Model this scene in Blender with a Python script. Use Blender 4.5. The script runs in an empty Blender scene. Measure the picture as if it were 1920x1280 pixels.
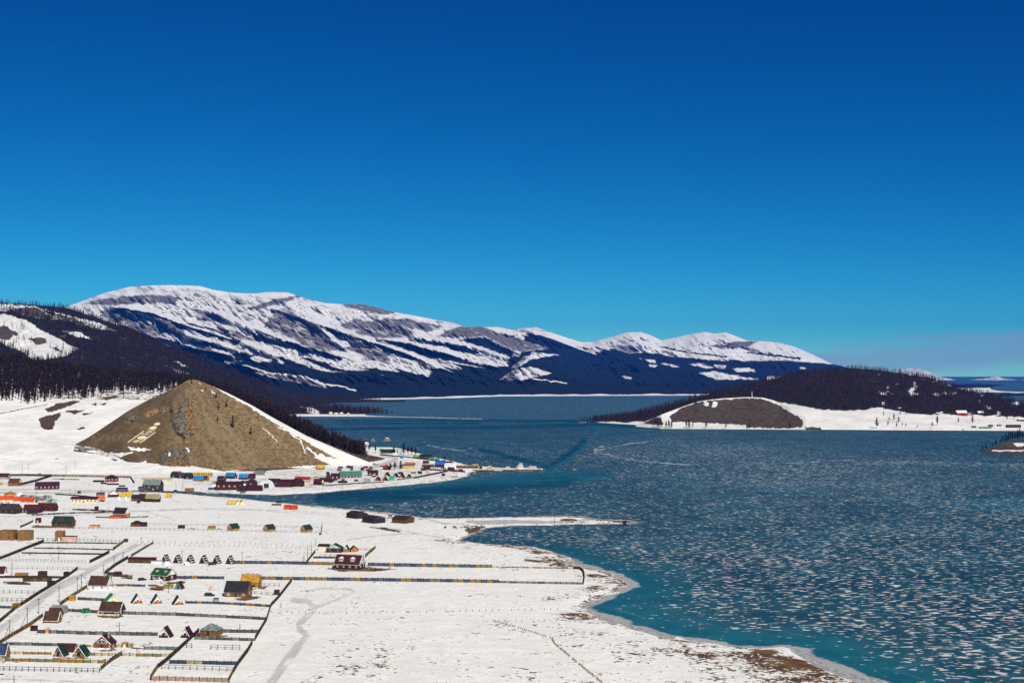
import bpy, math, random
import numpy as np
from mathutils import Vector, Matrix

random.seed(7)
RNG = np.random.default_rng(11)
S = bpy.context.scene
COL = S.collection

# ------------------------------------------------------------------ camera
CAM_H = 110.0          # metres above the ice
FPX = 2600.0           # focal length in pixels of a 1920 px wide frame
PITCH = math.atan(60.0 / FPX)
cam_d = bpy.data.cameras.new('camera')
cam_d.sensor_width = 36.0
cam_d.lens = FPX / 1920.0 * 36.0
cam_d.clip_start = 1.0
cam_d.clip_end = 90000.0
cam = bpy.data.objects.new('camera', cam_d)
cam.location = (0, 0, CAM_H)
cam.rotation_euler = (math.pi / 2 + PITCH, 0, 0)
COL.objects.link(cam)
S.camera = cam

# ------------------------------------------------------------------ sky, sun, exposure
SUN_AZ = math.radians(25)      # to the right of straight behind the camera
SUN_EL = math.radians(42)
SUN_DIR = Vector((math.sin(SUN_AZ) * math.cos(SUN_EL), -math.cos(SUN_AZ) * math.cos(SUN_EL), math.sin(SUN_EL)))
world = bpy.data.worlds.new('World')
S.world = world
world.use_nodes = True
nt = world.node_tree
nt.nodes.clear()
w_out = nt.nodes.new('ShaderNodeOutputWorld')
w_bg = nt.nodes.new('ShaderNodeBackground')
w_bg.inputs['Strength'].default_value = 0.1
sky = nt.nodes.new('ShaderNodeTexSky')
sky.sky_type = 'NISHITA'
sky.sun_disc = False
sky.sun_elevation = SUN_EL
sky.sun_rotation = math.atan2(SUN_DIR.x, SUN_DIR.y)
sky.altitude = 1700
sky.air_density = 0.65
sky.dust_density = 0.1
sky.ozone_density = 4.0
# deep mountain-air blue: the same grade over the whole dome
w_sep = nt.nodes.new('ShaderNodeSeparateColor'); w_hs = nt.nodes.new('ShaderNodeCombineColor')
nt.links.new(sky.outputs[0], w_sep.inputs[0])
for ch, (pw, k) in enumerate(((3.15, 0.0072), (1.75, 0.193), (1.21, 0.502))):
    q1 = nt.nodes.new('ShaderNodeMath'); q1.operation = 'POWER'; q1.inputs[1].default_value = pw
    q2 = nt.nodes.new('ShaderNodeMath'); q2.operation = 'MULTIPLY'; q2.inputs[1].default_value = k
    nt.links.new(w_sep.outputs[ch], q1.inputs[0]); nt.links.new(q1.outputs[0], q2.inputs[0]); nt.links.new(q2.outputs[0], w_hs.inputs[ch])
# faint cloud bank low over the horizon, the same kind of sky all the way round
tc = nt.nodes.new('ShaderNodeTexCoord')
mp = nt.nodes.new('ShaderNodeMapping')
mp.inputs['Scale'].default_value = (2.6, 2.6, 26.0)
mp.inputs['Location'].default_value = (-5.7372, 2.9057, -0.9926)
nt.links.new(tc.outputs['Generated'], mp.inputs['Vector'])
cn = nt.nodes.new('ShaderNodeTexNoise')
cn.inputs['Scale'].default_value = 1.0
cn.inputs['Detail'].default_value = 5.0
cn.inputs['Roughness'].default_value = 0.55
nt.links.new(mp.outputs[0], cn.inputs['Vector'])
cr = nt.nodes.new('ShaderNodeMapRange')
cr.interpolation_type = 'SMOOTHSTEP'
cr.inputs['From Min'].default_value = 0.49
cr.inputs['From Max'].default_value = 0.62
nt.links.new(cn.outputs[0], cr.inputs['Value'])
sx = nt.nodes.new('ShaderNodeSeparateXYZ')
nt.links.new(tc.outputs['Generated'], sx.inputs[0])
ce = nt.nodes.new('ShaderNodeMapRange')
ce.interpolation_type = 'SMOOTHSTEP'
ce.inputs['From Min'].default_value = 0.034
ce.inputs['From Max'].default_value = 0.022
nt.links.new(sx.outputs['Z'], ce.inputs['Value'])
cm = nt.nodes.new('ShaderNodeMath'); cm.operation = 'MULTIPLY'
nt.links.new(cr.outputs[0], cm.inputs[0]); nt.links.new(ce.outputs[0], cm.inputs[1])
cm2 = nt.nodes.new('ShaderNodeMath'); cm2.operation = 'MULTIPLY'
cm2.inputs[1].default_value = 0.7
nt.links.new(cm.outputs[0], cm2.inputs[0])
cmix = nt.nodes.new('ShaderNodeMix'); cmix.data_type = 'RGBA'
cmix.inputs[7].default_value = (3.1, 4.7, 6.0, 1)
nt.links.new(cm2.outputs[0], cmix.inputs[0])
nt.links.new(w_hs.outputs[0], cmix.inputs[6])
nt.links.new(cmix.outputs[2], w_bg.inputs['Color'])
nt.links.new(w_bg.outputs[0], w_out.inputs['Surface'])

sun_d = bpy.data.lights.new('sun', 'SUN')
sun_d.energy = 5.0
sun_d.angle = math.radians(0.53)
sun_d.color = (1.0, 0.945, 0.81)
sun = bpy.data.objects.new('sun', sun_d)
sun.rotation_euler = (-SUN_DIR).to_track_quat('-Z', 'Y').to_euler()
sun.location = (300, -300, 600)
COL.objects.link(sun)

S.view_settings.view_transform = 'Standard'
S.view_settings.look = 'None'
S.view_settings.gamma = 1.0
S.view_settings.use_curve_mapping = False
S.view_settings.exposure = 0.0
S.cycles.use_denoising = False
S.cycles.max_bounces = 5
S.cycles.diffuse_bounces = 2
S.cycles.glossy_bounces = 2
S.cycles.volume_bounces = 0
S.cycles.caustics_reflective = False
S.cycles.caustics_refractive = False

# ------------------------------------------------------------------ photograph pixel <-> place
CP, SP = math.cos(PITCH), math.sin(PITCH)
def ray(px, py):
    u = (np.asarray(px, float) - 960) / FPX
    v = (640 - np.asarray(py, float)) / FPX
    return u, CP - v * SP, SP + v * CP
def G(px, py, z=1.0):
    """point where the line of sight through (px, py) meets height z"""
    dx, dy, dz = ray(px, py)
    t = (z - CAM_H) / dz
    return float(dx * t), float(dy * t)
def P(px, py, y):
    """point on the line of sight at ground distance y (arrays allowed)"""
    dx, dy, dz = ray(px, py)
    t = np.asarray(y, float) / dy
    return dx * t, dy * t, CAM_H + dz * t
def proj(x, y, z):
    dep = y * CP + (z - CAM_H) * SP
    return 960 + FPX * x / dep, 640 - FPX * ((z - CAM_H) * CP - y * SP) / dep
def mpp(py, z=1.0):
    """metres per photo pixel at a ground point seen at row py"""
    return G(960, py, z)[1] / FPX

# ------------------------------------------------------------------ numpy helpers
def _hash(ix, iy, seed):
    h = (ix.astype(np.int64) * 374761393 + iy.astype(np.int64) * 668265263 + seed * 1442695041) & 0x7fffffff
    h = ((h ^ (h >> 13)) * 1274126177) & 0x7fffffff
    return ((h ^ (h >> 16)) & 0xffff) / 65535.0
def vnoise(x, y, seed=0):
    x = np.asarray(x, float); y = np.asarray(y, float)
    ix = np.floor(x); iy = np.floor(y)
    fx = x - ix; fy = y - iy
    fx = fx * fx * (3 - 2 * fx); fy = fy * fy * (3 - 2 * fy)
    a = _hash(ix, iy, seed); b = _hash(ix + 1, iy, seed)
    c = _hash(ix, iy + 1, seed); d = _hash(ix + 1, iy + 1, seed)
    return (a * (1 - fx) + b * fx) * (1 - fy) + (c * (1 - fx) + d * fx) * fy
def fbm(x, y, oct=4, seed=0, gain=0.5):
    s = 0; a = 1; n = 0
    for i in range(oct):
        s = s + a * vnoise(x * 2 ** i, y * 2 ** i, seed + i * 17); n += a; a *= gain
    return s / n
def ridged(x, y, oct=4, seed=0, gain=0.5):
    s = 0; a = 1; n = 0
    for i in range(oct):
        s = s + a * (1 - np.abs(2 * vnoise(x * 2 ** i, y * 2 ** i, seed + i * 13) - 1)); n += a; a *= gain
    return s / n
def sstep(a, b, x):
    t = np.clip((x - a) / (b - a), 0, 1)
    return t * t * (3 - 2 * t)
def interp(px, pts):
    xs = [p[0] for p in pts]; ys = [p[1] for p in pts]
    return np.interp(px, xs, ys)
def seg_dist(x, y, pts, closed=False, sx=1.0, sy=1.0):
    d2 = np.full(np.shape(x), 1e18)
    n = len(pts)
    for i in range(n if closed else n - 1):
        ax, ay = pts[i]; bx, by = pts[(i + 1) % n]
        ux, uy = (bx - ax) * sx, (by - ay) * sy
        qx, qy = (x - ax) * sx, (y - ay) * sy
        L = ux * ux + uy * uy + 1e-12
        t = np.clip((qx * ux + qy * uy) / L, 0, 1)
        d2 = np.minimum(d2, (qx - t * ux) ** 2 + (qy - t * uy) ** 2)
    return np.sqrt(d2)
def inside(x, y, pts):
    r = np.zeros(np.shape(x), bool)
    n = len(pts)
    for i in range(n):
        x1, y1 = pts[i]; x2, y2 = pts[(i + 1) % n]
        if y1 == y2: continue
        c = (y1 > y) != (y2 > y)
        r ^= c & (x < (x2 - x1) * (y - y1) / (y2 - y1) + x1)
    return r
def sdist(x, y, pts, sx=1.0, sy=1.0):
    """signed distance, positive inside"""
    d = seg_dist(x, y, pts, True, sx, sy)
    return np.where(inside(x, y, pts), d, -d)
def polymask(x, y, polys, soft=2.0):
    m = np.zeros(np.shape(x))
    for p in polys:
        xs = [q[0] for q in p]; ys = [q[1] for q in p]
        sel = (x > min(xs) - 8) & (x < max(xs) + 8) & (y > min(ys) - 8) & (y < max(ys) + 8)
        if sel.any():
            m[sel] = np.maximum(m[sel], sstep(-soft, soft, sdist(x[sel], y[sel], p)))
    return m
def linemask(x, y, lines):
    m = np.zeros(np.shape(x))
    for w, pts in lines:
        xs = [q[0] for q in pts]; ys = [q[1] for q in pts]
        sel = (x > min(xs) - 3 * w - 4) & (x < max(xs) + 3 * w + 4) & (y > min(ys) - 3 * w - 4) & (y < max(ys) + 3 * w + 4)
        if sel.any():
            m[sel] = np.maximum(m[sel], sstep(w, w * 0.4, seg_dist(x[sel], y[sel], pts)))
    return m

# ------------------------------------------------------------------ materials
MATS = {}
class NT:
    """small helper for shader node trees"""
    def __init__(self, m):
        self.t = m.node_tree
    def n(self, typ, **kw):
        nd = self.t.nodes.new(typ)
        for k, v in kw.items(): setattr(nd, k, v)
        return nd
    def link(self, a, b): self.t.links.new(a, b)
    def val(self, inp, v):
        if hasattr(v, 'is_output') or isinstance(v, bpy.types.NodeSocket): self.link(v, inp)
        else: inp.default_value = v
    def math(self, op, a, b=0.0, c=0.0, clamp=False):
        nd = self.n('ShaderNodeMath', operation=op, use_clamp=clamp)
        self.val(nd.inputs[0], a); self.val(nd.inputs[1], b); self.val(nd.inputs[2], c)
        return nd.outputs[0]
    def ramp(self, v, a, b, lo=0.0, hi=1.0):
        nd = self.n('ShaderNodeMapRange', interpolation_type='SMOOTHSTEP')
        self.val(nd.inputs['Value'], v)
        nd.inputs['From Min'].default_value = a; nd.inputs['From Max'].default_value = b
        nd.inputs['To Min'].default_value = lo; nd.inputs['To Max'].default_value = hi
        return nd.outputs[0]
    def mix(self, f, a, b):
        nd = self.n('ShaderNodeMix', data_type='RGBA')
        self.val(nd.inputs[0], f); self.val(nd.inputs[6], a); self.val(nd.inputs[7], b)
        return nd.outputs[2]
    def noise(self, scale, detail=3.0, rough=0.55, vec=None, stretch=None, dist=0.0):
        nd = self.n('ShaderNodeTexNoise')
        nd.inputs['Scale'].default_value = scale
        nd.inputs['Detail'].default_value = detail
        nd.inputs['Roughness'].default_value = rough
        nd.inputs['Distortion'].default_value = dist
        if vec is None:
            vec = self.obj()
        if stretch:
            mpn = self.n('ShaderNodeMapping')
            mpn.inputs['Scale'].default_value = stretch
            self.link(vec, mpn.inputs['Vector']); vec = mpn.outputs[0]
        self.link(vec, nd.inputs['Vector'])
        return nd.outputs[0]
    def obj(self):
        if not hasattr(self, '_tc'):
            self._tc = self.n('ShaderNodeTexCoord')
        return self._tc.outputs['Object']
    def attr(self, name):
        nd = self.n('ShaderNodeAttribute', attribute_name=name)
        return nd
    def bump(self, h, dist, strength=1.0):
        nd = self.n('ShaderNodeBump')
        nd.inputs['Distance'].default_value = dist
        nd.inputs['Strength'].default_value = strength
        self.link(h, nd.inputs['Height'])
        return nd.outputs[0]
    def out(self, col, rough=0.8, normal=None, spec=0.3, metal=0.0):
        b = self.n('ShaderNodeBsdfPrincipled')
        self.val(b.inputs['Base Color'], col); self.val(b.inputs['Roughness'], rough)
        self.val(b.inputs['Specular IOR Level'], spec); b.inputs['Metallic'].default_value = metal
        if normal is not None: self.link(normal, b.inputs['Normal'])
        o = self.n('ShaderNodeOutputMaterial')
        self.link(b.outputs[0], o.inputs['Surface'])
        return b
def new_mat(name):
    m = bpy.data.materials.new(name); m.use_nodes = True
    m.node_tree.nodes.clear()
    MATS[name] = m
    return m, NT(m)
def paint(col, rough=0.75, var=0.38, scale=0.8, spec=0.3, grain=None):
    """painted or wooden surface with uneven, weathered colour"""
    key = 'paint_%.3f_%.3f_%.3f_%.2f' % (*col[:3], rough)
    if key in MATS: return MATS[key]
    m, t = new_mat(key)
    n1 = t.noise(scale, 4, 0.6, stretch=grain)
    f = t.ramp(n1, 0.3, 0.7)
    a = tuple(min(1, c * (1 + var)) for c in col[:3]) + (1,)
    b = tuple(c * (1 - var) for c in col[:3]) + (1,)
    t.out(t.mix(f, b, a), rough, spec=spec)
    return m

# ------------------------------------------------------------------ scene helpers
def link(o):
    COL.objects.link(o); return o
def tag(o, label=None, cat=None, group=None, kind=None):
    if label: o['label'] = label
    if cat: o['category'] = cat
    if group: o['group'] = group
    if kind: o['kind'] = kind
    return o
def mesh_np(name, verts, quads=None, tris=None):
    me = bpy.data.meshes.new(name)
    verts = np.asarray(verts, np.float32)
    nq = 0 if quads is None else len(quads); ntr = 0 if tris is None else len(tris)
    me.vertices.add(len(verts)); me.vertices.foreach_set('co', verts.ravel())
    loops = []; starts = []; pos = 0
    if nq:
        loops.append(np.asarray(quads, np.int32).ravel()); starts.append(np.arange(nq) * 4); pos = nq * 4
    if ntr:
        loops.append(np.asarray(tris, np.int32).ravel()); starts.append(pos + np.arange(ntr) * 3)
    loops = np.concatenate(loops); starts = np.concatenate(starts).astype(np.int32)
    me.loops.add(len(loops)); me.loops.foreach_set('vertex_index', loops)
    me.polygons.add(len(starts)); me.polygons.foreach_set('loop_start', starts)
    me.update(calc_edges=True)
    return me
def grid_quads(nr, nc, keep=None):
    i = np.arange(nr - 1)[:, None] * nc + np.arange(nc - 1)[None, :]
    q = np.stack([i, i + 1, i + nc + 1, i + nc], -1).reshape(-1, 4)
    if keep is not None:
        q = q[keep.ravel()[q].any(1)]
    return q
def set_attr(me, name, arr):
    a = me.attributes.new(name, 'FLOAT', 'POINT')
    a.data.foreach_set('value', np.asarray(arr, np.float32).ravel())
def smooth(me):
    me.polygons.foreach_set('use_smooth', np.ones(len(me.polygons), bool))

# ================================================================== SETTING
# ------------------------------------------------------------------ shore outline (photo pixels -> ground)
SHORE_PX = [(-260, 1420), (1760, 1420), (1700, 1290), (1640, 1272), (1590, 1258), (1560, 1248), (1525, 1232), (1505, 1216), (1470, 1210), (1430, 1212),
    (1380, 1209), (1320, 1200), (1250, 1189), (1190, 1172), (1150, 1157), (1112, 1146), (1101, 1137), (1135, 1122), (1178, 1106),
    (1188, 1095), (1172, 1083), (1140, 1070), (1100, 1060), (1080, 1050), (1060, 1040), (1030, 1030), (1000, 1024), (960, 1021),
    (905, 1018), (866, 1013), (880, 1004), (903, 997), (918, 990), (960, 986), (1040, 984), (1100, 983), (1190, 981.5), (1202, 979), (1185, 975),
    (1120, 972), (1095, 967), (1040, 966), (960, 968), (900, 970), (840, 971), (800, 970), (770, 966), (740, 962), (690, 956), (640, 952),
    (600, 948), (560, 945), (520, 941), (490, 938), (460, 934), (420, 931), (380, 928), (340, 924), (310, 921), (330, 920.5),
    (400, 924), (460, 927), (520, 928), (590, 925), (640, 920), (700, 915), (760, 910), (800, 906), (850, 900), (878, 893), (886, 885),
    (900, 882.5), (1000, 882.5), (1012, 881.5), (1012, 879), (950, 877), (880, 872), (850, 864), (800, 853), (760, 842), (735, 836), (705, 832), (680, 826), (640, 812), (600, 800),
    (540, 790), (-260, 790)]
SHORE = [G(x, y, 0.0) for x, y in SHORE_PX]
SPIT_POND = [G(x, y, 0.5) for x, y in [(868, 975), (960, 974), (1045, 976), (1085, 977), (1050, 981), (960, 982), (900, 984), (872, 980)]]

def fine(v, lo, hi): return sstep(lo, hi, v)

# ---- snow plain -----------------------------------------------------------
def build_plain():
    pxs = np.linspace(-260, 1800, 640)
    ys = [380.0]
    while ys[-1] < 2050: ys.append(ys[-1] * 1.0036)
    ys = np.array(ys)
    PX, Y = np.meshgrid(pxs, ys)
    X = (PX - 960) / FPX * Y
    warp = (fbm(X / 14, Y / 14, 3, 5) - 0.5)
    sd = sdist(X, Y, SHORE) + warp * 5.0
    Z = np.where(sd > 0, 1.0 * sstep(0, 14, sd) - 0.02, np.clip(sd * 0.1, -3, 0) - 0.05)
    Z += sstep(10, 60, sd) * ((fbm(X / 60, Y / 60, 3, 2) - 0.5) * 0.5 + (fbm(X / 9, Y / 9, 2, 3) - 0.5) * 0.12)
    pond = sdist(X, Y, SPIT_POND)
    Z = np.where(pond > 0, np.minimum(Z, 0.55), Z)
    keep = sd > -14
    ppx, ppy = proj(X, Y, Z)
    # bare grass: a belt just behind the beach, patches by houses, sparse flecks in the open
    grass = 0.125 + 0.14 * sstep(0.40, 0.7, fbm(X / 28, Y / 28, 4, 8)) + 0 * X
    grass += 0.10 * sstep(1150, 1260, ppy) * sstep(500, 700, ppx)
    shore_belt = sstep(4, 9, sd) * sstep(34, 12, sd)
    grass += 0.44 * shore_belt * sstep(0.35, 0.6, fbm(X / 25, Y / 25, 2, 9)) * (0.55 + 0.45 * sstep(1000, 1030, ppy))
    grass += 0.22 * sstep(70, 20, sd) * sstep(6, 14, sd) * sstep(1150, 1230, ppy)
    grass = np.maximum(grass, 0.60 * sstep(2.0, 4.0, sd) * sstep(10, 6, sd) * sstep(1012, 1018, ppy) * sstep(1150, 1120, ppy) * sstep(860, 900, ppx))
    patches = [[(1128, 1078), (1150, 1076), (1172, 1090), (1182, 1098), (1170, 1108), (1140, 1114), (1110, 1122), (1095, 1122), (1140, 1105), (1150, 1092)],
               [(1062, 1140), (1085, 1128), (1108, 1131), (1100, 1142), (1120, 1152), (1085, 1150)],
               [(1290, 1208), (1370, 1206), (1432, 1216), (1470, 1214), (1478, 1226), (1440, 1224), (1380, 1216), (1320, 1214)],
               [(1400, 1248), (1470, 1244), (1550, 1262), (1580, 1276), (1540, 1276), (1480, 1262)],
               [(608, 1065), (690, 1062), (745, 1066), (705, 1071), (640, 1071)],
               [(435, 1122), (470, 1116), (492, 1118), (478, 1124), (450, 1126)],
               [(480, 1096), (505, 1098), (495, 1104), (470, 1105)],
               [(330, 1089), (350, 1088), (345, 1093), (320, 1094), (290, 1092)],
               [(180, 1154), (215, 1151), (234, 1154), (222, 1159), (190, 1158)],
               [(180, 1216), (215, 1214), (222, 1219), (190, 1221)],
               [(60, 984), (140, 985), (140, 990), (60, 989)], [(980, 1046), (1035, 1052), (1030, 1056), (985, 1052)],
               [(225, 1075), (250, 1078), (248, 1085), (228, 1084)], [(280, 1100), (310, 1098), (308, 1107), (282, 1106)],
               [(95, 1232), (165, 1231), (165, 1234), (100, 1235)], [(870, 992), (910, 985), (905, 999), (880, 1003)],
               [(545, 925), (600, 926), (560, 930)], [(690, 986), (745, 992), (755, 999), (700, 990)], [(355, 1189), (430, 1190), (420, 1194), (360, 1194)]]
    grass = np.maximum(grass, 0.47 * polymask(ppx, ppy, patches[:4], 4.0) * (0.75 + 0.5 * fbm(X / 12, Y / 12, 2, 12)))
    grass = np.maximum(grass, 0.85 * polymask(ppx, ppy, patches[4:], 2.0))
    town = polymask(ppx, ppy, [[(300, 905), (420, 884), (520, 878), (600, 876), (690, 868), (760, 858), (880, 880), (800, 902), (600, 920), (480, 922)]], 6)
    grass = np.maximum(grass, 0.37 * town)
    grass = np.maximum(grass, 0.62 * linemask(ppx, ppy, [(2.2, [(960, 968.5), (1040, 967.5), (1090, 969), (1120, 973.5), (1192, 977.5)]), (3.0, [(1150, 978), (1196, 979)])]))
    grass = np.maximum(grass, 0.5 * linemask(ppx, ppy, [(3.5, [(560, 946), (640, 953), (740, 963), (800, 971)]), (3, [(310, 922), (460, 929), (590, 926), (700, 916), (850, 901)])]))
    # driven tracks and dirty ice
    tracks = linemask(ppx, ppy, [
        (11, [(-80, 1240), (20, 1165), (100, 1105), (140, 1085)]), (7, [(140, 1085), (200, 1052), (255, 1022)]), (2.2, [(255, 1022), (300, 1018)]),
        (4.0, [(140, 1065), (165, 1066), (190, 1056)]),
        (13, [(500, 1290), (520, 1262), (540, 1235), (560, 1210)]), (9, [(560, 1210), (575, 1190), (562, 1180), (560, 1170), (580, 1152), (592, 1138)]),
        (8, [(592, 1138), (580, 1128), (548, 1124)]), (3, [(592, 1138), (620, 1128), (655, 1115), (665, 1107), (650, 1103), (600, 1103)]),
        (2.4, [(580, 1130), (572, 1118), (580, 1107), (600, 1103)]),
        (2.5, [(0, 1008), (60, 1018), (82, 1018)]), (1.6, [(270, 958), (320, 972), (330, 975), (300, 976)]),
        (1.3, [(300, 955), (420, 952), (560, 958), (620, 962)]), (1.2, [(330, 955), (480, 956), (620, 966)]),
        (3, [(770, 966), (800, 972), (830, 981), (870, 982)]), (2.2, [(650, 1012), (720, 1002), (780, 1000), (850, 1010)]),
        (2, [(700, 985), (760, 995), (790, 1000)]), (1.6, [(0, 968), (130, 966), (250, 958), (330, 956)]),
        (2.4, [(0, 1272), (120, 1276), (240, 1280)]), (2.2, [(0, 1290), (160, 1285), (240, 1280)]),
        (3.5, [(580, 897), (640, 890), (680, 882), (720, 870), (745, 860), (735, 856), (715, 852)]), (3.0, [(440, 906), (580, 897)]),
        (3.5, [(310, 922), (200, 921), (100, 924), (0, 923), (-80, 923)]), (2.5, [(0, 905), (40, 910), (90, 906)]), (2.0, [(0, 917), (120, 918), (230, 920)])])
    tracks = tracks * (0.25 + 0.75 * fbm(X / 2.5, Y / 22, 3, 21))
    tracks = np.maximum(tracks, 0.9 * linemask(ppx, ppy, [(4.2, [(560, 899), (600, 895), (640, 890), (680, 882), (720, 870), (745, 860), (735, 856), (715, 852)])]))
    tracks = np.maximum(tracks, 0.85 * sstep(0, 3, pond))
    rim = sstep(5.5, 1.2, sd + (fbm(X / 7, Y / 7, 3, 22) - 0.5) * 5) * sstep(-6, 1.5, sd)            # grey sand and rotten ice along the waterline
    rim = np.maximum(rim, 0.9 * linemask(ppx, ppy, [(16, [(1112, 1140), (1150, 1160)]), (10, [(1120, 1141), (1180, 1170), (1260, 1192)]),
                     (12, [(1490, 1214), (1530, 1240), (1600, 1268), (1680, 1295)]), (9, [(868, 1012), (910, 1000)]), (6, [(1160, 1080), (1195, 1095), (1170, 1112)])]))
    rim = np.maximum(rim, sstep(0, 3, pond) * 0.75)
    me = mesh_np('snow_plain', np.stack([X, Y, Z], -1).reshape(-1, 3), grid_quads(len(ys), len(pxs), keep))
    for k, v in (('grass', grass), ('track', tracks), ('rim', rim)): set_attr(me, k, np.clip(v, 0, 1))
    smooth(me)
    m, t = new_mat('snow_ground')
    n_fine = t.noise(0.55, 4, 0.62)
    n_mid = t.noise(0.09, 4, 0.6)
    n_big = t.noise(0.018, 3, 0.5)
    n_micro = t.noise(2.2, 2, 0.6)
    snow = t.mix(t.ramp(n_mid, 0.35, 0.68), (0.78, 0.78, 0.76, 1), (0.91, 0.905, 0.88, 1))
    snow = t.mix(t.math('MULTIPLY', t.ramp(n_big, 0.45, 0.7), 0.45), snow, (0.80, 0.75, 0.68, 1))
    thaw = t.ramp(t.math('ADD', t.math('MULTIPLY', n_fine, 0.6), t.math('MULTIPLY', n_mid, 0.4)), 0.50, 0.66)
    snow = t.mix(t.math('MULTIPLY', thaw, 0.36), snow, (0.52, 0.49, 0.45, 1))
    a = t.attr('grass').outputs['Fac']
    gsum = t.math('ADD', t.math('MULTIPLY', n_fine, 0.62), t.math('MULTIPLY', n_mid, 0.38))
    gsum = t.math('ADD', gsum, t.math('MULTIPLY', t.math('SUBTRACT', a, 0.5), 0.36))
    gm = t.ramp(gsum, 0.485, 0.525)
    gcol = t.mix(n_micro, (0.060, 0.036, 0.010, 1), (0.24, 0.165, 0.050, 1))
    gcol = t.mix(t.ramp(n_mid, 0.4, 0.6), gcol, (0.10, 0.045, 0.022, 1))
    col = t.mix(gm, snow, gcol)
    rim_a = t.attr('rim').outputs['Fac']
    rm = t.ramp(t.math('ADD', rim_a, t.math('MULTIPLY', t.math('SUBTRACT', n_mid, 0.5), 0.9)), 0.25, 0.6)
    rimcol = t.mix(t.ramp(n_fine, 0.4, 0.65), (0.22, 0.22, 0.225, 1), (0.54, 0.53, 0.52, 1))
    col = t.mix(rm, col, rimcol)
    tr = t.attr('track').outputs['Fac']
    tm = t.ramp(t.math('ADD', tr, t.math('MULTIPLY', t.math('SUBTRACT', n_fine, 0.5), 1.3)), 0.2, 0.75)
    col = t.mix(t.math('MULTIPLY', tm, 0.85), col, t.mix(t.ramp(n_fine, 0.3, 0.7), (0.30, 0.30, 0.31, 1), (0.62, 0.61, 0.60, 1)))
    h = t.math('ADD', t.math('MULTIPLY', n_mid, 1.0), t.math('MULTIPLY', n_fine, 0.35))
    t.out(col, 0.85, t.bump(h, 0.9, 0.8), spec=0.2)
    me.materials.append(m)
    o = link(bpy.data.objects.new('ground', me)); tag(o, kind='structure')
    o['label'] = 'snow covered plain with bare grass flecks running down to the lake shore'
    return (X, Y, Z)
build_plain()

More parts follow.
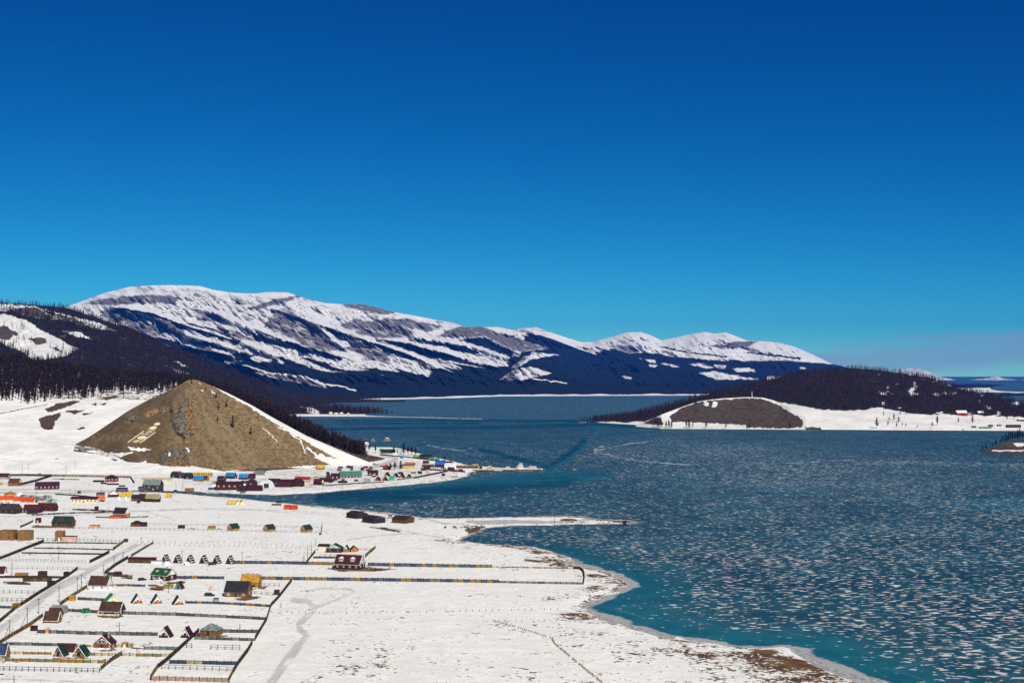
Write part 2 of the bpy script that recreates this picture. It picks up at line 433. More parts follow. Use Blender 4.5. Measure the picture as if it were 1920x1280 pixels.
# ---- frozen lake ----------------------------------------------------------
def build_lake():
    pxs = np.linspace(-500, 2420, 460)
    ys = [330.0]
    while ys[-1] < 9000: ys.append(ys[-1] * 1.0058)
    ys += [11000, 15000, 22000, 32000, 48000]
    ys = np.array(ys)
    PX, Y = np.meshgrid(pxs, ys)
    X = (PX - 960) / FPX * Y
    Z = np.zeros_like(X)
    ppx, ppy = proj(X, Y, Z)
    sd = -sdist(X, Y, SHORE)                       # metres out from shore
    wob = fbm(X / 90, Y / 160, 3, 41)
    # shallow turquoise belt
    shallow = sstep(70, 0, sd + (wob - 0.5) * 90) * sstep(1000, 1060, ppy)
    shallow = np.maximum(shallow, 0.55 * polymask(ppx, ppy, [[(880, 886), (1060, 880), (1180, 888), (1120, 900), (960, 908), (780, 916), (700, 920), (760, 910)]], 5))
    shallow = np.maximum(shallow, 0.8 * linemask(ppx, ppy, [(2.6, [(1020, 882), (1052, 868), (1085, 845), (1108, 822), (1122, 806), (1118, 800)])]))
    shallow = np.maximum(shallow, 0.6 * polymask(ppx, ppy, [[(1740, 942), (1920, 930), (2000, 945), (1900, 958)]], 6))
    # clear black ice bands and polished lanes
    clear = linemask(ppx, ppy, [
        (3.2, [(640, 789), (760, 787), (900, 788), (1060, 789), (1130, 790)]), (4.6, [(600, 805), (760, 802), (900, 801), (1060, 797), (1120, 795), (1260, 803)]),
        (2.5, [(640, 795), (760, 793.5), (900, 793)]),
        (9, [(1030, 876), (1070, 850), (1095, 828)]), (16, [(600, 935), (760, 927), (900, 912), (1060, 900)]), (5, [(900, 842), (980, 862), (1020, 872)])])
    clear = np.maximum(clear, 0.8 * polymask(ppx, ppy, [[(620, 925), (720, 920), (880, 900), (1010, 885), (1100, 882), (1150, 890), (1000, 915), (860, 925), (700, 935)]], 6))
    clear = np.maximum(clear, 0.70 * sstep(44, 6, sd + (wob - .5) * 40) * sstep(990, 1040, ppy))
    # wind-packed snow: more in the outer bay and far lake
    cover = 0.14 + 0.21 * sstep(795, 850, ppy) + 0.09 * sstep(930, 1060, ppy) + 0.34 * (fbm(X / 260, Y / 420, 3, 44) - 0.5) + 0.12 * (fbm(X / 60, Y / 90, 3, 48) - 0.5)
    cover += 0.06 * sstep(1000, 1500, ppx) * sstep(830, 900, ppy)
    cover = np.where(ppy < 785, 0.10, cover)
    cover += 0.10 * linemask(ppx, ppy, [(5, [(1600, 868), (1700, 866), (1920, 872)])])
    film = 0.56 + 0.8 * (fbm(X / 380, Y / 700, 4, 47) - 0.5) - 0.28 * sstep(960, 1100, ppy) + 0.22 * (fbm(X / 500, Y / 70, 3, 52) - 0.5)
    film = np.where(ppy < 786, 0.95 + 0.4 * (fbm(X / 1500, Y / 500, 3, 49) - 0.5), film)
    film += 0.25 * polymask(ppx, ppy, [[(1250, 905), (1500, 890), (1800, 905), (1700, 935), (1450, 950), (1250, 930)]], 10)
    film *= (1 - clear)
    cover = (cover + 0.10 * (fbm(X / 300, Y / 60, 3, 53) - 0.5)) * (1 - 0.85 * clear)
    crack = linemask(ppx, ppy, [(1.6, [(1118, 843), (1115, 848), (1140, 851), (1165, 860), (1200, 864), (1290, 871)]), (1.4, [(1118, 845), (1160, 835), (1190, 830), (1215, 828)]),
                                (1.2, [(800, 834), (835, 841), (870, 845)]), (1.0, [(1480, 868), (1570, 863), (1600, 862)]), (1.1, [(560, 780), (740, 781), (900, 785)])])
    crack = np.maximum(crack, linemask(ppx, ppy, [(2.2, [(1113, 845), (1122, 838), (1132, 836)])]))
    rim = 0.75 * sstep(7, 1, sd + (fbm(X / 9, Y / 9, 3, 51) - 0.5) * 8) * sstep(1010, 1060, ppy)
    me = mesh_np('lake_ice', np.stack([X, Y, Z], -1).reshape(-1, 3), grid_quads(len(ys), len(pxs)))
    for k, v in (('shallow', shallow), ('clear', clear), ('cover', cover), ('film', film), ('crack', crack), ('rim', rim)): set_attr(me, k, np.clip(v, 0, 1))
    m, t = new_mat('lake_ice')
    A = lambda k: t.attr(k).outputs['Fac']
    n1 = t.noise(0.35, 2, 0.5, stretch=(0.58, 1.0, 1.0), dist=0.25)
    n2 = t.noise(0.075, 4, 0.6, stretch=(1.0, 0.6, 1.0), dist=0.5)
    n3 = t.noise(0.013, 3, 0.55)
    deep = t.mix(t.ramp(n3, 0.35, 0.65), (0.003, 0.031, 0.050, 1), (0.006, 0.058, 0.076, 1))
    col = t.mix(t.math('MULTIPLY', A('shallow'), t.ramp(n2, 0.2, 0.65, 0.55, 1.0)), deep, (0.008, 0.125, 0.165, 1))
    col = t.mix(t.math('MULTIPLY', A('film'), t.ramp(n2, 0.3, 0.7, 0.25, 0.75)), col, (0.085, 0.150, 0.168, 1))
    vo = t.n('ShaderNodeTexVoronoi', feature='DISTANCE_TO_EDGE'); vo.inputs['Scale'].default_value = 0.016; t.link(t.obj(), vo.inputs['Vector'])
    vein = t.math('MULTIPLY', t.ramp(vo.outputs['Distance'], 0.03, 0.005), t.ramp(n3, 0.42, 0.6, 0.0, 0.5))
    col = t.mix(vein, col, (0.06, 0.16, 0.22, 1))
    # snow flecks, about three metres across, in drifts
    fsum = t.math('ADD', t.math('MULTIPLY', n1, 0.84), t.math('MULTIPLY', n2, 0.16))
    fsum = t.math('ADD', fsum, t.math('MULTIPLY', t.math('SUBTRACT', A('cover'), 0.5), 0.30))
    fm = t.ramp(fsum, 0.558, 0.61)
    fleck = t.mix(n2, (0.34, 0.35, 0.38, 1), (0.80, 0.77, 0.74, 1))
    col = t.mix(fm, col, fleck)
    ck = t.ramp(t.math('MULTIPLY', A('crack'), t.ramp(n2, 0.38, 0.58, 0.1, 1.0)), 0.2, 0.7)
    col = t.mix(t.math('MULTIPLY', ck, 0.5), col, (0.62, 0.66, 0.70, 1))
    col = t.mix(t.ramp(t.math('ADD', A('rim'), t.math('MULTIPLY', t.math('SUBTRACT', n2, 0.5), 0.8)), 0.45, 0.75), col, (0.40, 0.395, 0.38, 1))
    rough = t.math('ADD', 0.42, t.math('MULTIPLY', fm, 0.45))
    t.out(col, rough, t.bump(n1, 0.25, 0.5), spec=0.12)
    me.materials.append(m)
    o = link(bpy.data.objects.new('lake_ice', me)); tag(o, kind='structure')
    o['label'] = 'frozen blue lake flecked with wind packed snow'
build_lake()

# ---- hill sheets ------------------------------------------------------------
SHEETS = {}
def sheet(name, px0, px1, ncol, nrow, base, base_y, crest, crest_y, ypow=1.0, relief=None, back=(60, 0.9), label=None, masks=None, mat=None, rk=2.5):
    """a hillside: base and crest are photo outlines, base_y / crest_y the ground distance of each"""
    pxs = np.linspace(px0, px1, ncol)
    t = np.linspace(0, 1, nrow)
    PX, T = np.meshgrid(pxs, t)
    pb = interp(PX, base); pc = interp(PX, crest)
    yb = interp(PX, base_y); yc = interp(PX, crest_y)
    PY = pb + (pc - pb) * T
    Y = yb + (yc - yb) * T ** ypow
    X, Y, Z = P(PX, PY, Y)
    if relief is not None:
        # the slope bulges towards or away from the valley, so outlines stay where they belong
        Y = Y - rk * relief(X, Y, PX, PY, T)
        X, Y, Z = P(PX, PY, Y)
    # skirt at the foot, falling far side behind the crest
    foot_z = Z[0:1] - 4.0
    bx, by = back
    Xb = X[-1:] * (1 + bx / Y[-1:]); Yb = Y[-1:] + bx
    Zb = Z[-1:] - bx * by
    X2 = X[-1:] * (1 + bx * 6 / Y[-1:]); Y2 = Y[-1:] + bx * 6; Z2 = Z[-1:] - bx * by * 6
    XA = np.concatenate([X[0:1], X, Xb, X2]); YA = np.concatenate([Y[0:1] - 2, Y, Yb, Y2]); ZA = np.concatenate([foot_z, Z, Zb, Z2])
    PXa = np.concatenate([PX[0:1], PX, PX[-1:], PX[-1:]]); PYa = np.concatenate([PY[0:1], PY, PY[-1:], PY[-1:]])
    me = mesh_np(name, np.stack([XA, YA, ZA], -1).reshape(-1, 3), grid_quads(nrow + 3, ncol))
    if masks:
        for k, v in masks(XA, YA, PXa, PYa).items(): set_attr(me, k, np.clip(v, 0, 1))
    smooth(me)
    if mat: me.materials.append(mat)
    o = link(bpy.data.objects.new(name, me)); tag(o, kind='structure')
    if label: o['label'] = label
    SHEETS[label or name] = (X, Y, Z, PX, PY)
    return o
def sheet_at(key, px, py):
    """place on a sheet seen at photo pixel (px, py)"""
    X, Y, Z, PX, PY = SHEETS[key]
    c = int(round((px - PX[0, 0]) / (PX[0, 1] - PX[0, 0]))); c = max(0, min(PX.shape[1] - 1, c))
    qx, qy = proj(X[:, c], Y[:, c], Z[:, c])
    i = int(np.argmin(np.abs(qy - py)))
    y = Y[i, c]; z = Z[i, c]
    return ((px - 960) / (PX[0, c] - 960 if abs(PX[0, c] - 960) > 1 else 1) * X[i, c] if abs(PX[0, c] - 960) > 1 else X[i, c]), y, z

def terrain_mat(name, snow_c, brown_c, rock_c, forest_c, k, bump=1.0):
    """snow / dry grass / rock / winter forest by the sheet's attributes; k = size of the finest mottling (1/m)"""
    m, t = new_mat(name)
    A = lambda q: t.attr(q).outputs['Fac']
    n1 = t.noise(k, 4, 0.6); n2 = t.noise(k * 0.22, 4, 0.6); n3 = t.noise(k * 4.0, 2, 0.6)
    pert = t.math('ADD', t.math('MULTIPLY', t.math('SUBTRACT', n1, 0.5), 0.9), t.math('ADD', t.math('MULTIPLY', t.math('SUBTRACT', n2, 0.5), 0.5), t.math('MULTIPLY', t.math('SUBTRACT', n3, 0.5), 0.9)))
    def sharp(a, w=0.12): return t.ramp(t.math('ADD', a, pert), 0.5 - w, 0.5 + w)
    snow = t.mix(t.ramp(t.math('ADD', t.math('MULTIPLY', n2, 0.6), t.math('MULTIPLY', n1, 0.4)), 0.38, 0.62), tuple(c * 0.80 for c in snow_c) + (1,), tuple(snow_c) + (1,))
    brown = t.mix(t.ramp(n1, 0.3, 0.7), tuple(c * 0.62 for c in brown_c) + (1,), tuple(min(1, c * 1.3) for c in brown_c) + (1,))
    brown = t.mix(t.math('MULTIPLY', t.ramp(n3, 0.45, 0.7), 0.55), brown, tuple(c * 0.4 for c in brown_c) + (1,))
    rock = t.mix(t.ramp(n1, 0.35, 0.65), tuple(c * 0.5 for c in rock_c) + (1,), tuple(min(1, c * 1.3) for c in rock_c) + (1,))
    forest = t.mix(t.ramp(n1, 0.3, 0.7), tuple(c * 0.6 for c in forest_c) + (1,), tuple(c * 1.35 for c in forest_c) + (1,))
    col = snow
    col = t.mix(sharp(A('rock'), 0.2), col, rock)
    col = t.mix(sharp(A('brown'), 0.10), col, brown)
    col = t.mix(sharp(A('forest')), col, forest)
    h = t.math('ADD', n1, t.math('MULTIPLY', n2, 2.0))
    t.out(col, 0.9, t.bump(h, bump / k * 0.25, 0.9), spec=0.15)
    return m
Hf = CAM_H * FPX
def lake_y(py): return Hf / (py - 700.0)

# big snowy range across the lake, spurs running down to the right
RANGE_CREST = [(-260, 640), (60, 600), (125, 575), (160, 562), (200, 548), (240, 538), (280, 535), (330, 534), (375, 536), (400, 543), (440, 549), (480, 550), (505, 547),
    (540, 548), (575, 560), (610, 568), (640, 570), (680, 570), (700, 575), (740, 585), (780, 592), (820, 600), (850, 605), (870, 612), (900, 613),
    (930, 612), (960, 618), (985, 615), (1005, 613), (1030, 622), (1060, 632), (1090, 641), (1110, 641), (1130, 636), (1155, 629), (1175, 623), (1200, 622), (1220, 628),
    (1240, 638), (1265, 633), (1290, 627), (1320, 622), (1340, 625), (1360, 623), (1380, 630), (1400, 638), (1440, 640), (1460, 642), (1490, 650),
    (1520, 663), (1556, 680), (1600, 692), (1700, 706)]
RANGE_BASE = [(-260, 756), (550, 752.5), (640, 750.5), (740, 748.5), (860, 745.5), (940, 742.5), (1240, 741), (1700, 741)]
def g(s):
    return [tuple(map(float, p.split(','))) for p in s.split()]
R_ROCK = [g('190,583 227,580 253,597 300,613 310,630 293,633 233,610 187,593'), g('283,597 320,603 343,617 350,630 320,627'), g('360,643 383,635 410,640 433,657 393,650'),
    g('353,653 387,652 433,670 453,677 427,682 393,663'), g('513,580 533,578 587,607 633,657 587,657 547,633 493,613 500,607'), g('647,653 680,640 727,663 733,683 693,673'),
    g('640,610 667,597 693,603 727,597 757,607 780,633 720,633 680,630'), g('857,613 903,613 967,633 1027,653 980,660 947,650 907,630 813,633'),
    g('153,570 200,560 247,555 287,552 333,558 330,573 300,567 207,572'), g('460,580 520,560 567,553 533,567 480,580'), g('480,698 513,702 567,707 607,720 613,727 563,717 500,705'),
    g('937,712 967,690 985,690 975,712'), g('960,690 985,668 1000,664 985,680 970,688'), g('1130,645 1165,648 1195,652 1200,660 1180,662 1150,652'), g('730,602 765,596 800,606 830,612 800,622 760,612'), g('350,575 390,585 420,600 400,605 370,590'),
    g('400,612 450,622 480,640 455,637 420,625'), g('640,570 700,572 740,585 720,590 660,578'), g('1330,648 1390,640 1420,640 1400,650 1350,654')]
R_TREELINE = [(-260, 560), (110, 572), (130, 580), (210, 622), (300, 640), (420, 668), (470, 672), (520, 668), (560, 668), (640, 688), (690, 690), (760, 700), (800, 700), (830, 690), (900, 690), (950, 680),
    (975, 665), (985, 632), (1013, 634), (1047, 647), (1100, 655), (1160, 652), (1200, 660), (1250, 664), (1330, 672), (1400, 676), (1480, 676), (1560, 682), (1700, 708)]
R_FOREST = [g('447,610 483,627 533,640 587,655 640,670 640,690 560,668 500,650'), g('593,610 620,617 667,633 713,647 780,670 813,687 753,670 687,643 620,623'),
    g('713,637 767,643 813,657 880,677 930,690 880,690 800,670 747,650'), g('773,633 813,640 880,650 953,673 960,677 897,667 813,650'), g('857,637 900,630 963,660 960,670 913,653'),
    g('210,600 240,608 290,630 330,645 300,645 240,625'), g('400,640 450,652 480,668 440,668'), g('640,690 700,690 760,700 760,705 640,700')]
R_FLINES = [(3.2, g('213,578 253,583 287,590 333,607 383,623 447,643')), (2.6, g('247,595 287,610 317,628')), (2.6, g('350,606 400,618 450,640')), (2, g('1240,650 1300,662 1360,668')), (2.2, g('1400,660 1450,666 1500,672'))]
R_SNOW = [g('300,617 320,630 367,633 410,637 467,663 443,660 400,640 353,643 307,633'), g('487,640 540,653 587,665 640,680 648,687 620,681 547,665 500,655'), g('733,673 767,687 807,698 773,693 740,687'),
    g('780,643 833,650 897,670 927,683 887,677 833,660 787,650'), g('867,637 897,657 953,673 947,677 893,663 873,647'), g('813,672 847,677 910,690 863,683'), g('962,696 985,688 1000,688 1037,700 1000,706 978,713'),
    g('970,687 1000,660 1047,665 1013,670 987,677'), g('1240,663 1277,659 1325,667 1364,676 1325,674 1246,667'), g('1292,683 1316,681 1338,689 1325,691'), g('1310,698 1342,696 1386,705 1421,710 1342,712'),
    g('1373,691 1404,689 1417,696 1386,698'), g('1240,681 1264,683 1275,688 1258,687'), g('1200,671 1229,675 1231,680 1215,678'), g('1165,704 1185,708 1185,711 1170,709'), g('1439,706 1465,707 1460,711 1440,711'),
    g('1532,670 1548,674 1560,682 1540,679'), g('1498,688 1513,690 1510,693 1500,692'), g('1337,683 1362,685 1360,691 1345,690'), g('620,668 660,690 690,694 650,694 620,685'), g('1215,682 1230,684 1228,688 1218,687'), g('540,668 600,690 650,700 600,694 545,676')]
R_SLINES = [(2.0, g('440,680 470,688 507,700 547,703 573,707 610,720 637,723 667,732')), (1.6, g('997,709 1030,714 1060,718')), (1.7, g('393,650 433,658 470,664'))]
R_SPURS = [g('213,575 287,588 333,605 447,640 520,668'), g('300,600 350,628 467,663'), g('513,578 587,604 640,650'), g('400,585 450,606 533,637 640,668'), g('593,606 667,630 780,668 820,690'),
    g('713,634 813,655 930,688'), g('773,630 880,648 960,675'), g('857,612 900,627 965,658'), g('350,650 433,665 470,690'), g('985,614 1010,632 1050,646 1120,652 1200,690'), g('1000,660 975,686 940,712'), g('1320,622 1360,640 1420,655 1500,672'), g('1175,623 1200,645 1260,660')]
def range_relief(X, Y, PX, PY, T):
    fade = sstep(0.0, 0.25, T) * (1 - 0.8 * sstep(0.9, 1.0, T))
    z = 0
    for sp in R_SPURS:
        sel = (PX > sp[0][0] - 60) & (PX < sp[-1][0] + 60) if sp[0][0] < sp[-1][0] else (PX > sp[-1][0] - 60) & (PX < sp[0][0] + 60)
        d = np.full(PX.shape, 99.0); d[sel] = seg_dist(PX[sel], PY[sel], sp, False, 0.45, 1.0)
        z = z + 55 * np.exp(-(d / 4.5) ** 1.2)
    sk = PX - 1.9 * (PY - 560)
    z = z + 70 * (ridged(sk / 48, PY / 75, 5, 61, 0.62) - 0.55)
    z = z + 60 * (fbm(X / 500, Y / 700, 4, 63) - 0.5) + 60 * (ridged((PX - 0.9 * PY) / 13, PY / 30, 3, 64, 0.6) - 0.5)
    return z * fade
def range_masks(X, Y, PX, PY):
    wx = PX + (fbm(PX / 7, PY / 5, 3, 70) - 0.5) * 8; wy = PY + (fbm(PX / 8, PY / 4, 3, 71) - 0.5) * 4
    tl = interp(wx, R_TREELINE)
    wy2 = wy + (fbm((PX - 2.4 * PY) / 17, PY / 40, 3, 72) - 0.5) * 46 * sstep(1250, 1050, PX)
    forest = sstep(-3, 3, wy2 - tl)
    forest = np.maximum(forest, polymask(wx, wy, R_FOREST, 3.0)); forest = np.maximum(forest, linemask(wx, wy, R_FLINES))
    snowm = np.maximum(polymask(wx, wy, R_SNOW, 3.0), linemask(wx, wy, R_SLINES))
    rockp = polymask(wx, wy, R_ROCK, 3.0)
    forest = forest * (1 - snowm) * (1 - rockp)
    beach = sstep(3.4, 2.0, interp(PX, RANGE_BASE) - PY + 2.2 * (fbm(PX / 25, PX * 0, 2, 73) - 0.5)) * sstep(540, 600, PX)
    forest = forest * (1 - beach)
    sk = PX - 1.9 * (PY - 560)
    streak = ridged(sk / 26, PY / 22, 4, 75)
    rock = rockp * (0.46 + 0.5 * sstep(0.25, 0.65, fbm(sk / 9, (PY + 0.4 * PX) / 14, 3, 78))) * (1 - 0.6 * snowm) + 0.22 * sstep(0.55, 0.85, streak) * (1 - rockp) * (1 - snowm) + 0.28 * (fbm(sk / 6, PY / 9, 3, 76) - 0.45) * (1 - snowm)
    gl = ridged((PX - 0.9 * PY) / 5.5, (PY + 0.3 * PX) / 30, 3, 79, 0.6); gl2 = ridged((PX + 0.8 * PY) / 8, PY / 26, 3, 80, 0.6)
    rock += (0.26 * sstep(0.64, 0.92, gl)) * (1 - 0.7 * snowm)  # gully shading put into the colour as rock-toned streaks
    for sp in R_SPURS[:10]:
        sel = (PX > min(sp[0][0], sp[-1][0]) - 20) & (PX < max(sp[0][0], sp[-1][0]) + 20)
        rock[sel] += 0.34 * np.exp(-(seg_dist(wx[sel] + 3, wy[sel] - 6, sp) / 4.0) ** 2) * (1 - 0.5 * snowm[sel]) * fbm(PX[sel] / 9, PY[sel] / 6, 3, 84) * 1.6  # shading below each spur line, painted in as grey rock tone
    # wind-scoured tops show stone in streaks along the slope
    top = sstep(40, 5, PY - interp(PX, RANGE_CREST))
    rock += 0.27 * top * sstep(0.45, 0.62, fbm((PX + 2 * PY) / 40, (PY - 0.18 * PX) / 5, 3, 77)) * (1 - sstep(1050, 1150, PX) * 0.6)
    rock = np.clip(rock, 0, 0.92)
    return {'forest': forest, 'rock': rock, 'brown': np.zeros_like(PX)}  # rock holds bare stone plus the painted gully and spur shading
m_range = terrain_mat('range_cover', (0.88, 0.875, 0.88), (0.2, 0.16, 0.1), (0.17, 0.155, 0.16), (0.004, 0.009, 0.013), 0.034, 1.0)
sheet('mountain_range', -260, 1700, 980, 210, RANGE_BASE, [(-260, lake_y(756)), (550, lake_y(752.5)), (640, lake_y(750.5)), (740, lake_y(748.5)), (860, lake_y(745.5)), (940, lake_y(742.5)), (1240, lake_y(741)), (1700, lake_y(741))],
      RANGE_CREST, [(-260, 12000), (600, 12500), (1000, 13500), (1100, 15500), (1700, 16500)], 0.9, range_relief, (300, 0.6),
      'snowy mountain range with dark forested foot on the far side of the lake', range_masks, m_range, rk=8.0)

# dark forested ridge on the left, in front of the range
RIDGE_CREST = [(-260, 556), (0, 567), (60, 571), (125, 577), (170, 592), (220, 609), (300, 642), (360, 667), (430, 697), (500, 722), (560, 740), (620, 746), (700, 748.5), (760, 749.5)]
L_SNOW = [g('-260,562 0,570 19,570 62,575 112,589 150,597 188,606 219,621 197,618 169,614 159,605 131,592 90,582 66,576 28,576 17,582 -260,580'),
    g('-260,584 0,588 24,592 56,605 75,618 101,631 131,648 146,652 127,665 105,672 84,672 66,676 47,661 19,650 0,641 -260,630'), g('119,622 146,621 174,637 150,633'), g('326,676 340,681 356,689 340,686')]
L_BROWN = [g('22,577 66,576 97,592 131,597 159,605 159,611 131,601 94,597 56,593 28,583'), g('-60,608 0,611 15,612 26,624 19,639 0,635 -60,630'), g('51,635 79,631 90,641 71,648'), g('94,650 110,654 122,661 105,658'), g('308,684 338,695 358,701 340,699'), g('20,618 35,624 36,630 24,626')]
def ridge_masks(X, Y, PX, PY):
    wx = PX + (fbm(PX / 6, PY / 5, 3, 80) - 0.5) * 8; wy = PY + (fbm(PX / 7, PY / 4, 3, 81) - 0.5) * 6
    sn = polymask(wx, wy, L_SNOW, 2); br = polymask(wx, wy, L_BROWN, 2)
    return {'forest': (1 - sn) * (1 - br) * (0.75 + 0.3 * fbm(PX / 12, PY / 8, 2, 82)), 'brown': br, 'rock': 0.25 * fbm(PX / 5, PY / 4, 3, 83)}
m_ridge = terrain_mat('ridge_cover', (0.80, 0.79, 0.78), (0.085, 0.062, 0.045), (0.2, 0.18, 0.17), (0.016, 0.012, 0.009), 0.04, 1.0)
sheet('forested_ridge', -260, 760, 420, 120, [(-260, 770), (400, 770), (560, 756), (640, 751), (760, 751)], [(-260, 2900), (300, 3000), (500, 3600), (560, 4700), (640, 5300), (760, 5400)],
      RIDGE_CREST, [(-260, 4600), (300, 4300), (500, 4600), (620, 5500), (760, 5600)], 1.0,
      lambda X, Y, PX, PY, T: (45 * (ridged((PX - 1.2 * PY) / 60, PY / 50, 4, 85) - 0.5) + 14 * (fbm(X / 120, Y / 160, 3, 86) - .5)) * sstep(0, .1, T) * (1 - 0.85 * sstep(.85, 1, T)) * sstep(640, 420, PX),
      (120, 0.5), 'dark larch covered ridge with snow clearings left of the range', ridge_masks, m_ridge, rk=3.0)

# near slope on the left: open snow below, larch wood above, running down behind the brown hill
SLOPE_CREST = [(-260, 640), (0, 674), (100, 690), (200, 702), (340, 716), (420, 734), (500, 772), (560, 799), (620, 828), (690, 852), (730, 860)]
A_BROWN = [g('85,767 105,756 140,751 152,752 112,767 90,774'), g('72,785 105,774 117,774 107,785 100,804 80,805 75,792'), g('120,770 160,767 140,776'), g('140,802 160,801 150,806'), g('185,747 220,741 225,745 195,750'),
    g('168,757 185,753 178,760'), g('183,758 200,755 195,760'), g('150,775 175,772 160,779'), g('100,859 110,858 106,861'), g('205,860 225,862 215,866')]
def slope_masks(X, Y, PX, PY):
    wx = PX + (fbm(PX / 6, PY / 5, 3, 90) - 0.5) * 8; wy = PY + (fbm(PX / 7, PY / 4, 3, 91) - 0.5) * 5
    br = polymask(wx, wy, A_BROWN, 1.6)
    fl = np.maximum(linemask(PX, PY, [(1.3, g('-50,784 0,775 60,763 90,758'))]) * 0.7, br)
    litter = 0.46 * sstep(758, 745, PY) * (0.6 + 0.8 * fbm(PX / 6, PY / 3, 3, 92)) * sstep(0, 200, PX + 60)
    right = 0.75 * sstep(400, 470, PX)
    return {'brown': np.maximum(np.maximum(fl, litter), right), 'forest': np.zeros_like(PX), 'rock': 0.22 * fbm(X / 30, Y / 30, 3, 93) + 0.0 * PX}
m_slope = terrain_mat('slope_cover', (0.90, 0.885, 0.86), (0.095, 0.065, 0.038), (0.42, 0.38, 0.33), (0.03, 0.02, 0.02), 0.12, 0.8)
sheet('snow_slope', -260, 730, 330, 130, [(-260, 889), (300, 889), (500, 884), (640, 878), (700, 868), (730, 864)], [(-260, lake_y(889)), (300, lake_y(889)), (500, lake_y(884)), (640, lake_y(878) + 30), (700, lake_y(868)), (730, lake_y(864))],
      SLOPE_CREST, [(-260, 2450), (0, 2350), (340, 2150), (500, 1950), (690, 1800), (730, 1790)], 1.15,
      lambda X, Y, PX, PY, T: (7 * (fbm(X / 70, Y / 90, 3, 95) - 0.5) + 1.2 * (fbm(X / 12, Y / 16, 3, 96) - .5)) * sstep(0, .15, T) * (1 - .6 * sstep(.9, 1, T)),
      (80, 0.25), 'open snow slope below the larch wood left of the brown hill', slope_masks, m_slope)

# the bare brown hill above the town
HILL_CREST = [(140, 833), (150, 828), (165, 820), (200, 797), (240, 770), (280, 748), (310, 735), (335, 722), (348, 714.5), (355, 711.5), (362, 711), (372, 713), (395, 722), (430, 738), (475, 761), (500, 776), (525, 790),
    (575, 817), (625, 838), (660, 853), (690, 865), (712, 871)]
HILL_BASE = [(140, 836), (180, 843), (215, 856), (240, 869), (290, 880), (340, 885), (420, 887), (520, 882), (600, 878), (650, 875), (712, 873)]
H_SNOW = [g('398,720 430,730 475,755 525,784 575,812 625,832 700,862 700,872 655,872 637,863 600,842 560,819 505,787 462,759 425,740 405,728'), g('240,838 270,840 286,843 266,846 246,843'), g('205,848 228,848 252,847 232,855 210,860'), g('248,873 262,868 274,864 283,875 297,883 248,886'),
    g('315,847 321,848 320,854 316,856'), g('345,838 352,839 357,848 352,846'), g('374,731 382,731 380,734'), g('392,727 398,732 404,738 398,738'), g('600,850 640,864 670,874 620,872 590,858'), g('520,878 560,873 620,872 700,872 700,880 520,890'), g('372,717 378,719 374,720')]
H_SLINE = [(1.6, g('520,800 540,808 563,825 573,850')), (2.2, g('575,838 600,858 640,874')), (1.2, g('494,803 510,816 520,828'))]
H_ROCK = [g('350,747 367,741 362,769 370,812 350,820 331,812 317,794 331,775'), g('300,848 330,838 352,840 358,882 300,883'), g('300,762 325,762 330,768 302,774'), g('232,783 250,778 262,780 250,790')]
H_OCHRE = [g('352,748 364,744 362,770 368,812 354,812 350,790 346,770'), g('320,862 345,856 354,882 310,882'), g('268,776 290,764 300,770 280,784')]
def hill_masks(X, Y, PX, PY):
    wx = PX + (fbm(PX / 5, PY / 4, 3, 100) - 0.5) * 6; wy = PY + (fbm(PX / 5, PY / 3, 3, 101) - 0.5) * 5
    sn = np.maximum(polymask(wx, wy, H_SNOW, 1.5), linemask(wx, wy, H_SLINE))
    rk = polymask(wx, wy, H_ROCK, 2); oc = polymask(wx, wy, H_OCHRE, 2.5)
    screes = sstep(0.5, 0.7, fbm((PX - 0.9 * PY) / 9, (PY + 0.7 * PX) / 60, 4, 102))
    edge = sstep(9, 0, interp(PX, HILL_BASE) - PY) * sstep(320, 260, PX)
    return {'brown': 1 - np.maximum(sn, 0.62 * edge), 'rock': rk, 'forest': np.zeros_like(PX), 'ochre': oc, 'scree': screes * sstep(330, 400, PX) * sstep(520, 440, PX), 'dark': sstep(350, 290, PX + 0.25 * (PY - 800)) * (0.55 + 0.45 * sstep(0.3, 0.6, fbm(PX / 30, PY / 20, 3, 103)))}  # dark: browner left side, with side shading mixed into the colour
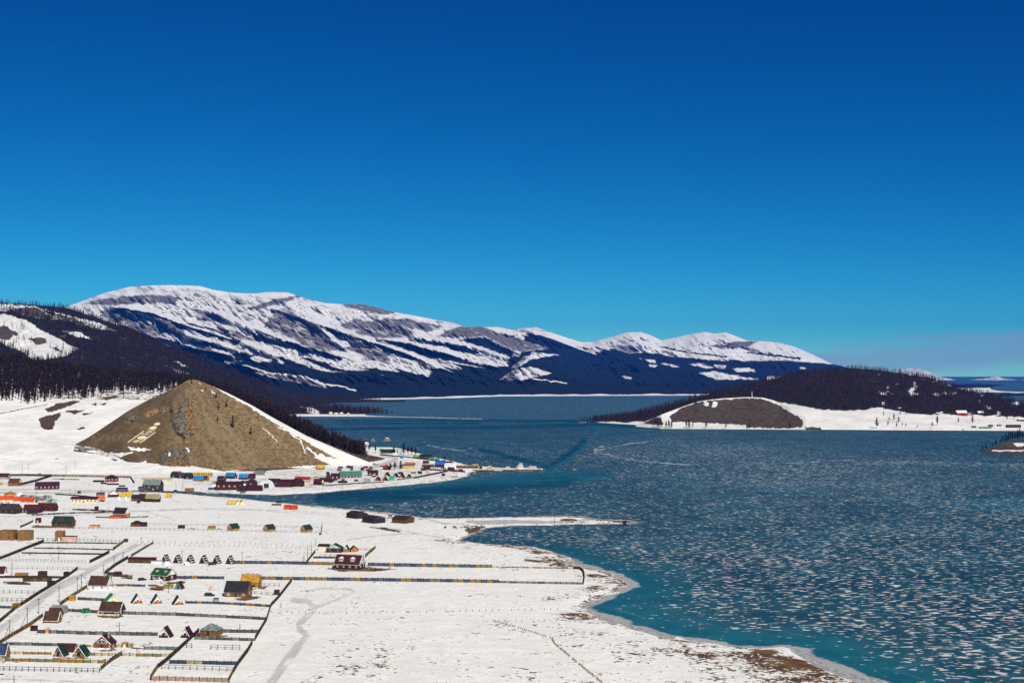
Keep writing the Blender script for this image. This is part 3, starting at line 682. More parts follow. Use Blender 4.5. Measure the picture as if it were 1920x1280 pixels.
def hill_mat():
    m, t = new_mat('hill_cover')
    A = lambda q: t.attr(q).outputs['Fac']
    n1 = t.noise(0.22, 5, 0.65); n2 = t.noise(0.05, 4, 0.6); n3 = t.noise(0.9, 3, 0.65); n4 = t.noise(0.4, 3, 0.6, stretch=(1, 1, 0.45))
    grass = t.mix(t.ramp(n1, 0.3, 0.7), (0.105, 0.070, 0.033, 1), (0.29, 0.205, 0.104, 1))
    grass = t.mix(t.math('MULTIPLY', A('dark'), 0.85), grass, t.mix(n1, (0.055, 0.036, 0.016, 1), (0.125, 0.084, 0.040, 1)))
    grass = t.mix(t.math('MULTIPLY', A('scree'), 0.35), grass, (0.33, 0.24, 0.125, 1))
    grass = t.mix(t.math('MULTIPLY', t.ramp(n3, 0.52, 0.72), 0.45), grass, (0.035, 0.027, 0.014, 1))
    rock = t.mix(t.ramp(n4, 0.38, 0.62), (0.05, 0.04, 0.03, 1), (0.23, 0.185, 0.13, 1))
    ochre = t.mix(t.ramp(n4, 0.4, 0.62), (0.10, 0.050, 0.020, 1), (0.32, 0.19, 0.09, 1))
    pert = t.math('ADD', t.math('MULTIPLY', t.math('SUBTRACT', n1, 0.5), 0.9), t.math('MULTIPLY', t.math('SUBTRACT', n2, 0.5), 0.4))
    col = t.mix(t.ramp(t.math('ADD', A('rock'), pert), 0.35, 0.65), grass, rock)
    col = t.mix(t.ramp(t.math('ADD', A('ochre'), pert), 0.4, 0.75), col, ochre)
    snow = t.mix(n2, (0.66, 0.65, 0.63, 1), (0.84, 0.82, 0.79, 1))
    col = t.mix(t.ramp(t.math('ADD', A('brown'), pert), 0.36, 0.56), snow, col)
    h = t.math('ADD', n1, t.math('MULTIPLY', n3, 0.35))
    t.out(col, 0.92, t.bump(h, 1.6, 0.9), spec=0.1)
    return m
def hill_relief(X, Y, PX, PY, T):
    z = 3.0 * (fbm(X / 28, Y / 28, 4, 105) - 0.5)
    z = z + 5.5 * polymask(PX, PY, H_ROCK, 4) * ridged(PX / 9, PY / 26, 3, 106)
    z = z + 6.5 * ridged((PX - 360) / (12 + 0.6 * np.abs(PY - 712)) * 1.6, PY / 120, 3, 108)
    gully = seg_dist(PX, PY, g('315,760 318,790 335,818 345,840')); z = z - 5.0 * np.exp(-(gully / 7) ** 2)
    return z * sstep(0, 0.08, T) * (1 - 0.75 * sstep(0.9, 1, T))
hb = [(140, 1650), (180, 1635), (215, 1600), (240, 1575), (290, 1556), (340, lake_y(884) - 4), (420, lake_y(886)), (520, lake_y(881)), (600, lake_y(877)), (650, lake_y(874)), (712, lake_y(872))]
rise = [(140, 4), (180, 30), (240, 95), (300, 160), (362, 200), (430, 170), (500, 120), (580, 65), (650, 25), (712, 6)]
sheet('bare_hill', 140, 712, 420, 170, HILL_BASE, hb, HILL_CREST, [(x, np.interp(x, [b[0] for b in hb], [b[1] for b in hb]) + np.interp(x, [r[0] for r in rise], [r[1] for r in rise])) for x in range(140, 713, 12)] + [(712, lake_y(872) + 6)],
      0.85, hill_relief, (30, 0.55), 'bare brown conical hill above the town', hill_masks, hill_mat(), rk=1.7)

# wooded peninsula on the right
PEN_CREST = [(1085, 791.5), (1110, 788), (1180, 779), (1240, 764), (1290, 750), (1350, 732), (1400, 722), (1450, 710), (1500, 698), (1560, 693), (1600, 690), (1650, 694), (1700, 701), (1750, 709), (1800, 729), (1850, 739), (1920, 756), (2200, 775)]
PEN_BASE = [(1085, 792), (1110, 791), (1210, 797), (1240, 802), (1520, 804.5), (1700, 806), (1920, 807), (2200, 810)]
PEN_EDGE = [(1085, 792), (1210, 790), (1250, 777), (1290, 766), (1350, 757), (1450, 752), (1500, 760), (1540, 768), (1600, 770), (1650, 764), (1690, 772), (1720, 777), (1780, 777), (1850, 779), (1920, 782), (2200, 790)]
def pen_masks(X, Y, PX, PY):
    wy = PY + (fbm(PX / 8, PY / 4, 3, 110) - 0.5) * 5
    fo = sstep(2, -2, wy - interp(PX, PEN_EDGE))
    thin = sstep(0.6, 0.75, fbm(PX / 18, PY / 9, 3, 111)) * sstep(1580, 1660, PX) * 0.6
    return {'forest': np.clip(fo - thin, 0, 1) * 0.95, 'brown': 0.55 * sstep(0.55, 0.8, fbm(PX / 20, PY / 3, 3, 112)) * sstep(1500, 1440, PX) + 0.25 * fbm(PX / 10, PY / 3, 3, 113), 'rock': np.zeros_like(PX)}
m_pen = terrain_mat('peninsula_cover', (0.88, 0.86, 0.83), (0.10, 0.075, 0.05), (0.3, 0.27, 0.24), (0.020, 0.014, 0.009), 0.06, 0.8)
sheet('wooded_peninsula', 1085, 2200, 330, 90, PEN_BASE, [(x, lake_y(np.interp(x, [b[0] for b in PEN_BASE], [b[1] for b in PEN_BASE]))) for x in range(1085, 2201, 25)],
      PEN_CREST, [(1085, 3180), (1150, 3450), (1300, 3650), (1600, 3950), (1920, 3800), (2200, 3600)], 1.2,
      lambda X, Y, PX, PY, T: 6 * (fbm(X / 90, Y / 110, 3, 115) - .5) * sstep(0.2, .4, T) * (1 - .7 * sstep(.9, 1, T)), (90, 0.4),
      'rounded hill on the peninsula dark with larch wood', pen_masks, m_pen)
MOUND_CREST = [(1192, 797), (1215, 789), (1240, 777), (1280, 762), (1310, 752), (1335, 748.5), (1360, 746), (1400, 744), (1430, 745), (1450, 750), (1480, 763), (1510, 782), (1540, 802)]
def mound_masks(X, Y, PX, PY):
    wx = PX + (fbm(PX / 6, PY / 5, 3, 120) - 0.5) * 6; wy = PY + (fbm(PX / 5, PY / 3, 3, 121) - 0.5) * 4
    br = polymask(wx, wy, [g('1255,781 1280,764 1305,754 1330,751 1370,748 1400,746 1430,747 1455,757 1480,772 1505,786 1506,800 1480,803 1405,801 1367,796 1300,791 1262,791'), g('1205,795 1222,784 1240,782 1245,796'), g('1510,801 1545,801 1545,806 1510,806')], 1.5)
    sn = polymask(wx, wy, [g('1320,752 1330,755 1328,763 1320,760'), g('1338,752 1346,753 1342,762 1334,764'), g('1305,793 1340,793 1400,797 1400,801 1300,801'), g('1370,745 1376,746 1372,750')], 1)
    return {'brown': br * (1 - sn), 'forest': 0 * PX, 'rock': 0.3 * fbm(PX / 6, PY / 5, 2, 122)}
m_mound = terrain_mat('mound_cover', (0.80, 0.78, 0.75), (0.074, 0.055, 0.038), (0.3, 0.27, 0.24), (0.04, 0.03, 0.02), 0.10, 0.9)
sheet('brown_mound', 1192, 1540, 180, 70, [(1192, 799), (1240, 803.2), (1540, 805.2)], [(1192, lake_y(799)), (1240, lake_y(803.2)), (1540, lake_y(805.2))], MOUND_CREST,
      [(1192, lake_y(797)), (1240, 2870), (1300, 2960), (1400, 3010), (1460, 2960), (1510, 2800), (1540, 2730)], 0.85,
      lambda X, Y, PX, PY, T: 2.0 * (fbm(X / 40, Y / 40, 3, 125) - .5) * sstep(0, .2, T) * (1 - .7 * sstep(.9, 1, T)), (40, 0.6), 'bare brown mound at the tip of the peninsula', mound_masks, m_mound, rk=1.7)

# islet at the right edge
def islet_masks(X, Y, PX, PY):
    wx = PX + (fbm(PX / 5, PY / 4, 3, 130) - 0.5) * 6; wy = PY + (fbm(PX / 5, PY / 3, 3, 131) - 0.5) * 3
    sn = polymask(wx, wy, [g('1898,830 1925,831 1990,829 1990,835 1920,835 1908,838')], 1.2)
    sn = np.maximum(sn, linemask(wx, wy, [(1.6, g('1862,845 1900,844 1960,846'))]))
    return {'brown': 1 - sn, 'forest': 0 * PX, 'rock': 0 * PX}
sheet('islet', 1838, 2040, 90, 40, [(1838, 848.5), (1870, 850), (1920, 851), (2040, 851)], [(1838, lake_y(848.5)), (1870, lake_y(850)), (1920, lake_y(851)), (2040, lake_y(851))],
      [(1838, 848), (1860, 839), (1890, 828), (1920, 825), (1960, 825), (2000, 832), (2040, 850)], [(1838, 1932), (1880, 1950), (1930, 1965), (2000, 1950), (2040, 1905)], 0.85,
      lambda X, Y, PX, PY, T: 1.5 * (fbm(X / 20, Y / 20, 3, 132) - .5) * sstep(0, .2, T) * (1 - .7 * sstep(.9, 1, T)), (25, 0.6), 'small brown islet with larches at the right edge of the lake', islet_masks, m_mound)

# low far shore and far peaks on the right
def far_masks(X, Y, PX, PY):
    f = sstep(727.5, 726, PY + (fbm(PX / 20, PY, 2, 140) - .5) * 2) + sstep(735, 738, PY + (fbm(PX / 14, PY / 2, 2, 141) - .5) * 4)
    return {'forest': f, 'brown': 0 * PX, 'rock': 0 * PX}
sheet('far_shore', 1700, 2400, 120, 30, [(1700, 742), (2400, 742)], [(1700, lake_y(742)), (2400, lake_y(742))], [(1700, 722), (1800, 719.5), (1830, 719), (1880, 721), (1940, 722), (2400, 721)], [(1700, 13500), (2400, 13500)], 1.5, None, (400, 0.1),
      'low forested far shore beyond the peninsula', far_masks, m_range)
def peak_masks(X, Y, PX, PY):
    return {'forest': 0 * PX, 'brown': 0 * PX, 'rock': 0.55 * ridged(PX / 12, PY / 6, 3, 145)}
sheet('distant_peaks', 1560, 2500, 200, 24, [(1560, 722), (2500, 722)], [(1560, 20000), (2500, 20000)], [(1560, 716), (1640, 706), (1680, 694), (1700, 690), (1720, 689), (1742, 697), (1765, 707), (1800, 713), (1840, 710), (1855, 708), (1866, 704), (1880, 709), (1910, 712), (1960, 708), (2050, 700), (2200, 705), (2500, 714)],
      [(1560, 24000), (2500, 24000)], 1.0, lambda X, Y, PX, PY, T: 40 * (ridged(PX / 14, PY / 12, 3, 146) - .5) * (1 - sstep(.8, 1, T)), (500, 0.5), 'distant snow peaks on the right horizon', peak_masks, m_range)

# wooded spit in the middle distance
def spit_masks(X, Y, PX, PY):
    return {'forest': 0.95 * sstep(777.5, 775, PY) * (1 - polymask(PX, PY, [g('563,763 585,764 600,772 596,777 575,772')], 3)), 'brown': 0 * PX, 'rock': 0 * PX}
sheet('wooded_spit', 480, 905, 160, 14, [(480, 779.5), (700, 780), (820, 782.5), (905, 786.3)], [(480, lake_y(779.5)), (700, lake_y(780)), (820, lake_y(782.5)), (905, lake_y(786.3))],
      [(480, 757), (560, 757), (600, 762), (680, 770), (740, 777.4), (780, 780.6), (820, 782.35), (905, 786.25)], [(480, 4700), (560, 4600), (600, 4400), (680, 4050), (740, 3760), (780, 3570), (820, lake_y(782.35)), (905, lake_y(786.25))], 1.0,
      lambda X, Y, PX, PY, T: 1.5 * sstep(0.0, 0.3, T) * sstep(800, 740, PX), (60, 0.15), 'low spit with a wood and snowy beach in the middle distance', spit_masks, m_pen, rk=0.0)

# air between here and the mountains
def build_haze():
    x0, x1, y0, y1, z0, z1 = -16000, 20000, -400, 26500, -6, 1080
    v = [(x, y, z) for z in (z0, z1) for y in (y0, y1) for x in (x0, x1)]
    me = bpy.data.meshes.new('haze')
    me.from_pydata(v, [], [(0, 2, 3, 1), (4, 5, 7, 6), (0, 1, 5, 4), (2, 6, 7, 3), (0, 4, 6, 2), (1, 3, 7, 5)])
    m = bpy.data.materials.new('haze'); m.use_nodes = True
    t = m.node_tree; t.nodes.clear()
    pv = t.nodes.new('ShaderNodeVolumePrincipled')
    pv.inputs['Color'].default_value = (0.02, 0.21, 1.0, 1)
    pv.inputs['Density'].default_value = 2.4e-5
    pv.inputs['Anisotropy'].default_value = 0.0
    o = t.nodes.new('ShaderNodeOutputMaterial')
    t.links.new(pv.outputs[0], o.inputs['Volume'])
    me.materials.append(m)
    ob = link(bpy.data.objects.new('haze', me)); tag(ob, 'thin blue air in front of the far mountains', 'haze', kind='stuff')
HAZE = True
if HAZE: build_haze()

# ================================================================== BUILDERS
class MB:
    """collects solid pieces of one mesh"""
    def __init__(self): self.v = []; self.f = []
    def add(self, vs, fs):
        b = len(self.v); self.v += [tuple(p) for p in vs]; self.f += [tuple(b + i for i in f) for f in fs]; return self
    def box(self, x0, x1, y0, y1, z0, z1):
        return self.add([(x0, y0, z0), (x1, y0, z0), (x1, y1, z0), (x0, y1, z0), (x0, y0, z1), (x1, y0, z1), (x1, y1, z1), (x0, y1, z1)],
                        [(0, 3, 2, 1), (4, 5, 6, 7), (0, 1, 5, 4), (1, 2, 6, 5), (2, 3, 7, 6), (3, 0, 4, 7)])
    def slab(self, a, b, c, d, t):
        """quad a b c d (counter-clockwise seen from its outer side) given thickness t inwards"""
        A, B, C, D = map(Vector, (a, b, c, d)); n = (B - A).cross(D - A).normalized() * t
        return self.add([A, B, C, D, A - n, B - n, C - n, D - n], [(0, 1, 2, 3), (7, 6, 5, 4), (0, 4, 5, 1), (1, 5, 6, 2), (2, 6, 7, 3), (3, 7, 4, 0)])
    def prism(self, tri, n0, n1, axis='y'):
        """polygon tri in the (u, z) plane stretched along axis from n0 to n1"""
        k = len(tri)
        mk = (lambda u, z, n: (u, n, z)) if axis == 'y' else (lambda u, z, n: (n, u, z))
        vs = [mk(u, z, n0) for u, z in tri] + [mk(u, z, n1) for u, z in tri]
        return self.add(vs, [tuple(range(k)), tuple(range(2 * k - 1, k - 1, -1))] + [(i, i + k, (i + 1) % k + k, (i + 1) % k) for i in range(k)])
    def tube(self, p, q, r0, r1=None, n=6):
        p, q = Vector(p), Vector(q); r1 = r0 if r1 is None else r1
        d = (q - p).normalized(); u = d.orthogonal().normalized(); w = d.cross(u)
        vs = [p + (u * math.cos(a) + w * math.sin(a)) * r0 for a in [2 * math.pi * i / n for i in range(n)]] + [q + (u * math.cos(a) + w * math.sin(a)) * r1 for a in [2 * math.pi * i / n for i in range(n)]]
        return self.add(vs, [tuple(range(n - 1, -1, -1)), tuple(range(n, 2 * n))] + [(i, (i + 1) % n, (i + 1) % n + n, i + n) for i in range(n)])
    def lathe(self, prof, n=14, cx=0, cy=0):
        vs = []; fs = []
        for r, z in prof:
            for i in range(n):
                a = 2 * math.pi * i / n; vs.append((cx + r * math.cos(a), cy + r * math.sin(a), z))
        for j in range(len(prof) - 1):
            for i in range(n): fs.append((j * n + i, j * n + (i + 1) % n, (j + 1) * n + (i + 1) % n, (j + 1) * n + i))
        fs.append(tuple(range(n - 1, -1, -1))); fs.append(tuple((len(prof) - 1) * n + i for i in range(n)))
        return self.add(vs, fs)
    def mesh(self, name, mat=None, sm=False):
        me = bpy.data.meshes.new(name); me.from_pydata(self.v, [], self.f); me.update()
        if mat is not None: me.materials.append(mat)
        if sm: smooth(me)
        return me
    def build(self, name, mat, parent=None, sm=False):
        o = link(bpy.data.objects.new(name, self.mesh(name, mat, sm)))
        if parent is not None: o.parent = parent
        return o
def inst(name, me, parent=None, loc=(0, 0, 0), rz=0.0, sc=None):
    o = link(bpy.data.objects.new(name, me)); o.location = loc; o.rotation_euler = (0, 0, rz)
    if sc: o.scale = sc
    if parent is not None: o.parent = parent
    return o
def root(name, loc, rz, label, cat, group=None):
    o = link(bpy.data.objects.new(name, None)); o.location = loc; o.rotation_euler = (0, 0, rz); o.empty_display_size = 1
    tag(o, label, cat, group); return o

C = dict(
    maroon=(0.058, 0.010, 0.010), dmaroon=(0.040, 0.009, 0.011), red=(0.24, 0.02, 0.015), orange=(0.46, 0.10, 0.018), rorange=(0.52, 0.05, 0.010), brown=(0.085, 0.038, 0.018), dbrown=(0.038, 0.018, 0.012),
    roofbrown=(0.060, 0.026, 0.016), wood=(0.19, 0.085, 0.028), ochre=(0.30, 0.15, 0.03), yellow=(0.58, 0.34, 0.02), mustard=(0.42, 0.22, 0.02), cream=(0.68, 0.58, 0.40), white=(0.78, 0.77, 0.74), grey=(0.26, 0.27, 0.28),
    dgrey=(0.09, 0.09, 0.10), black=(0.018, 0.016, 0.020), purple=(0.045, 0.012, 0.035), green=(0.012, 0.075, 0.035), dgreen=(0.010, 0.035, 0.026), lgreen=(0.03, 0.20, 0.07), teal=(0.04, 0.22, 0.18), tealgrey=(0.10, 0.16, 0.16), blue=(0.01, 0.19, 0.48), dblue=(0.03, 0.05, 0.11),
    pink=(0.60, 0.36, 0.28), peach=(0.58, 0.28, 0.16), olive=(0.26, 0.23, 0.10), beige=(0.48, 0.38, 0.24), paleblue=(0.52, 0.58, 0.60), plank=(0.20, 0.11, 0.035), glass=(0.02, 0.025, 0.035), steel=(0.16, 0.20, 0.19), mint=(0.35, 0.52, 0.42), violet=(0.045, 0.032, 0.042))
def K(c, rough=0.75): return paint(C[c] if isinstance(c, str) else c, rough)
GLASS = None
def glass():
    if 'pane_glass' not in MATS:
        m, t = new_mat('pane_glass'); t.out((0.02, 0.026, 0.035, 1), 0.15, spec=0.6)
    return MATS['pane_glass']

def base_at(px, py, depth, rz, z=None):
    x, y = G(px, py, 1.0)
    return (x - math.sin(rz) * depth / 2, y + math.cos(rz) * depth / 2, 0.95 if z is None else z)
def window(par, cx, cz, w, h, y, side='f', frame='white'):
    """framed pane on the front (y = outside plane) or the right side"""
    fr = MB(); pn = MB(); e = min(0.22, w * 0.16)
    if side == 'f':
        fr.box(cx - w / 2, cx + w / 2, y - 0.07, y + 0.05, cz - h / 2, cz + h / 2)
        pn.box(cx - w / 2 + e, cx - e * 0.3, y - 0.10, y - 0.02, cz - h / 2 + e, cz + h / 2 - e).box(cx + e * 0.3, cx + w / 2 - e, y - 0.10, y - 0.02, cz - h / 2 + e, cz + h / 2 - e)
    else:
        fr.box(y - 0.05, y + 0.07, cx - w / 2, cx + w / 2, cz - h / 2, cz + h / 2)
        pn.box(y + 0.02, y + 0.10, cx - w / 2 + e, cx - e * 0.3, cz - h / 2 + e, cz + h / 2 - e).box(y + 0.02, y + 0.10, cx + e * 0.3, cx + w / 2 - e, cz - h / 2 + e, cz + h / 2 - e)
    f = fr.build('window', K(frame), par); pn.build('pane', glass(), f)
def house(label, px, py, w, h, rh, wall, roof, d=None, rot=-7, ridge='x', gable=None, trim=None, nf=0, ns=0, door=None, chim=False, dorm=0, porch=None, eave=0.35, name='house', cat='house', group=None, frame='white', hip=False, shed=False, wz=None, z=None, skylight=0, band=None, gwin=False):
    s = mpp(py)
    W, H, RH = w * s, h * s, rh * s
    D = (d * s) if d else max(3.0, min(0.8 * W, 9.0))
    rz = math.radians(rot)
    r = root(name, base_at(px, py, D, rz, z), rz, label, cat, group)
    e = min(eave, W * 0.08 + 0.1)
    wm = K(wall); rm = K(roof, 0.6)
    wb = MB().box(-W / 2, W / 2, -D / 2, D / 2, -0.6, H)
    th = max(0.12, 0.10 * s * 2)
    if shed:
        wb.v[4:8] = [(-W / 2, -D / 2, H), (W / 2, -D / 2, H + RH), (W / 2, D / 2, H + RH), (-W / 2, D / 2, H)] if ridge == 'x' else [(-W / 2, -D / 2, H), (W / 2, -D / 2, H), (W / 2, D / 2, H + RH), (-W / 2, D / 2, H + RH)]
        a = [(-W / 2 - e, -D / 2 - e), (W / 2 + e, -D / 2 - e), (W / 2 + e, D / 2 + e), (-W / 2 - e, D / 2 + e)]
        zz = (lambda x, y: H + RH * (x / W + 0.5)) if ridge == 'x' else (lambda x, y: H + RH * (y / D + 0.5))
        rb = MB().slab(*[(x, y, zz(x, y) + th + 0.02) for x, y in a], th)
    elif hip:
        k = max(0.05, (W - D) / 2) if W > D else 0.05
        ks = 0.06 if W <= D else 0
        rb = MB()
        o = [(-W / 2 - e, -D / 2 - e, H + 0.02), (W / 2 + e, -D / 2 - e, H + 0.02), (W / 2 + e, D / 2 + e, H + 0.02), (-W / 2 - e, D / 2 + e, H + 0.02)]
        rb.add(o + [(-k, 0, H + RH), (k, 0, H + RH)], [(0, 1, 5, 4), (1, 2, 5), (2, 3, 4, 5), (3, 0, 4), (3, 2, 1, 0)])
    elif ridge == 'x':
        sl = RH / (D / 2); ze = H - sl * e
        rb = MB().slab((-W / 2 - e, -D / 2 - e, ze + th), (W / 2 + e, -D / 2 - e, ze + th), (W / 2 + e, 0, H + RH + th), (-W / 2 - e, 0, H + RH + th), th)
        rb.slab((W / 2 + e, D / 2 + e, ze + th), (-W / 2 - e, D / 2 + e, ze + th), (-W / 2 - e, 0, H + RH + th), (W / 2 + e, 0, H + RH + th), th)
        gt = [(-D / 2 + 0.02, H), (D / 2 - 0.02, H), (0, H + RH - 0.04)]
        for sx in (-1, 1):
            gm = MB().prism(gt, sx * (W / 2 - 0.15), sx * (W / 2 - 0.002), 'x')
            if gable: gm.build('gable', K(gable), r)
            else: wb.add(gm.v, gm.f)
            if trim and sx > 0:
                tb = MB(); q = max(0.22, 0.8 * s); x0, x1 = W / 2 + e * 0.5, W / 2 + e + 0.04
                for sy in (-1, 1):
                    tb.prism([(sy * (D / 2 + e), ze + th + 0.03), (0, H + RH + th + 0.03), (0, H + RH + th - q), (sy * (D / 2 + e - 0.1), ze + th - q)], x0, x1, 'x')
                tb.build('barge_board', K(trim), r)
        if trim: MB().box(-W / 2 - e, W / 2 + e - 0.05, -D / 2 - e - 0.05, -D / 2 - e + 0.02, ze + th - max(0.2, 0.6 * s), ze + th - 0.02).build('fascia', K(trim), r)
    else:
        sl = RH / (W / 2); ze = H - sl * e
        rb = MB().slab((-W / 2 - e, D / 2 + e, ze + th), (-W / 2 - e, -D / 2 - e, ze + th), (0, -D / 2 - e, H + RH + th), (0, D / 2 + e, H + RH + th), th)
        rb.slab((W / 2 + e, -D / 2 - e, ze + th), (W / 2 + e, D / 2 + e, ze + th), (0, D / 2 + e, H + RH + th), (0, -D / 2 - e, H + RH + th), th)
        gt = [(-W / 2 + 0.02, H), (W / 2 - 0.02, H), (0, H + RH - 0.04)]
        for sy in (-1, 1):
            gm = MB().prism(gt, sy * (D / 2 - 0.15), sy * (D / 2 - 0.002), 'y')
            if gable: gm.build('gable', K(gable), r)
            else: wb.add(gm.v, gm.f)
        if trim:
            tb = MB(); q = max(0.22, 0.8 * s)
            for sx in (-1, 1):
                tb.prism([(sx * (W / 2 + e), ze + th + 0.03), (0, H + RH + th + 0.03), (0, H + RH + th - q), (sx * (W / 2 + e - 0.1), ze + th - q)], -D / 2 - e - 0.05, -D / 2 - e * 0.5, 'y')
            tb.build('barge_board', K(trim), r)
    wb.build('wall', wm, r)
    ro = rb.build('roof', rm, r)
    if chim:
        MB().box(W * 0.18, W * 0.18 + 0.7, -0.35, 0.35, H + RH * 0.4, H + RH + 0.9).build('chimney', K('grey'), ro)
    wh = min(H * 0.55, 1.5); ww = min(max(1.1, 2.4 * s), W / max(1, nf) * 0.55) if nf else 1.2
    for i in range(nf):
        cx = -W / 2 + W * (i + 0.5) / nf
        if door and i == nf // 2: 
            MB().box(cx - 0.5, cx + 0.5, -D / 2 - 0.06, -D / 2 + 0.05, -0.1, min(2.1, H * 0.8)).build('door', K(door), r); continue
        window(r, cx, (wz or 0.56) * H, ww, wh, -D / 2, 'f', frame)
    if nf == 0 and door:
        MB().box(-0.55, 0.55, -D / 2 - 0.06, -D / 2 + 0.05, -0.1, min(2.1, H * 0.85)).build('door', K(door), r)
    for i in range(ns):
        cy = -D / 2 + D * (i + 0.5) / ns
        window(r, cy, 0.56 * H, min(1.4, D / ns * 0.5), wh, W / 2, 's', frame)
    for i in range(skylight):
        cx = -W / 4 + W / 2 * i / max(1, skylight - 1)
        y0 = -D / 2 * 0.62; z0 = H + RH * 0.38; z1 = H + RH * 0.62; y1 = -D / 2 * 0.38
        f = MB().slab((cx - 0.7, y0, z0 + th + 0.25), (cx + 0.7, y0, z0 + th + 0.25), (cx + 0.7, y1, z1 + th + 0.25), (cx - 0.7, y1, z1 + th + 0.25), 0.3).build('window', K('cream'), ro)
        MB().slab((cx - 0.4, y0 + 0.25, z0 + th + 0.5), (cx + 0.4, y0 + 0.25, z0 + th + 0.5), (cx + 0.4, y1 - 0.25, z1 + th + 0.1), (cx - 0.4, y1 - 0.25, z1 + th + 0.1), 0.1).build('pane', glass(), f)
    for i in range(dorm):
        cx = (-W * 0.27 + W * 0.46 * i) if dorm > 1 else 0.0; dw = 1.15 if dorm > 1 else 2.0
        zf = H + RH * 0.30; yf = -D / 2 * 0.70 - 0.2
        dm = MB().box(cx - dw, cx + dw, yf, -D * 0.1, zf, zf + 1.6).prism([(cx - dw - 0.2, zf + 1.6), (cx + dw + 0.2, zf + 1.6), (cx, zf + 2.4)], yf - 0.15, -D * 0.06, 'y').build('dormer', K('white' if dorm > 1 else wall), ro)
        for q in (-0.5, 0.5): MB().box(cx + q - 0.32, cx + q + 0.32, yf - 0.06, yf + 0.04, zf + 0.45, zf + 1.45).build('pane', glass(), dm)
    if porch:
        pb = MB()
        for i in range(6):
            x = -W / 2 + W * i / 5; pb.box(x - 0.08, x + 0.08, -D / 2 - 1.5, -D / 2 - 1.34, -0.5, min(H, 2.4) if i in (0, 5) else 1.0)
        pb.box(-W / 2, W / 2, -D / 2 - 1.47, -D / 2 - 1.37, 0.25, 1.02)
        for sx in (-1, 1): pb.box(sx * W / 2 - 0.05, sx * W / 2 + 0.05, -D / 2 - 1.33, -D / 2 - 0.01, 0.25, 1.0)
        pb.build('porch_rail', K(porch), r)
        MB().box(-W / 2, W / 2, -D / 2 - 1.5, -D / 2 - 0.01, -0.55, 0.15).build('porch_floor', K('wood'), r)
    if gwin:
        k = 0.55; zb = H + RH * 0.10; hw = W * 0.30; zt = zb + RH * 0.52; yy = -D / 2
        gf = MB().prism([(-hw, zb), (hw, zb), (hw, zb + RH * 0.12), (0, zt), (-hw, zb + RH * 0.12)], yy - 0.10, yy - 0.012).build('gable_window', K('white'), r)
        for q in (-1, 1): MB().prism([(q * hw * 0.86, zb + 0.2), (q * 0.15, zb + 0.2), (q * 0.15, zt - RH * 0.12), (q * hw * 0.86, zb + RH * 0.14)], yy - 0.16, yy - 0.11).build('pane', glass(), gf)
    if band:
        MB().box(-W / 2 - 0.03, W / 2 + 0.03, -D / 2 - 0.03, D / 2 + 0.03, H * 0.86, H * 0.97).build('eaves_band', K(band), r)
    return r
def aframe(label, px, py, w, h, front, roof, rot=-7, d=None, trim='white', door='dbrown', windows=True, lower=None, stripes=None, group=None, name='a_frame_cabin', cat='cabin', z=None):
    s = mpp(py); W, H = w * s, h * s; D = (d * s) if d else W * 1.05
    rz = math.radians(rot)
    r = root(name, base_at(px, py, D, rz, z), rz, label, cat, group)
    k = W * 0.94 / 2
    MB().prism([(-k, -0.3), (k, -0.3), (0, H * 0.95)], -D / 2 + 0.5, D / 2 - 0.1).build('wall', K(front), r)
    if lower:
        hz = H * 0.26
        MB().prism([(-k * 0.80, -0.3), (k * 0.80, -0.3), (k * 0.66, hz), (-k * 0.66, hz)], -D / 2 + 0.40, -D / 2 + 0.53).build('front_panel', K(lower), r)
    th = 0.16
    for sx in (-1, 1):
        a = [(sx * W / 2, -D / 2, -0.2), (sx * W / 2, D / 2, -0.2), (0, D / 2, H), (0, -D / 2, H)]
        if sx < 0: a = [a[1], a[0], a[3], a[2]]
        ro = MB().slab(*a, th).build('roof', K(roof, 0.55), r)
        if stripes:
            sb = MB()
            for i in range(3):
                t0 = 0.20 + 0.26 * i; q = lambda t, y: (sx * (W / 2 * (1 - t) + 0.05), y, -0.2 + (H + 0.2) * t + 0.05)
                b = [q(t0, -D / 2), q(t0, D / 2), q(t0 + 0.055, D / 2), q(t0 + 0.055, -D / 2)]
                if sx < 0: b = [b[1], b[0], b[3], b[2]]
                sb.slab(*b, 0.06)
            sb.build('stripe', K(stripes), ro)
    if trim:
        q = max(0.24, 0.75 * s); tb = MB()
        for sx in (-1, 1):
            tb.prism([(sx * (W / 2 + 0.02), -0.2), (0, H + 0.05), (0, H - q * 1.5), (sx * (W / 2 - q), -0.2)], -D / 2 - 0.08, -D / 2 - 0.01)
        tb.build('barge_board', K(trim), r)
    if door:
        MB().box(-W * 0.10, W * 0.10, -D / 2 + 0.34, -D / 2 + 0.52, -0.2, H * 0.46).build('door', K(door), r)
    if windows and W > 4:
        for sx in (-1, 1): window(r, sx * W * 0.2, H * 0.27, W * 0.12, H * 0.16, -D / 2 + 0.47)
    return r
def shed_box(label, px, py, w, h, wall, roof=None, rot=-7, d=None, cat='shed', name='shed', slope=0.12, group=None, door=None, lid=None, z=None):
    return house(label, px, py, w, h, h * slope, wall, roof or wall, d=d, rot=rot, shed=True, ridge='y', eave=0.12, name=name, cat=cat, group=group, door=door, z=z)
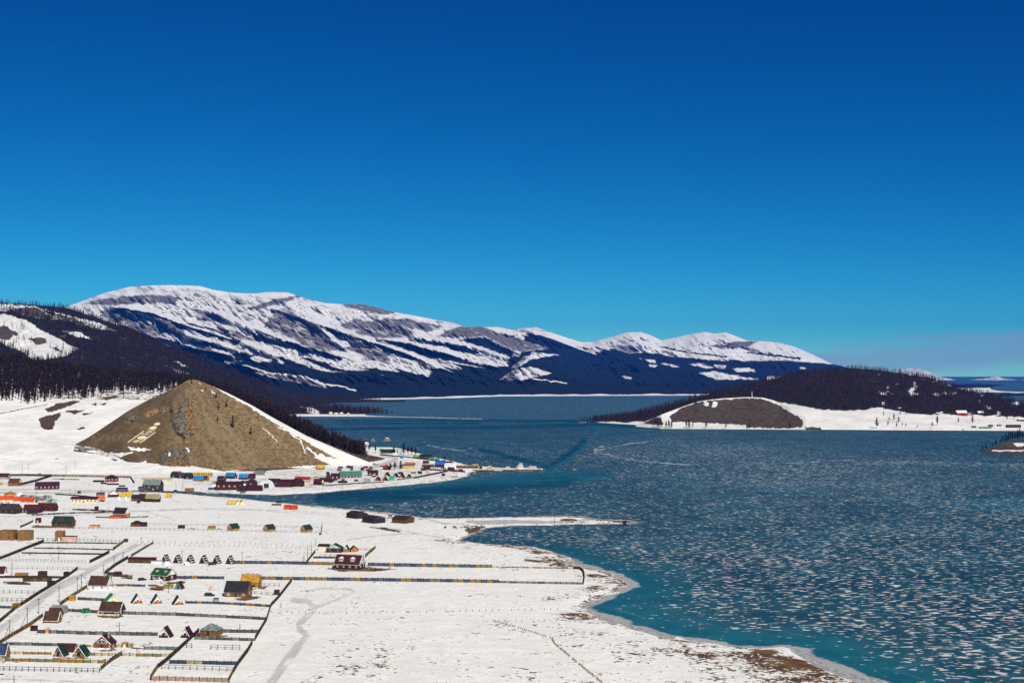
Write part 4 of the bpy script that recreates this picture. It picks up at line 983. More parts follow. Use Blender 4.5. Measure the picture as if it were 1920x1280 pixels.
def ger(label, px, py, w, h, wall='white', roof=None, door='blue', group=None, dome=False, z=None):
    s = mpp(py); R = w * s / 2; H = h * s
    x, y = G(px, py, 1.0)
    r = root('ger_tent', (x, y + R, 0.95 if z is None else z), 0, label, 'tent', group)
    MB().lathe([(R, -0.4), (R * 1.01, H * 0.52)], 18).build('wall', K(wall), r, True)
    prof = [(R * 1.05, H * 0.50), (R * 0.75, H * 0.74), (R * 0.4, H * 0.92), (R * 0.16, H), (R * 0.02, H * 1.01)] if not dome else [(R * 1.04, H * 0.45), (R * 0.92, H * 0.7), (R * 0.65, H * 0.9), (R * 0.3, H * 0.99), (R * 0.02, H)]
    ro = MB().lathe(prof, 18).build('roof', K(roof or wall), r, True)
    MB().lathe([(R * 0.17, H * 0.97), (R * 0.17, H * 1.06), (R * 0.02, H * 1.07)], 10).build('crown_ring', K('wood'), ro)
    MB().tube((R * 0.2, 0, H * 0.9), (R * 0.2, 0, H * 1.35), 0.1).build('stovepipe', K('dgrey'), ro)
    MB().box(-0.5, 0.5, -R - 0.08, -R + 0.2, -0.3, min(1.6, H * 0.5)).build('door', K(door), r)
    return r
def barrel(label, px, py, w, h, cover, length, rot=0, end='white', cat='tent', name='arched_hall', group=None, glazed=False):
    """half-round vault with its end facing the viewer"""
    s = mpp(py); R = w * s / 2; H = h * s; L = length * s; rz = math.radians(rot)
    r = root(name, base_at(px, py, L, rz), rz, label, cat, group)
    n = 12; arc = [(R * math.cos(math.pi * i / n), H * math.sin(math.pi * i / n)) for i in range(n + 1)]
    b = MB()
    vs = [(x, -L / 2, z) for x, z in arc] + [(x, L / 2, z) for x, z in arc]; m = n + 1
    b.add(vs, [(i, i + 1, i + 1 + m, i + m) for i in range(n)]); b.build('roof', K(cover), r, True)
    MB().prism([(x * 0.97, z * 0.97) for x, z in arc], -L / 2 + 0.2, -L / 2 + 0.4).build('end_wall', K(end), r)
    MB().prism([(x * 0.97, z * 0.97) for x, z in arc], L / 2 - 0.4, L / 2 - 0.2).build('end_wall', K(end), r)
    if glazed:
        MB().box(-R * 0.1, R * 0.62, -L / 2 + 0.08, -L / 2 + 0.22, 0.0, H * 0.58).build('glazing', glass(), r)
    else:
        MB().box(-R * 0.14, R * 0.14, -L / 2 + 0.1, -L / 2 + 0.24, 0, H * 0.5).build('door', K('wood'), r)
    return r

# ---- fences ---------------------------------------------------------------
_pan = {}
def panel_mesh(col, L, H, gaps=True):
    key = (col, round(L, 2), round(H, 2))
    if key not in _pan:
        b = MB(); n = 6; rr = random.Random(hash(key) & 0xffff)
        for i in range(n):
            x0 = L * i / n + 0.02; x1 = L * (i + 1) / n - 0.02
            b.box(x0, x1, -0.03 + 0.02 * (i % 2), 0.03 + 0.02 * (i % 2), -0.3, H * rr.uniform(0.92, 1.02))
        b.box(0, L, 0.07, 0.13, H * 0.25, H * 0.35).box(0, L, 0.07, 0.13, H * 0.7, H * 0.8)
        cc = C[col] if isinstance(col, str) else col
        _pan[key] = b.mesh('panel', K(tuple(q * 0.55 for q in cc), 0.85))
    return _pan[key]
def post_mesh(col, H, r=0.09):
    key = ('post', col, round(H, 2))
    if key not in _pan: _pan[key] = MB().box(-r, r, -r, r, -0.4, H).mesh('post', K(col, 0.85))
    return _pan[key]
def walk(pts, step):
    """even steps along a ground polyline"""
    out = []
    for (ax, ay), (bx, by) in zip(pts[:-1], pts[1:]):
        L = math.hypot(bx - ax, by - ay); n = max(1, round(L / step))
        for i in range(n):
            out.append((ax + (bx - ax) * i / n, ay + (by - ay) * i / n, L / n, math.atan2(by - ay, bx - ax)))
    out.append((*pts[-1], 0, out[-1][3]))
    return out
def fence(style, pts, H, label, cols=('plank',), step=3.0, rails=2, skip=0.0, group=None):
    gp = [G(x, y, 1.0) for x, y in pts]
    st = walk(gp, step)
    r = root('fence', (gp[0][0], gp[0][1], 0.95), 0, label, 'fence', group)
    ox, oy = gp[0]
    rr = random.Random(int(pts[0][0] * 7 + pts[0][1] * 13))
    if style == 'P':
        pb = MB()
        for x, y, L, a in st[:-1]:
            if rr.random() < skip: continue
            c = rr.choice(cols)
            me = panel_mesh(c, step, H)
            o = inst('panel', me, r, (x - ox, y - oy, rr.uniform(-0.06, 0.06)), a + rr.uniform(-0.02, 0.02), (L / step, 1, 1))
        for x, y, L, a in st:
            q = x - ox; w = y - oy; pb.box(q - 0.11, q + 0.11, w - 0.11, w + 0.11, -0.4, H * 1.12)
        p = pb.build('post_row', K('dbrown'), r); p['kind'] = 'stuff'
    else:
        pm = post_mesh(cols[0], H, 0.10 if style == 'R' else 0.13)
        for x, y, L, a in st:
            if style == 'S' and rr.random() < 0.1: continue
            inst('post', pm, r, (x - ox + rr.uniform(-.1, .1), y - oy, 0), a, (1, 1, rr.uniform(0.85, 1.12)))
        if style == 'R':
            for k in range(rails):
                zz = H * (0.9 - 0.5 * k)
                rb = MB()
                for x, y, L, a in st[:-1]:
                    if rr.random() < skip: continue
                    dx, dy = math.cos(a) * L, math.sin(a) * L; nx, ny = -math.sin(a) * 0.04, math.cos(a) * 0.04
                    q, w = x - ox, y - oy; hz = 0.13
                    rb.add([(q + nx, w + ny, zz), (q + dx + nx, w + dy + ny, zz), (q + dx - nx, w + dy - ny, zz), (q - nx, w - ny, zz),
                            (q + nx, w + ny, zz + hz), (q + dx + nx, w + dy + ny, zz + hz), (q + dx - nx, w + dy - ny, zz + hz), (q - nx, w - ny, zz + hz)],
                           [(3, 2, 1, 0), (4, 5, 6, 7), (0, 1, 5, 4), (1, 2, 6, 5), (2, 3, 7, 6), (3, 0, 4, 7)])
                if rb.v: rb.build('rail', K(cols[-1], 0.85), r)
    return r

# ---- utility poles ----------------------------------------------------------
def pole(label, px, py, hpx, arm=True, stay=False, z=None, col='dbrown'):
    s = mpp(py); H = hpx * s; x, y = G(px, py, 1.0)
    r = root('utility_pole', (x, y, 0.9 if z is None else z), math.radians(random.uniform(-10, 10)), label, 'pole', 'utility poles')
    MB().tube((0, 0, -0.8), (random.uniform(-.15, .15), 0, H), 0.17, 0.11, 6).build('post', K(col), r)
    if arm:
        a = MB().box(-0.9, 0.9, -0.08, 0.08, H - 0.75, H - 0.6).build('crossarm', K(col), r)
        for q in (-0.75, 0.75): MB().tube((q, 0, H - 0.6), (q, 0, H - 0.35), 0.07, 0.06, 5).build('insulator', K('white'), a)
    if stay:
        MB().tube((-H * 0.33, 0, -0.6), (0, 0.05, H * 0.7), 0.12, 0.10, 5).build('brace', K(col), r)
    return r

# ---- vehicles, boats, animals -------------------------------------------------
def car(label, px, py, length, colour, rot=0, z=None, cat='car', name='parked_car', van=False):
    s = mpp(py); L = length if length > 2.5 else 4.4
    x, y = G(px, py, 1.0); rz = math.radians(rot)
    r = root(name, (x, y + 0.9, 0.95 if z is None else z), rz, label, cat, None)
    hw = 0.92; k = L / 4.4
    low = [(-2.2 * k, 0.35), (2.2 * k, 0.35), (2.2 * k, 0.85), (1.2 * k, 1.0), (-2.15 * k, 1.02)]
    top = [(-2.05 * k, 1.02), (1.15 * k, 1.0), (0.55 * k, 1.68), (-1.85 * k, 1.72)] if not van else [(-2.15 * k, 1.02), (1.7 * k, 1.0), (1.35 * k, 2.0), (-2.1 * k, 2.05)]
    MB().prism(low, -hw, hw).prism(top, -hw * 0.9, hw * 0.9).build('body', K(colour, 0.35), r)
    g1 = [(p[0] * 0.9, p[1] * 0.93 + 0.1) for p in top]
    gl = MB().prism(g1, -hw * 0.9 - 0.02, hw * 0.9 + 0.02); gl.build('window', glass(), r)
    for qx in (-1.35, 1.4):
        for qy in (-1, 1):
            w = MB().tube((qx * k, qy * hw * 0.72, 0.36), (qx * k, qy * (hw + 0.02), 0.36), 0.36, 0.36, 12).build('wheel', K('black'), r)
            MB().tube((qx * k, qy * (hw + 0.02), 0.36), (qx * k, qy * (hw + 0.05), 0.36), 0.19, 0.19, 8).build('rim', K('grey'), w)
    return r
def ship(label, px, py, w, h, hull='white', house_c='white', rot=0, tiers=2, mast=True, stripe='blue'):
    s = mpp(py, 0.0); L = w * s; H = h * s; x, y = G(px, py, 0.0); B = L * 0.26; rz = math.radians(rot)
    r = root('moored_ship', (x, y + B / 2, 0.0), rz, label, 'ship', 'ships frozen in at the pier')
    fb = H * 0.26; n = 10; b = MB(); ring = []
    for i in range(n + 1):
        t = i / n; xx = -L / 2 + L * t; k = math.sin(min(1, t * 3) * math.pi / 2) * (1 - max(0, (t - 0.6) / 0.4) ** 2.2) * 0.98 + 0.02
        ring.append((xx, B / 2 * k, fb * (1 + 0.35 * max(0, t - 0.5))))
    vs = []
    for xx, k, z in ring: vs += [(xx, -k, z), (xx, -k * 0.7, -0.3), (xx, k * 0.7, -0.3), (xx, k, z)]
    fs = []
    for i in range(n):
        a = i * 4; c = a + 4
        fs += [(a, c, c + 1, a + 1), (a + 1, c + 1, c + 2, a + 2), (a + 2, c + 2, c + 3, a + 3), (a + 3, c + 3, c, a)]
    fs += [(0, 1, 2, 3), (n * 4 + 3, n * 4 + 2, n * 4 + 1, n * 4)]
    b.add(vs, fs).build('hull', K(hull), r)
    MB().box(-L * 0.46, L * 0.30, -B * 0.45, B * 0.45, fb * 0.62, fb * 0.72).build('stripe', K(stripe), r)
    x0, x1 = -L * 0.34, L * 0.20; zb = fb
    for i in range(tiers):
        hh = H * 0.24
        cb = MB().box(x0, x1, -B * 0.33, B * 0.33, zb - 0.1, zb + hh).build('cabin', K(house_c), r)
        MB().box(x0 + 0.4, x1 - 0.4, -B * 0.33 - 0.05, -B * 0.33 + 0.05, zb + hh * 0.45, zb + hh * 0.78).build('window', glass(), cb)
        x0, x1 = x0 + L * 0.10, x1 - L * 0.05; zb += hh
    if mast:
        MB().tube((x0 + 0.5, 0, zb - 0.2), (x0 + 0.5, 0, H), 0.14, 0.06).build('mast', K('white'), r)
        MB().box(x0 - 1.2, x0 - 0.4, -0.5, 0.5, zb - 0.2, zb + H * 0.12).build('funnel', K('red'), r)
    return r
_cow = []
def cow(label, px, py, rz, L=2.0):
    x, y = G(px, py, 1.0)
    if not _cow:
        vs = [(-0.75, 0, 1.05), (-0.3, 0, 1.02), (0.25, 0, 1.05), (0.7, 0, 1.1), (1.0, 0, 1.02), (1.3, 0, 0.8),
              (-0.72, -.2, .62), (-0.8, -.2, .35), (-0.75, -.2, 0.0), (-0.72, .2, .62), (-0.8, .2, .35), (-0.75, .2, 0.0),
              (0.6, -.2, .6), (0.6, -.2, .3), (0.6, -.2, 0.0), (0.6, .2, .6), (0.6, .2, .3), (0.6, .2, 0.0), (-0.95, 0, 0.95), (-1.0, 0, 0.5)]
        es = [(0, 1), (1, 2), (2, 3), (3, 4), (4, 5), (0, 6), (6, 7), (7, 8), (0, 9), (9, 10), (10, 11), (3, 12), (12, 13), (13, 14), (3, 15), (15, 16), (16, 17), (0, 18), (18, 19)]
        rad = [.3, .34, .36, .3, .17, .11, .16, .08, .06, .16, .08, .06, .14, .08, .06, .14, .08, .06, .06, .035]
        me = bpy.data.meshes.new('cow'); me.from_pydata(vs, es, [])
        o = bpy.data.objects.new('cow', me); COL.objects.link(o)
        m = o.modifiers.new('skin', 'SKIN'); me.skin_vertices[0].data[1].use_root = True
        for i, q in enumerate(rad): me.skin_vertices[0].data[i].radius = (q, q)
        o.modifiers.new('sub', 'SUBSURF').levels = 1
        dg = bpy.context.evaluated_depsgraph_get(); ev = bpy.data.meshes.new_from_object(o.evaluated_get(dg))
        bpy.data.objects.remove(o); ev.materials.clear(); ev.materials.append(K('black')); smooth(ev); _cow.append(ev)
    o = inst('cow', _cow[0], None, (x, y, 1.0), rz, (1.1, 1.1, 1.1)); tag(o, label, 'cow', 'dark cattle on the shore')
    return o

# ---- larches ------------------------------------------------------------------
def tree_geo(nb, seed, wide=1.0, low=0.28, blade=0.030, pine=False):
    """unit-height bare larch: returns (trunk MB, crown verts, crown tris)"""
    rr = np.random.default_rng(seed)
    tv = []; tf = []
    bend = rr.uniform(-0.015, 0.015)
    for k, (zz, r) in enumerate([(-0.06, 0.016), (0.5, 0.010), (1.0, 0.002)]):
        for a in range(4): tv.append((r * math.cos(a * 1.57) + bend * (k == 1), r * math.sin(a * 1.57), zz))
    for k in range(2):
        for a in range(4): tf.append((k * 4 + a, k * 4 + (a + 1) % 4, k * 4 + 4 + (a + 1) % 4, k * 4 + 4 + a))
    cv = []; cf = []
    for i in range(nb):
        t = (i + rr.random()) / nb
        zz = low + (0.98 - low) * t
        prof = (1 - t) ** 0.75 * min(1, 0.35 + 3 * t) * 0.19 * wide + 0.02
        L = prof * rr.uniform(0.55, 1.15); a = i * 2.399 + rr.uniform(-.5, .5)
        up = rr.uniform(-0.35, 0.45) * L
        ca, sa = math.cos(a), math.sin(a); w = blade * rr.uniform(0.7, 1.3)
        b = len(cv)
        cv += [(0.004 * ca, 0.004 * sa, zz + w), (0.004 * ca, 0.004 * sa, zz - w), (L * ca, L * sa, zz + up), (L * 0.55 * ca - w * sa, L * 0.55 * sa + w * ca, zz + up * 0.5 + w * 0.6), (L * 0.55 * ca + w * sa, L * 0.55 * sa - w * ca, zz + up * 0.5 - w * 0.6)]
        cf += [(b, b + 1, b + 2), (b, b + 3, b + 2), (b + 1, b + 2, b + 4)]
    return tv, tf, np.array(cv), np.array(cf)
def bark_mat():
    if 'larch_bark' not in MATS:
        m, t = new_mat('larch_bark'); n = t.noise(3.0, 2); t.out(t.mix(n, (0.035, 0.024, 0.018, 1), (0.085, 0.055, 0.040, 1)), 0.9, spec=0.1)
    return MATS['larch_bark']
def twig_mat():
    if 'larch_twigs' not in MATS:
        m, t = new_mat('larch_twigs'); n = t.noise(0.15, 3); t.out(t.mix(t.ramp(n, 0.35, 0.65), (0.024, 0.014, 0.007, 1), (0.070, 0.039, 0.017, 1)), 0.9, spec=0.05)
    return MATS['larch_twigs']
def pine_mat():
    if 'pine_needles' not in MATS:
        m, t = new_mat('pine_needles'); n = t.noise(0.5, 3); t.out(t.mix(n, (0.010, 0.016, 0.012, 1), (0.030, 0.036, 0.022, 1)), 0.9, spec=0.05)
    return MATS['pine_needles']
TREES = []
def tree_meshes():
    for k in range(5):
        tv, tf, cv, cf = tree_geo(46, 300 + k, [1.0, 1.2, 0.85, 1.1, 1.35][k], [0.3, 0.25, 0.35, 0.2, 0.12][k], 0.026)
        a = bpy.data.meshes.new('trunk'); a.from_pydata(tv, [], tf); a.materials.append(bark_mat())
        b = mesh_np('crown', cv, None, cf); b.materials.append(twig_mat())
        b2 = b.copy(); b2.materials.clear(); b2.materials.append(pine_mat())
        TREES.append((a, b, b2))
def larch(label, loc, H, k=None, group=None, pine=False, name='larch_tree', wide=1.0):
    if not TREES: tree_meshes()
    k = random.randrange(5) if k is None else k
    r = root(name, loc, random.uniform(0, 6.28), label, 'tree', group); r.scale = (H * wide, H * wide, H)
    for n, m in (('trunk', TREES[k][0]), ('crown', TREES[k][2 if pine else 1])):
        o = link(bpy.data.objects.new(n, m)); o.parent = r
    return r
def forest_mesh(name, pos, heights, nb, blade, label, nvar=6, wide=1.0, low=0.25):
    """a wood nobody could count: one object"""
    rr = np.random.default_rng(5)
    V = []; T = []; off = 0
    protos = []
    for k in range(nvar):
        tv, tf, cv, cf = tree_geo(nb, 900 + k, wide * rr.uniform(0.85, 1.25), low * rr.uniform(0.6, 1.3), blade)
        tv = np.array(tv); tq = np.array(tf); tt = np.concatenate([tq[:, [0, 1, 2]], tq[:, [0, 2, 3]]])
        protos.append((np.concatenate([tv, cv]), np.concatenate([tt, cf + len(tv)])))
    which = rr.integers(0, nvar, len(pos)); ang = rr.uniform(0, 6.28, len(pos))
    for k in range(nvar):
        sel = np.where(which == k)[0]; v, t = protos[k]
        c, s_ = np.cos(ang[sel])[:, None], np.sin(ang[sel])[:, None]; h = heights[sel][:, None]
        x = (v[None, :, 0] * c - v[None, :, 1] * s_) * h + pos[sel, 0:1]
        y = (v[None, :, 0] * s_ + v[None, :, 1] * c) * h + pos[sel, 1:2]
        z = v[None, :, 2] * h + pos[sel, 2:3]
        V.append(np.stack([x, y, z], -1).reshape(-1, 3))
        T.append((t[None] + (np.arange(len(sel)) * len(v))[:, None, None]).reshape(-1, 3) + off); off += len(sel) * len(v)
    me = mesh_np(name, np.concatenate(V), None, np.concatenate(T)); me.materials.append(twig_mat())
    o = link(bpy.data.objects.new(name, me)); tag(o, label, 'trees', kind='stuff'); return o
def scatter(key, n, weight, seed=1):
    """n random places on a sheet, by ground area times weight(PX, PY)"""
    X, Y, Z, PX, PY = SHEETS[key]
    rr = np.random.default_rng(seed)
    cx = (X[:-1, 1:] - X[:-1, :-1]); cy = (Y[1:, :-1] - Y[:-1, :-1])
    w = np.abs(cx * cy) * weight(PX[:-1, :-1], PY[:-1, :-1])
    w = w.ravel() / w.sum()
    idx = rr.choice(w.size, n, p=w); r, c = np.unravel_index(idx, cx.shape)
    a, b = rr.random(n), rr.random(n)
    def L(M): return (M[r, c] * (1 - a) + M[r + 1, c] * a) * (1 - b) + (M[r, c + 1] * (1 - a) + M[r + 1, c + 1] * a) * b
    return np.stack([L(X), L(Y), L(Z)], -1), L(PX), L(PY)

# ================================================================== WOODS
ORD = ['first', 'second', 'third', 'fourth', 'fifth', 'sixth', 'seventh', 'eighth', 'ninth', 'tenth', 'eleventh', 'twelfth', 'thirteenth', 'fourteenth', 'fifteenth', 'sixteenth']
K_SLOPE = 'open snow slope below the larch wood left of the brown hill'
K_HILL = 'bare brown conical hill above the town'
K_RIDGE = 'dark larch covered ridge with snow clearings left of the range'
K_PEN = 'rounded hill on the peninsula dark with larch wood'
K_MOUND = 'bare brown mound at the tip of the peninsula'
K_ISLET = 'small brown islet with larches at the right edge of the lake'
K_SPIT = 'low spit with a wood and snowy beach in the middle distance'
EDGE = [(-260, 752), (0, 757), (60, 759), (110, 752), (160, 750), (230, 746), (290, 744), (340, 742), (420, 752), (480, 775), (520, 793), (560, 812), (620, 836), (660, 850), (690, 858), (730, 866)]
def near_w(PX, PY):
    d = interp(PX, EDGE) - PY
    m = sstep(-1, 4, d) * (0.22 + 0.78 * sstep(4, 26, d)) * (0.45 + 0.8 * fbm(PX / 14, PY / 7, 3, 200))
    return np.where(PX > 685, 0.25 * m, m) + 1e-9
pos, qx, qy = scatter(K_SLOPE, 5200, near_w, 3)
flank = lambda PX, PY: sstep(380, 430, PX) * sstep(688, 675, PX) * sstep(-3, 2, interp(PX, EDGE) - PY) + 1e-9
p2, x2, y2 = scatter(K_SLOPE, 900, flank, 33)
pos = np.concatenate([pos, p2]); qx = np.concatenate([qx, x2]); qy = np.concatenate([qy, y2])
front = np.argsort((interp(qx, EDGE) - qy) + 0.02 * np.abs(qx - 200) + np.where((qx < -5) | (qx > 690), 500, 0) + np.where((qx > 300) & (qx < 400), 60, 0) + np.where(qx > 380, 7, 0))
hts = RNG.uniform(11, 19, len(pos))
pick = front[:270]
for i in pick:
    larch('bare brown larch in the front rows of the wood left of the bare hill' if qx[i] < 350 else 'bare brown larch at the edge of the wood behind the bare hill', tuple(pos[i] - np.array([0, 0, 0.3])), float(hts[i]), None,
          'larches along the front of the wood' if qx[i] < 350 else 'larches at the wood edge behind the bare hill')
rest = np.ones(len(pos), bool); rest[pick] = False
forest_mesh('larch_wood', pos[rest], hts[rest], 26, 0.036, 'dense bare larch wood on the slope behind the bare hill', wide=1.3, low=0.2)
# ridge wood
def ridge_w(PX, PY):
    sn = polymask(PX, PY, L_SNOW, 3); br = polymask(PX, PY, L_BROWN, 2)
    return (1 - 0.93 * sn) * (1 - 0.95 * br) * sstep(730, 640, PX) * sstep(-230, -200, PX) * sstep(775, 740, PY) + 1e-9
pos, qx, qy = scatter(K_RIDGE, 9000, ridge_w, 4)
forest_mesh('ridge_wood', pos, RNG.uniform(12, 19, len(pos)), 8, 0.07, 'larch forest covering the dark ridge on the left', nvar=5, wide=1.25, low=0.15)
def crest_line(key, n, seed, lo, hi, rows=4):
    X, Y, Z, PX, PY = SHEETS[key]
    rr = np.random.default_rng(seed); c = rr.integers(0, X.shape[1], n); r = X.shape[0] - 1 - rr.integers(0, rows, n)
    ok = (PX[0, c] > lo) & (PX[0, c] < hi); c, r = c[ok], r[ok]
    return np.stack([X[r, c], Y[r, c], Z[r, c]], -1)
pos = crest_line(K_RIDGE, 900, 6, -200, 640)
forest_mesh('ridge_crest_wood', pos, RNG.uniform(7, 11.5, len(pos)), 8, 0.07, 'row of larches along the crest of the dark ridge', nvar=4, wide=1.2, low=0.15)
# peninsula wood
def pen_w(PX, PY):
    d = interp(PX, PEN_EDGE) - PY
    thin = sstep(0.58, 0.72, fbm(PX / 18, PY / 9, 3, 111)) * sstep(1580, 1660, PX)
    return sstep(-1.5, 2, d) * (1 - 0.75 * thin) * sstep(2150, 2100, PX) + 1e-9
pos, qx, qy = scatter(K_PEN, 7600, pen_w, 7)
forest_mesh('peninsula_wood', pos, RNG.uniform(9, 15.5, len(pos)), 11, 0.055, 'larch wood covering the peninsula hill', nvar=6, wide=1.2, low=0.15)
pos = crest_line(K_PEN, 420, 9, 1100, 2100, 2)
forest_mesh('peninsula_crest_wood', pos, RNG.uniform(9, 14, len(pos)), 11, 0.055, 'row of larches along the crest of the peninsula hill', nvar=5, wide=1.15, low=0.15)
# spit wood
pos, qx, qy = scatter(K_SPIT, 900, lambda PX, PY: sstep(480, 500, PX) * sstep(735, 700, PX) * sstep(778, 775, PY) * (1 - polymask(PX, PY, [g('563,763 585,764 600,772 596,777 575,772')], 2)) + 1e-9, 8)
forest_mesh('spit_wood', pos, RNG.uniform(13, 21, len(pos)), 12, 0.06, 'larch wood on the low spit across the bay', nvar=5, wide=1.2, low=0.1)
for i, x in enumerate((690, 703, 712, 716, 723, 727, 735, 746)):
    sx_, sy_, sz_ = sheet_at(K_SPIT, x, 778.5)
    larch(ORD[i] + ' from the left of the thin larches standing apart at the end of the spit', (sx_, sy_, sz_ - 0.3), [15, 16, 13, 17, 14, 18, 15, 9][i], i % 5, 'larches at the end of the spit')
# lone trees on the open snow of the peninsula
for lab, x, y, h in [('tall thin larch by the ice, leftmost on the peninsula snowfield', 1644, 803, 19), ('small larch left of a pair on the peninsula snowfield', 1665, 798.5, 10), ('dark bushy larch, upper one of the group on the peninsula snowfield', 1676, 788, 13),
        ('slim larch behind the leftmost group on the peninsula snowfield', 1667, 790, 9), ('slim larch upper right in the peninsula snowfield group', 1685, 792, 11), ('short larch nearest the ice in the peninsula snowfield group', 1681, 801.5, 9.5), ('bushy low larch in the peninsula snowfield group', 1692, 798.5, 7),
        ('leaning larch right end of the peninsula snowfield group', 1698.5, 801.5, 9), ('lone round bush on the peninsula snow near the ice', 1720, 801, 6), ('lone slim larch midway along the peninsula snow', 1748, 801, 10), ('tallest lone larch on the peninsula snow', 1757.5, 797.5, 17.5),
        ('lone larch below the red roofed house on the peninsula', 1797, 792, 10.5), ('lone larch right of the house on the peninsula', 1823.5, 792.5, 15), ('larch in front of the wood edge left of the peninsula snow', 1657, 779, 9), ('larch at the wood edge above the peninsula snowfield group', 1688, 777, 9), ('larch at the wood edge, thicker one above the peninsula snowfield', 1700, 776, 10), ('larch at the wood edge, far right of the peninsula', 1888, 788, 12), ('larch on the peninsula right of the sheds', 1902, 786, 11)]:
    sx_, sy_, sz_ = sheet_at(K_PEN, x, y); larch(lab, (sx_, sy_, sz_ - 0.4), h * 1.2, None, 'lone larches on the peninsula snow', wide=1.45)
for i, (x, y, h) in enumerate([(1230, 801, 14), (1234, 802, 13), (1240, 801, 11), (1249, 802.5, 12), (1254, 803, 14), (1259, 802, 12), (1287, 803, 13), (1292, 803, 14), (1299, 802, 9), (1324, 803, 12), (1361, 803, 11), (1405, 803.5, 10), (1481, 803.5, 11), (1278, 760.5, 9), (1287, 759, 8), (1293, 757, 9)]):
    sx_, sy_, sz_ = sheet_at(K_MOUND, x, y); larch((ORD[i] + ' from the left of the dark larches along the icy foot of the brown mound') if i < 13 else ['left', 'middle', 'right'][i - 13] + ' one of three larches high on the snowy side of the brown mound', (sx_, sy_, sz_ - 0.4), h * 1.35, None, 'larches round the brown mound', wide=1.4)
for i, (x, y, h) in enumerate([(1842, 847, 9), (1849, 846, 10), (1861, 840, 7), (1867, 837, 9.5), (1876, 832, 8), (1880, 832, 11), (1886, 829, 12), (1891, 828.5, 14), (1895, 828, 13), (1899, 828, 13), (1903, 827, 12), (1908, 826.5, 14), (1912, 826, 15), (1917, 826, 12), (1921, 826, 13), (1927, 826, 13)]):
    sx_, sy_, sz_ = sheet_at(K_ISLET, x, y); larch(ORD[i] + ' from the left of the dark larches on the islet at the right edge', (sx_, sy_, sz_ - 0.4), h * 1.2, None, 'larches on the islet', pine=True, wide=1.3)
for lab, x, y, h, w in [('small larch standing on the very summit of the bare hill', 359, 720, 7, 1.0), ('small larch just right of the bare hill summit', 386, 731, 6, 1.2), ('low larch below the snowy crest of the bare hill', 405, 746, 8, 1.3), ('ragged larch upper of two on the right face of the bare hill', 424, 763, 9, 1.3),
        ('ragged larch left of the darkest one on the bare hill', 410, 767, 9, 1.2), ('small dark larch halfway down the bare hill', 408, 789, 7, 1.4), ('darkest thick larch on the right face of the bare hill', 436, 802, 16, 1.2), ('leaning larch low on the right face of the bare hill', 470, 815, 11, 1.2), ('dead larch stump beside the rust coloured crag', 338, 765, 5, 1.2)]:
    sx_, sy_, sz_ = sheet_at(K_HILL, x, y); larch(lab, (sx_, sy_, sz_ - 0.4), h, 4, 'lone larches on the bare hill', wide=w)
def gtree(lab, x, y, hpx, pine=False, wide=1.0, k=None):
    gx, gy = G(x, y, 1.0); larch(lab, (gx, gy, 0.8), hpx * mpp(y), k, 'trees in the lakeside town', pine=pine, wide=wide * 1.5)
for a in [('dark conifer beside the water tower', 692, 846, 17, True), ('dark conifer right of the water tower', 704, 850, 18, True), ('dark conifer behind the green fence in the town', 738, 850, 15, True), ('tallest dark conifer by the lake behind the town', 757, 853, 25, True, 1.1),
          ('leaning thin tree right of the tallest conifer', 765, 853, 18, False, 1.3), ('crooked bare tree behind the town by the ice', 772, 853, 17, False, 1.5), ('bent bare tree, last one behind the town by the ice', 779, 853, 15, False, 1.6), ('small conifer left of the tallest conifer', 745, 851, 10, True),
          ('reddish bushy tree between cabins in the town, left of the pair', 732, 881, 14, False, 1.8), ('reddish bushy tree between cabins in the town, middle', 740, 880, 15, False, 1.9), ('reddish bushy tree by the yellow building', 751, 879, 17, False, 1.6), ('bare tree by the harbour road bend', 666, 848, 10, False, 2.0)]: gtree(*a)

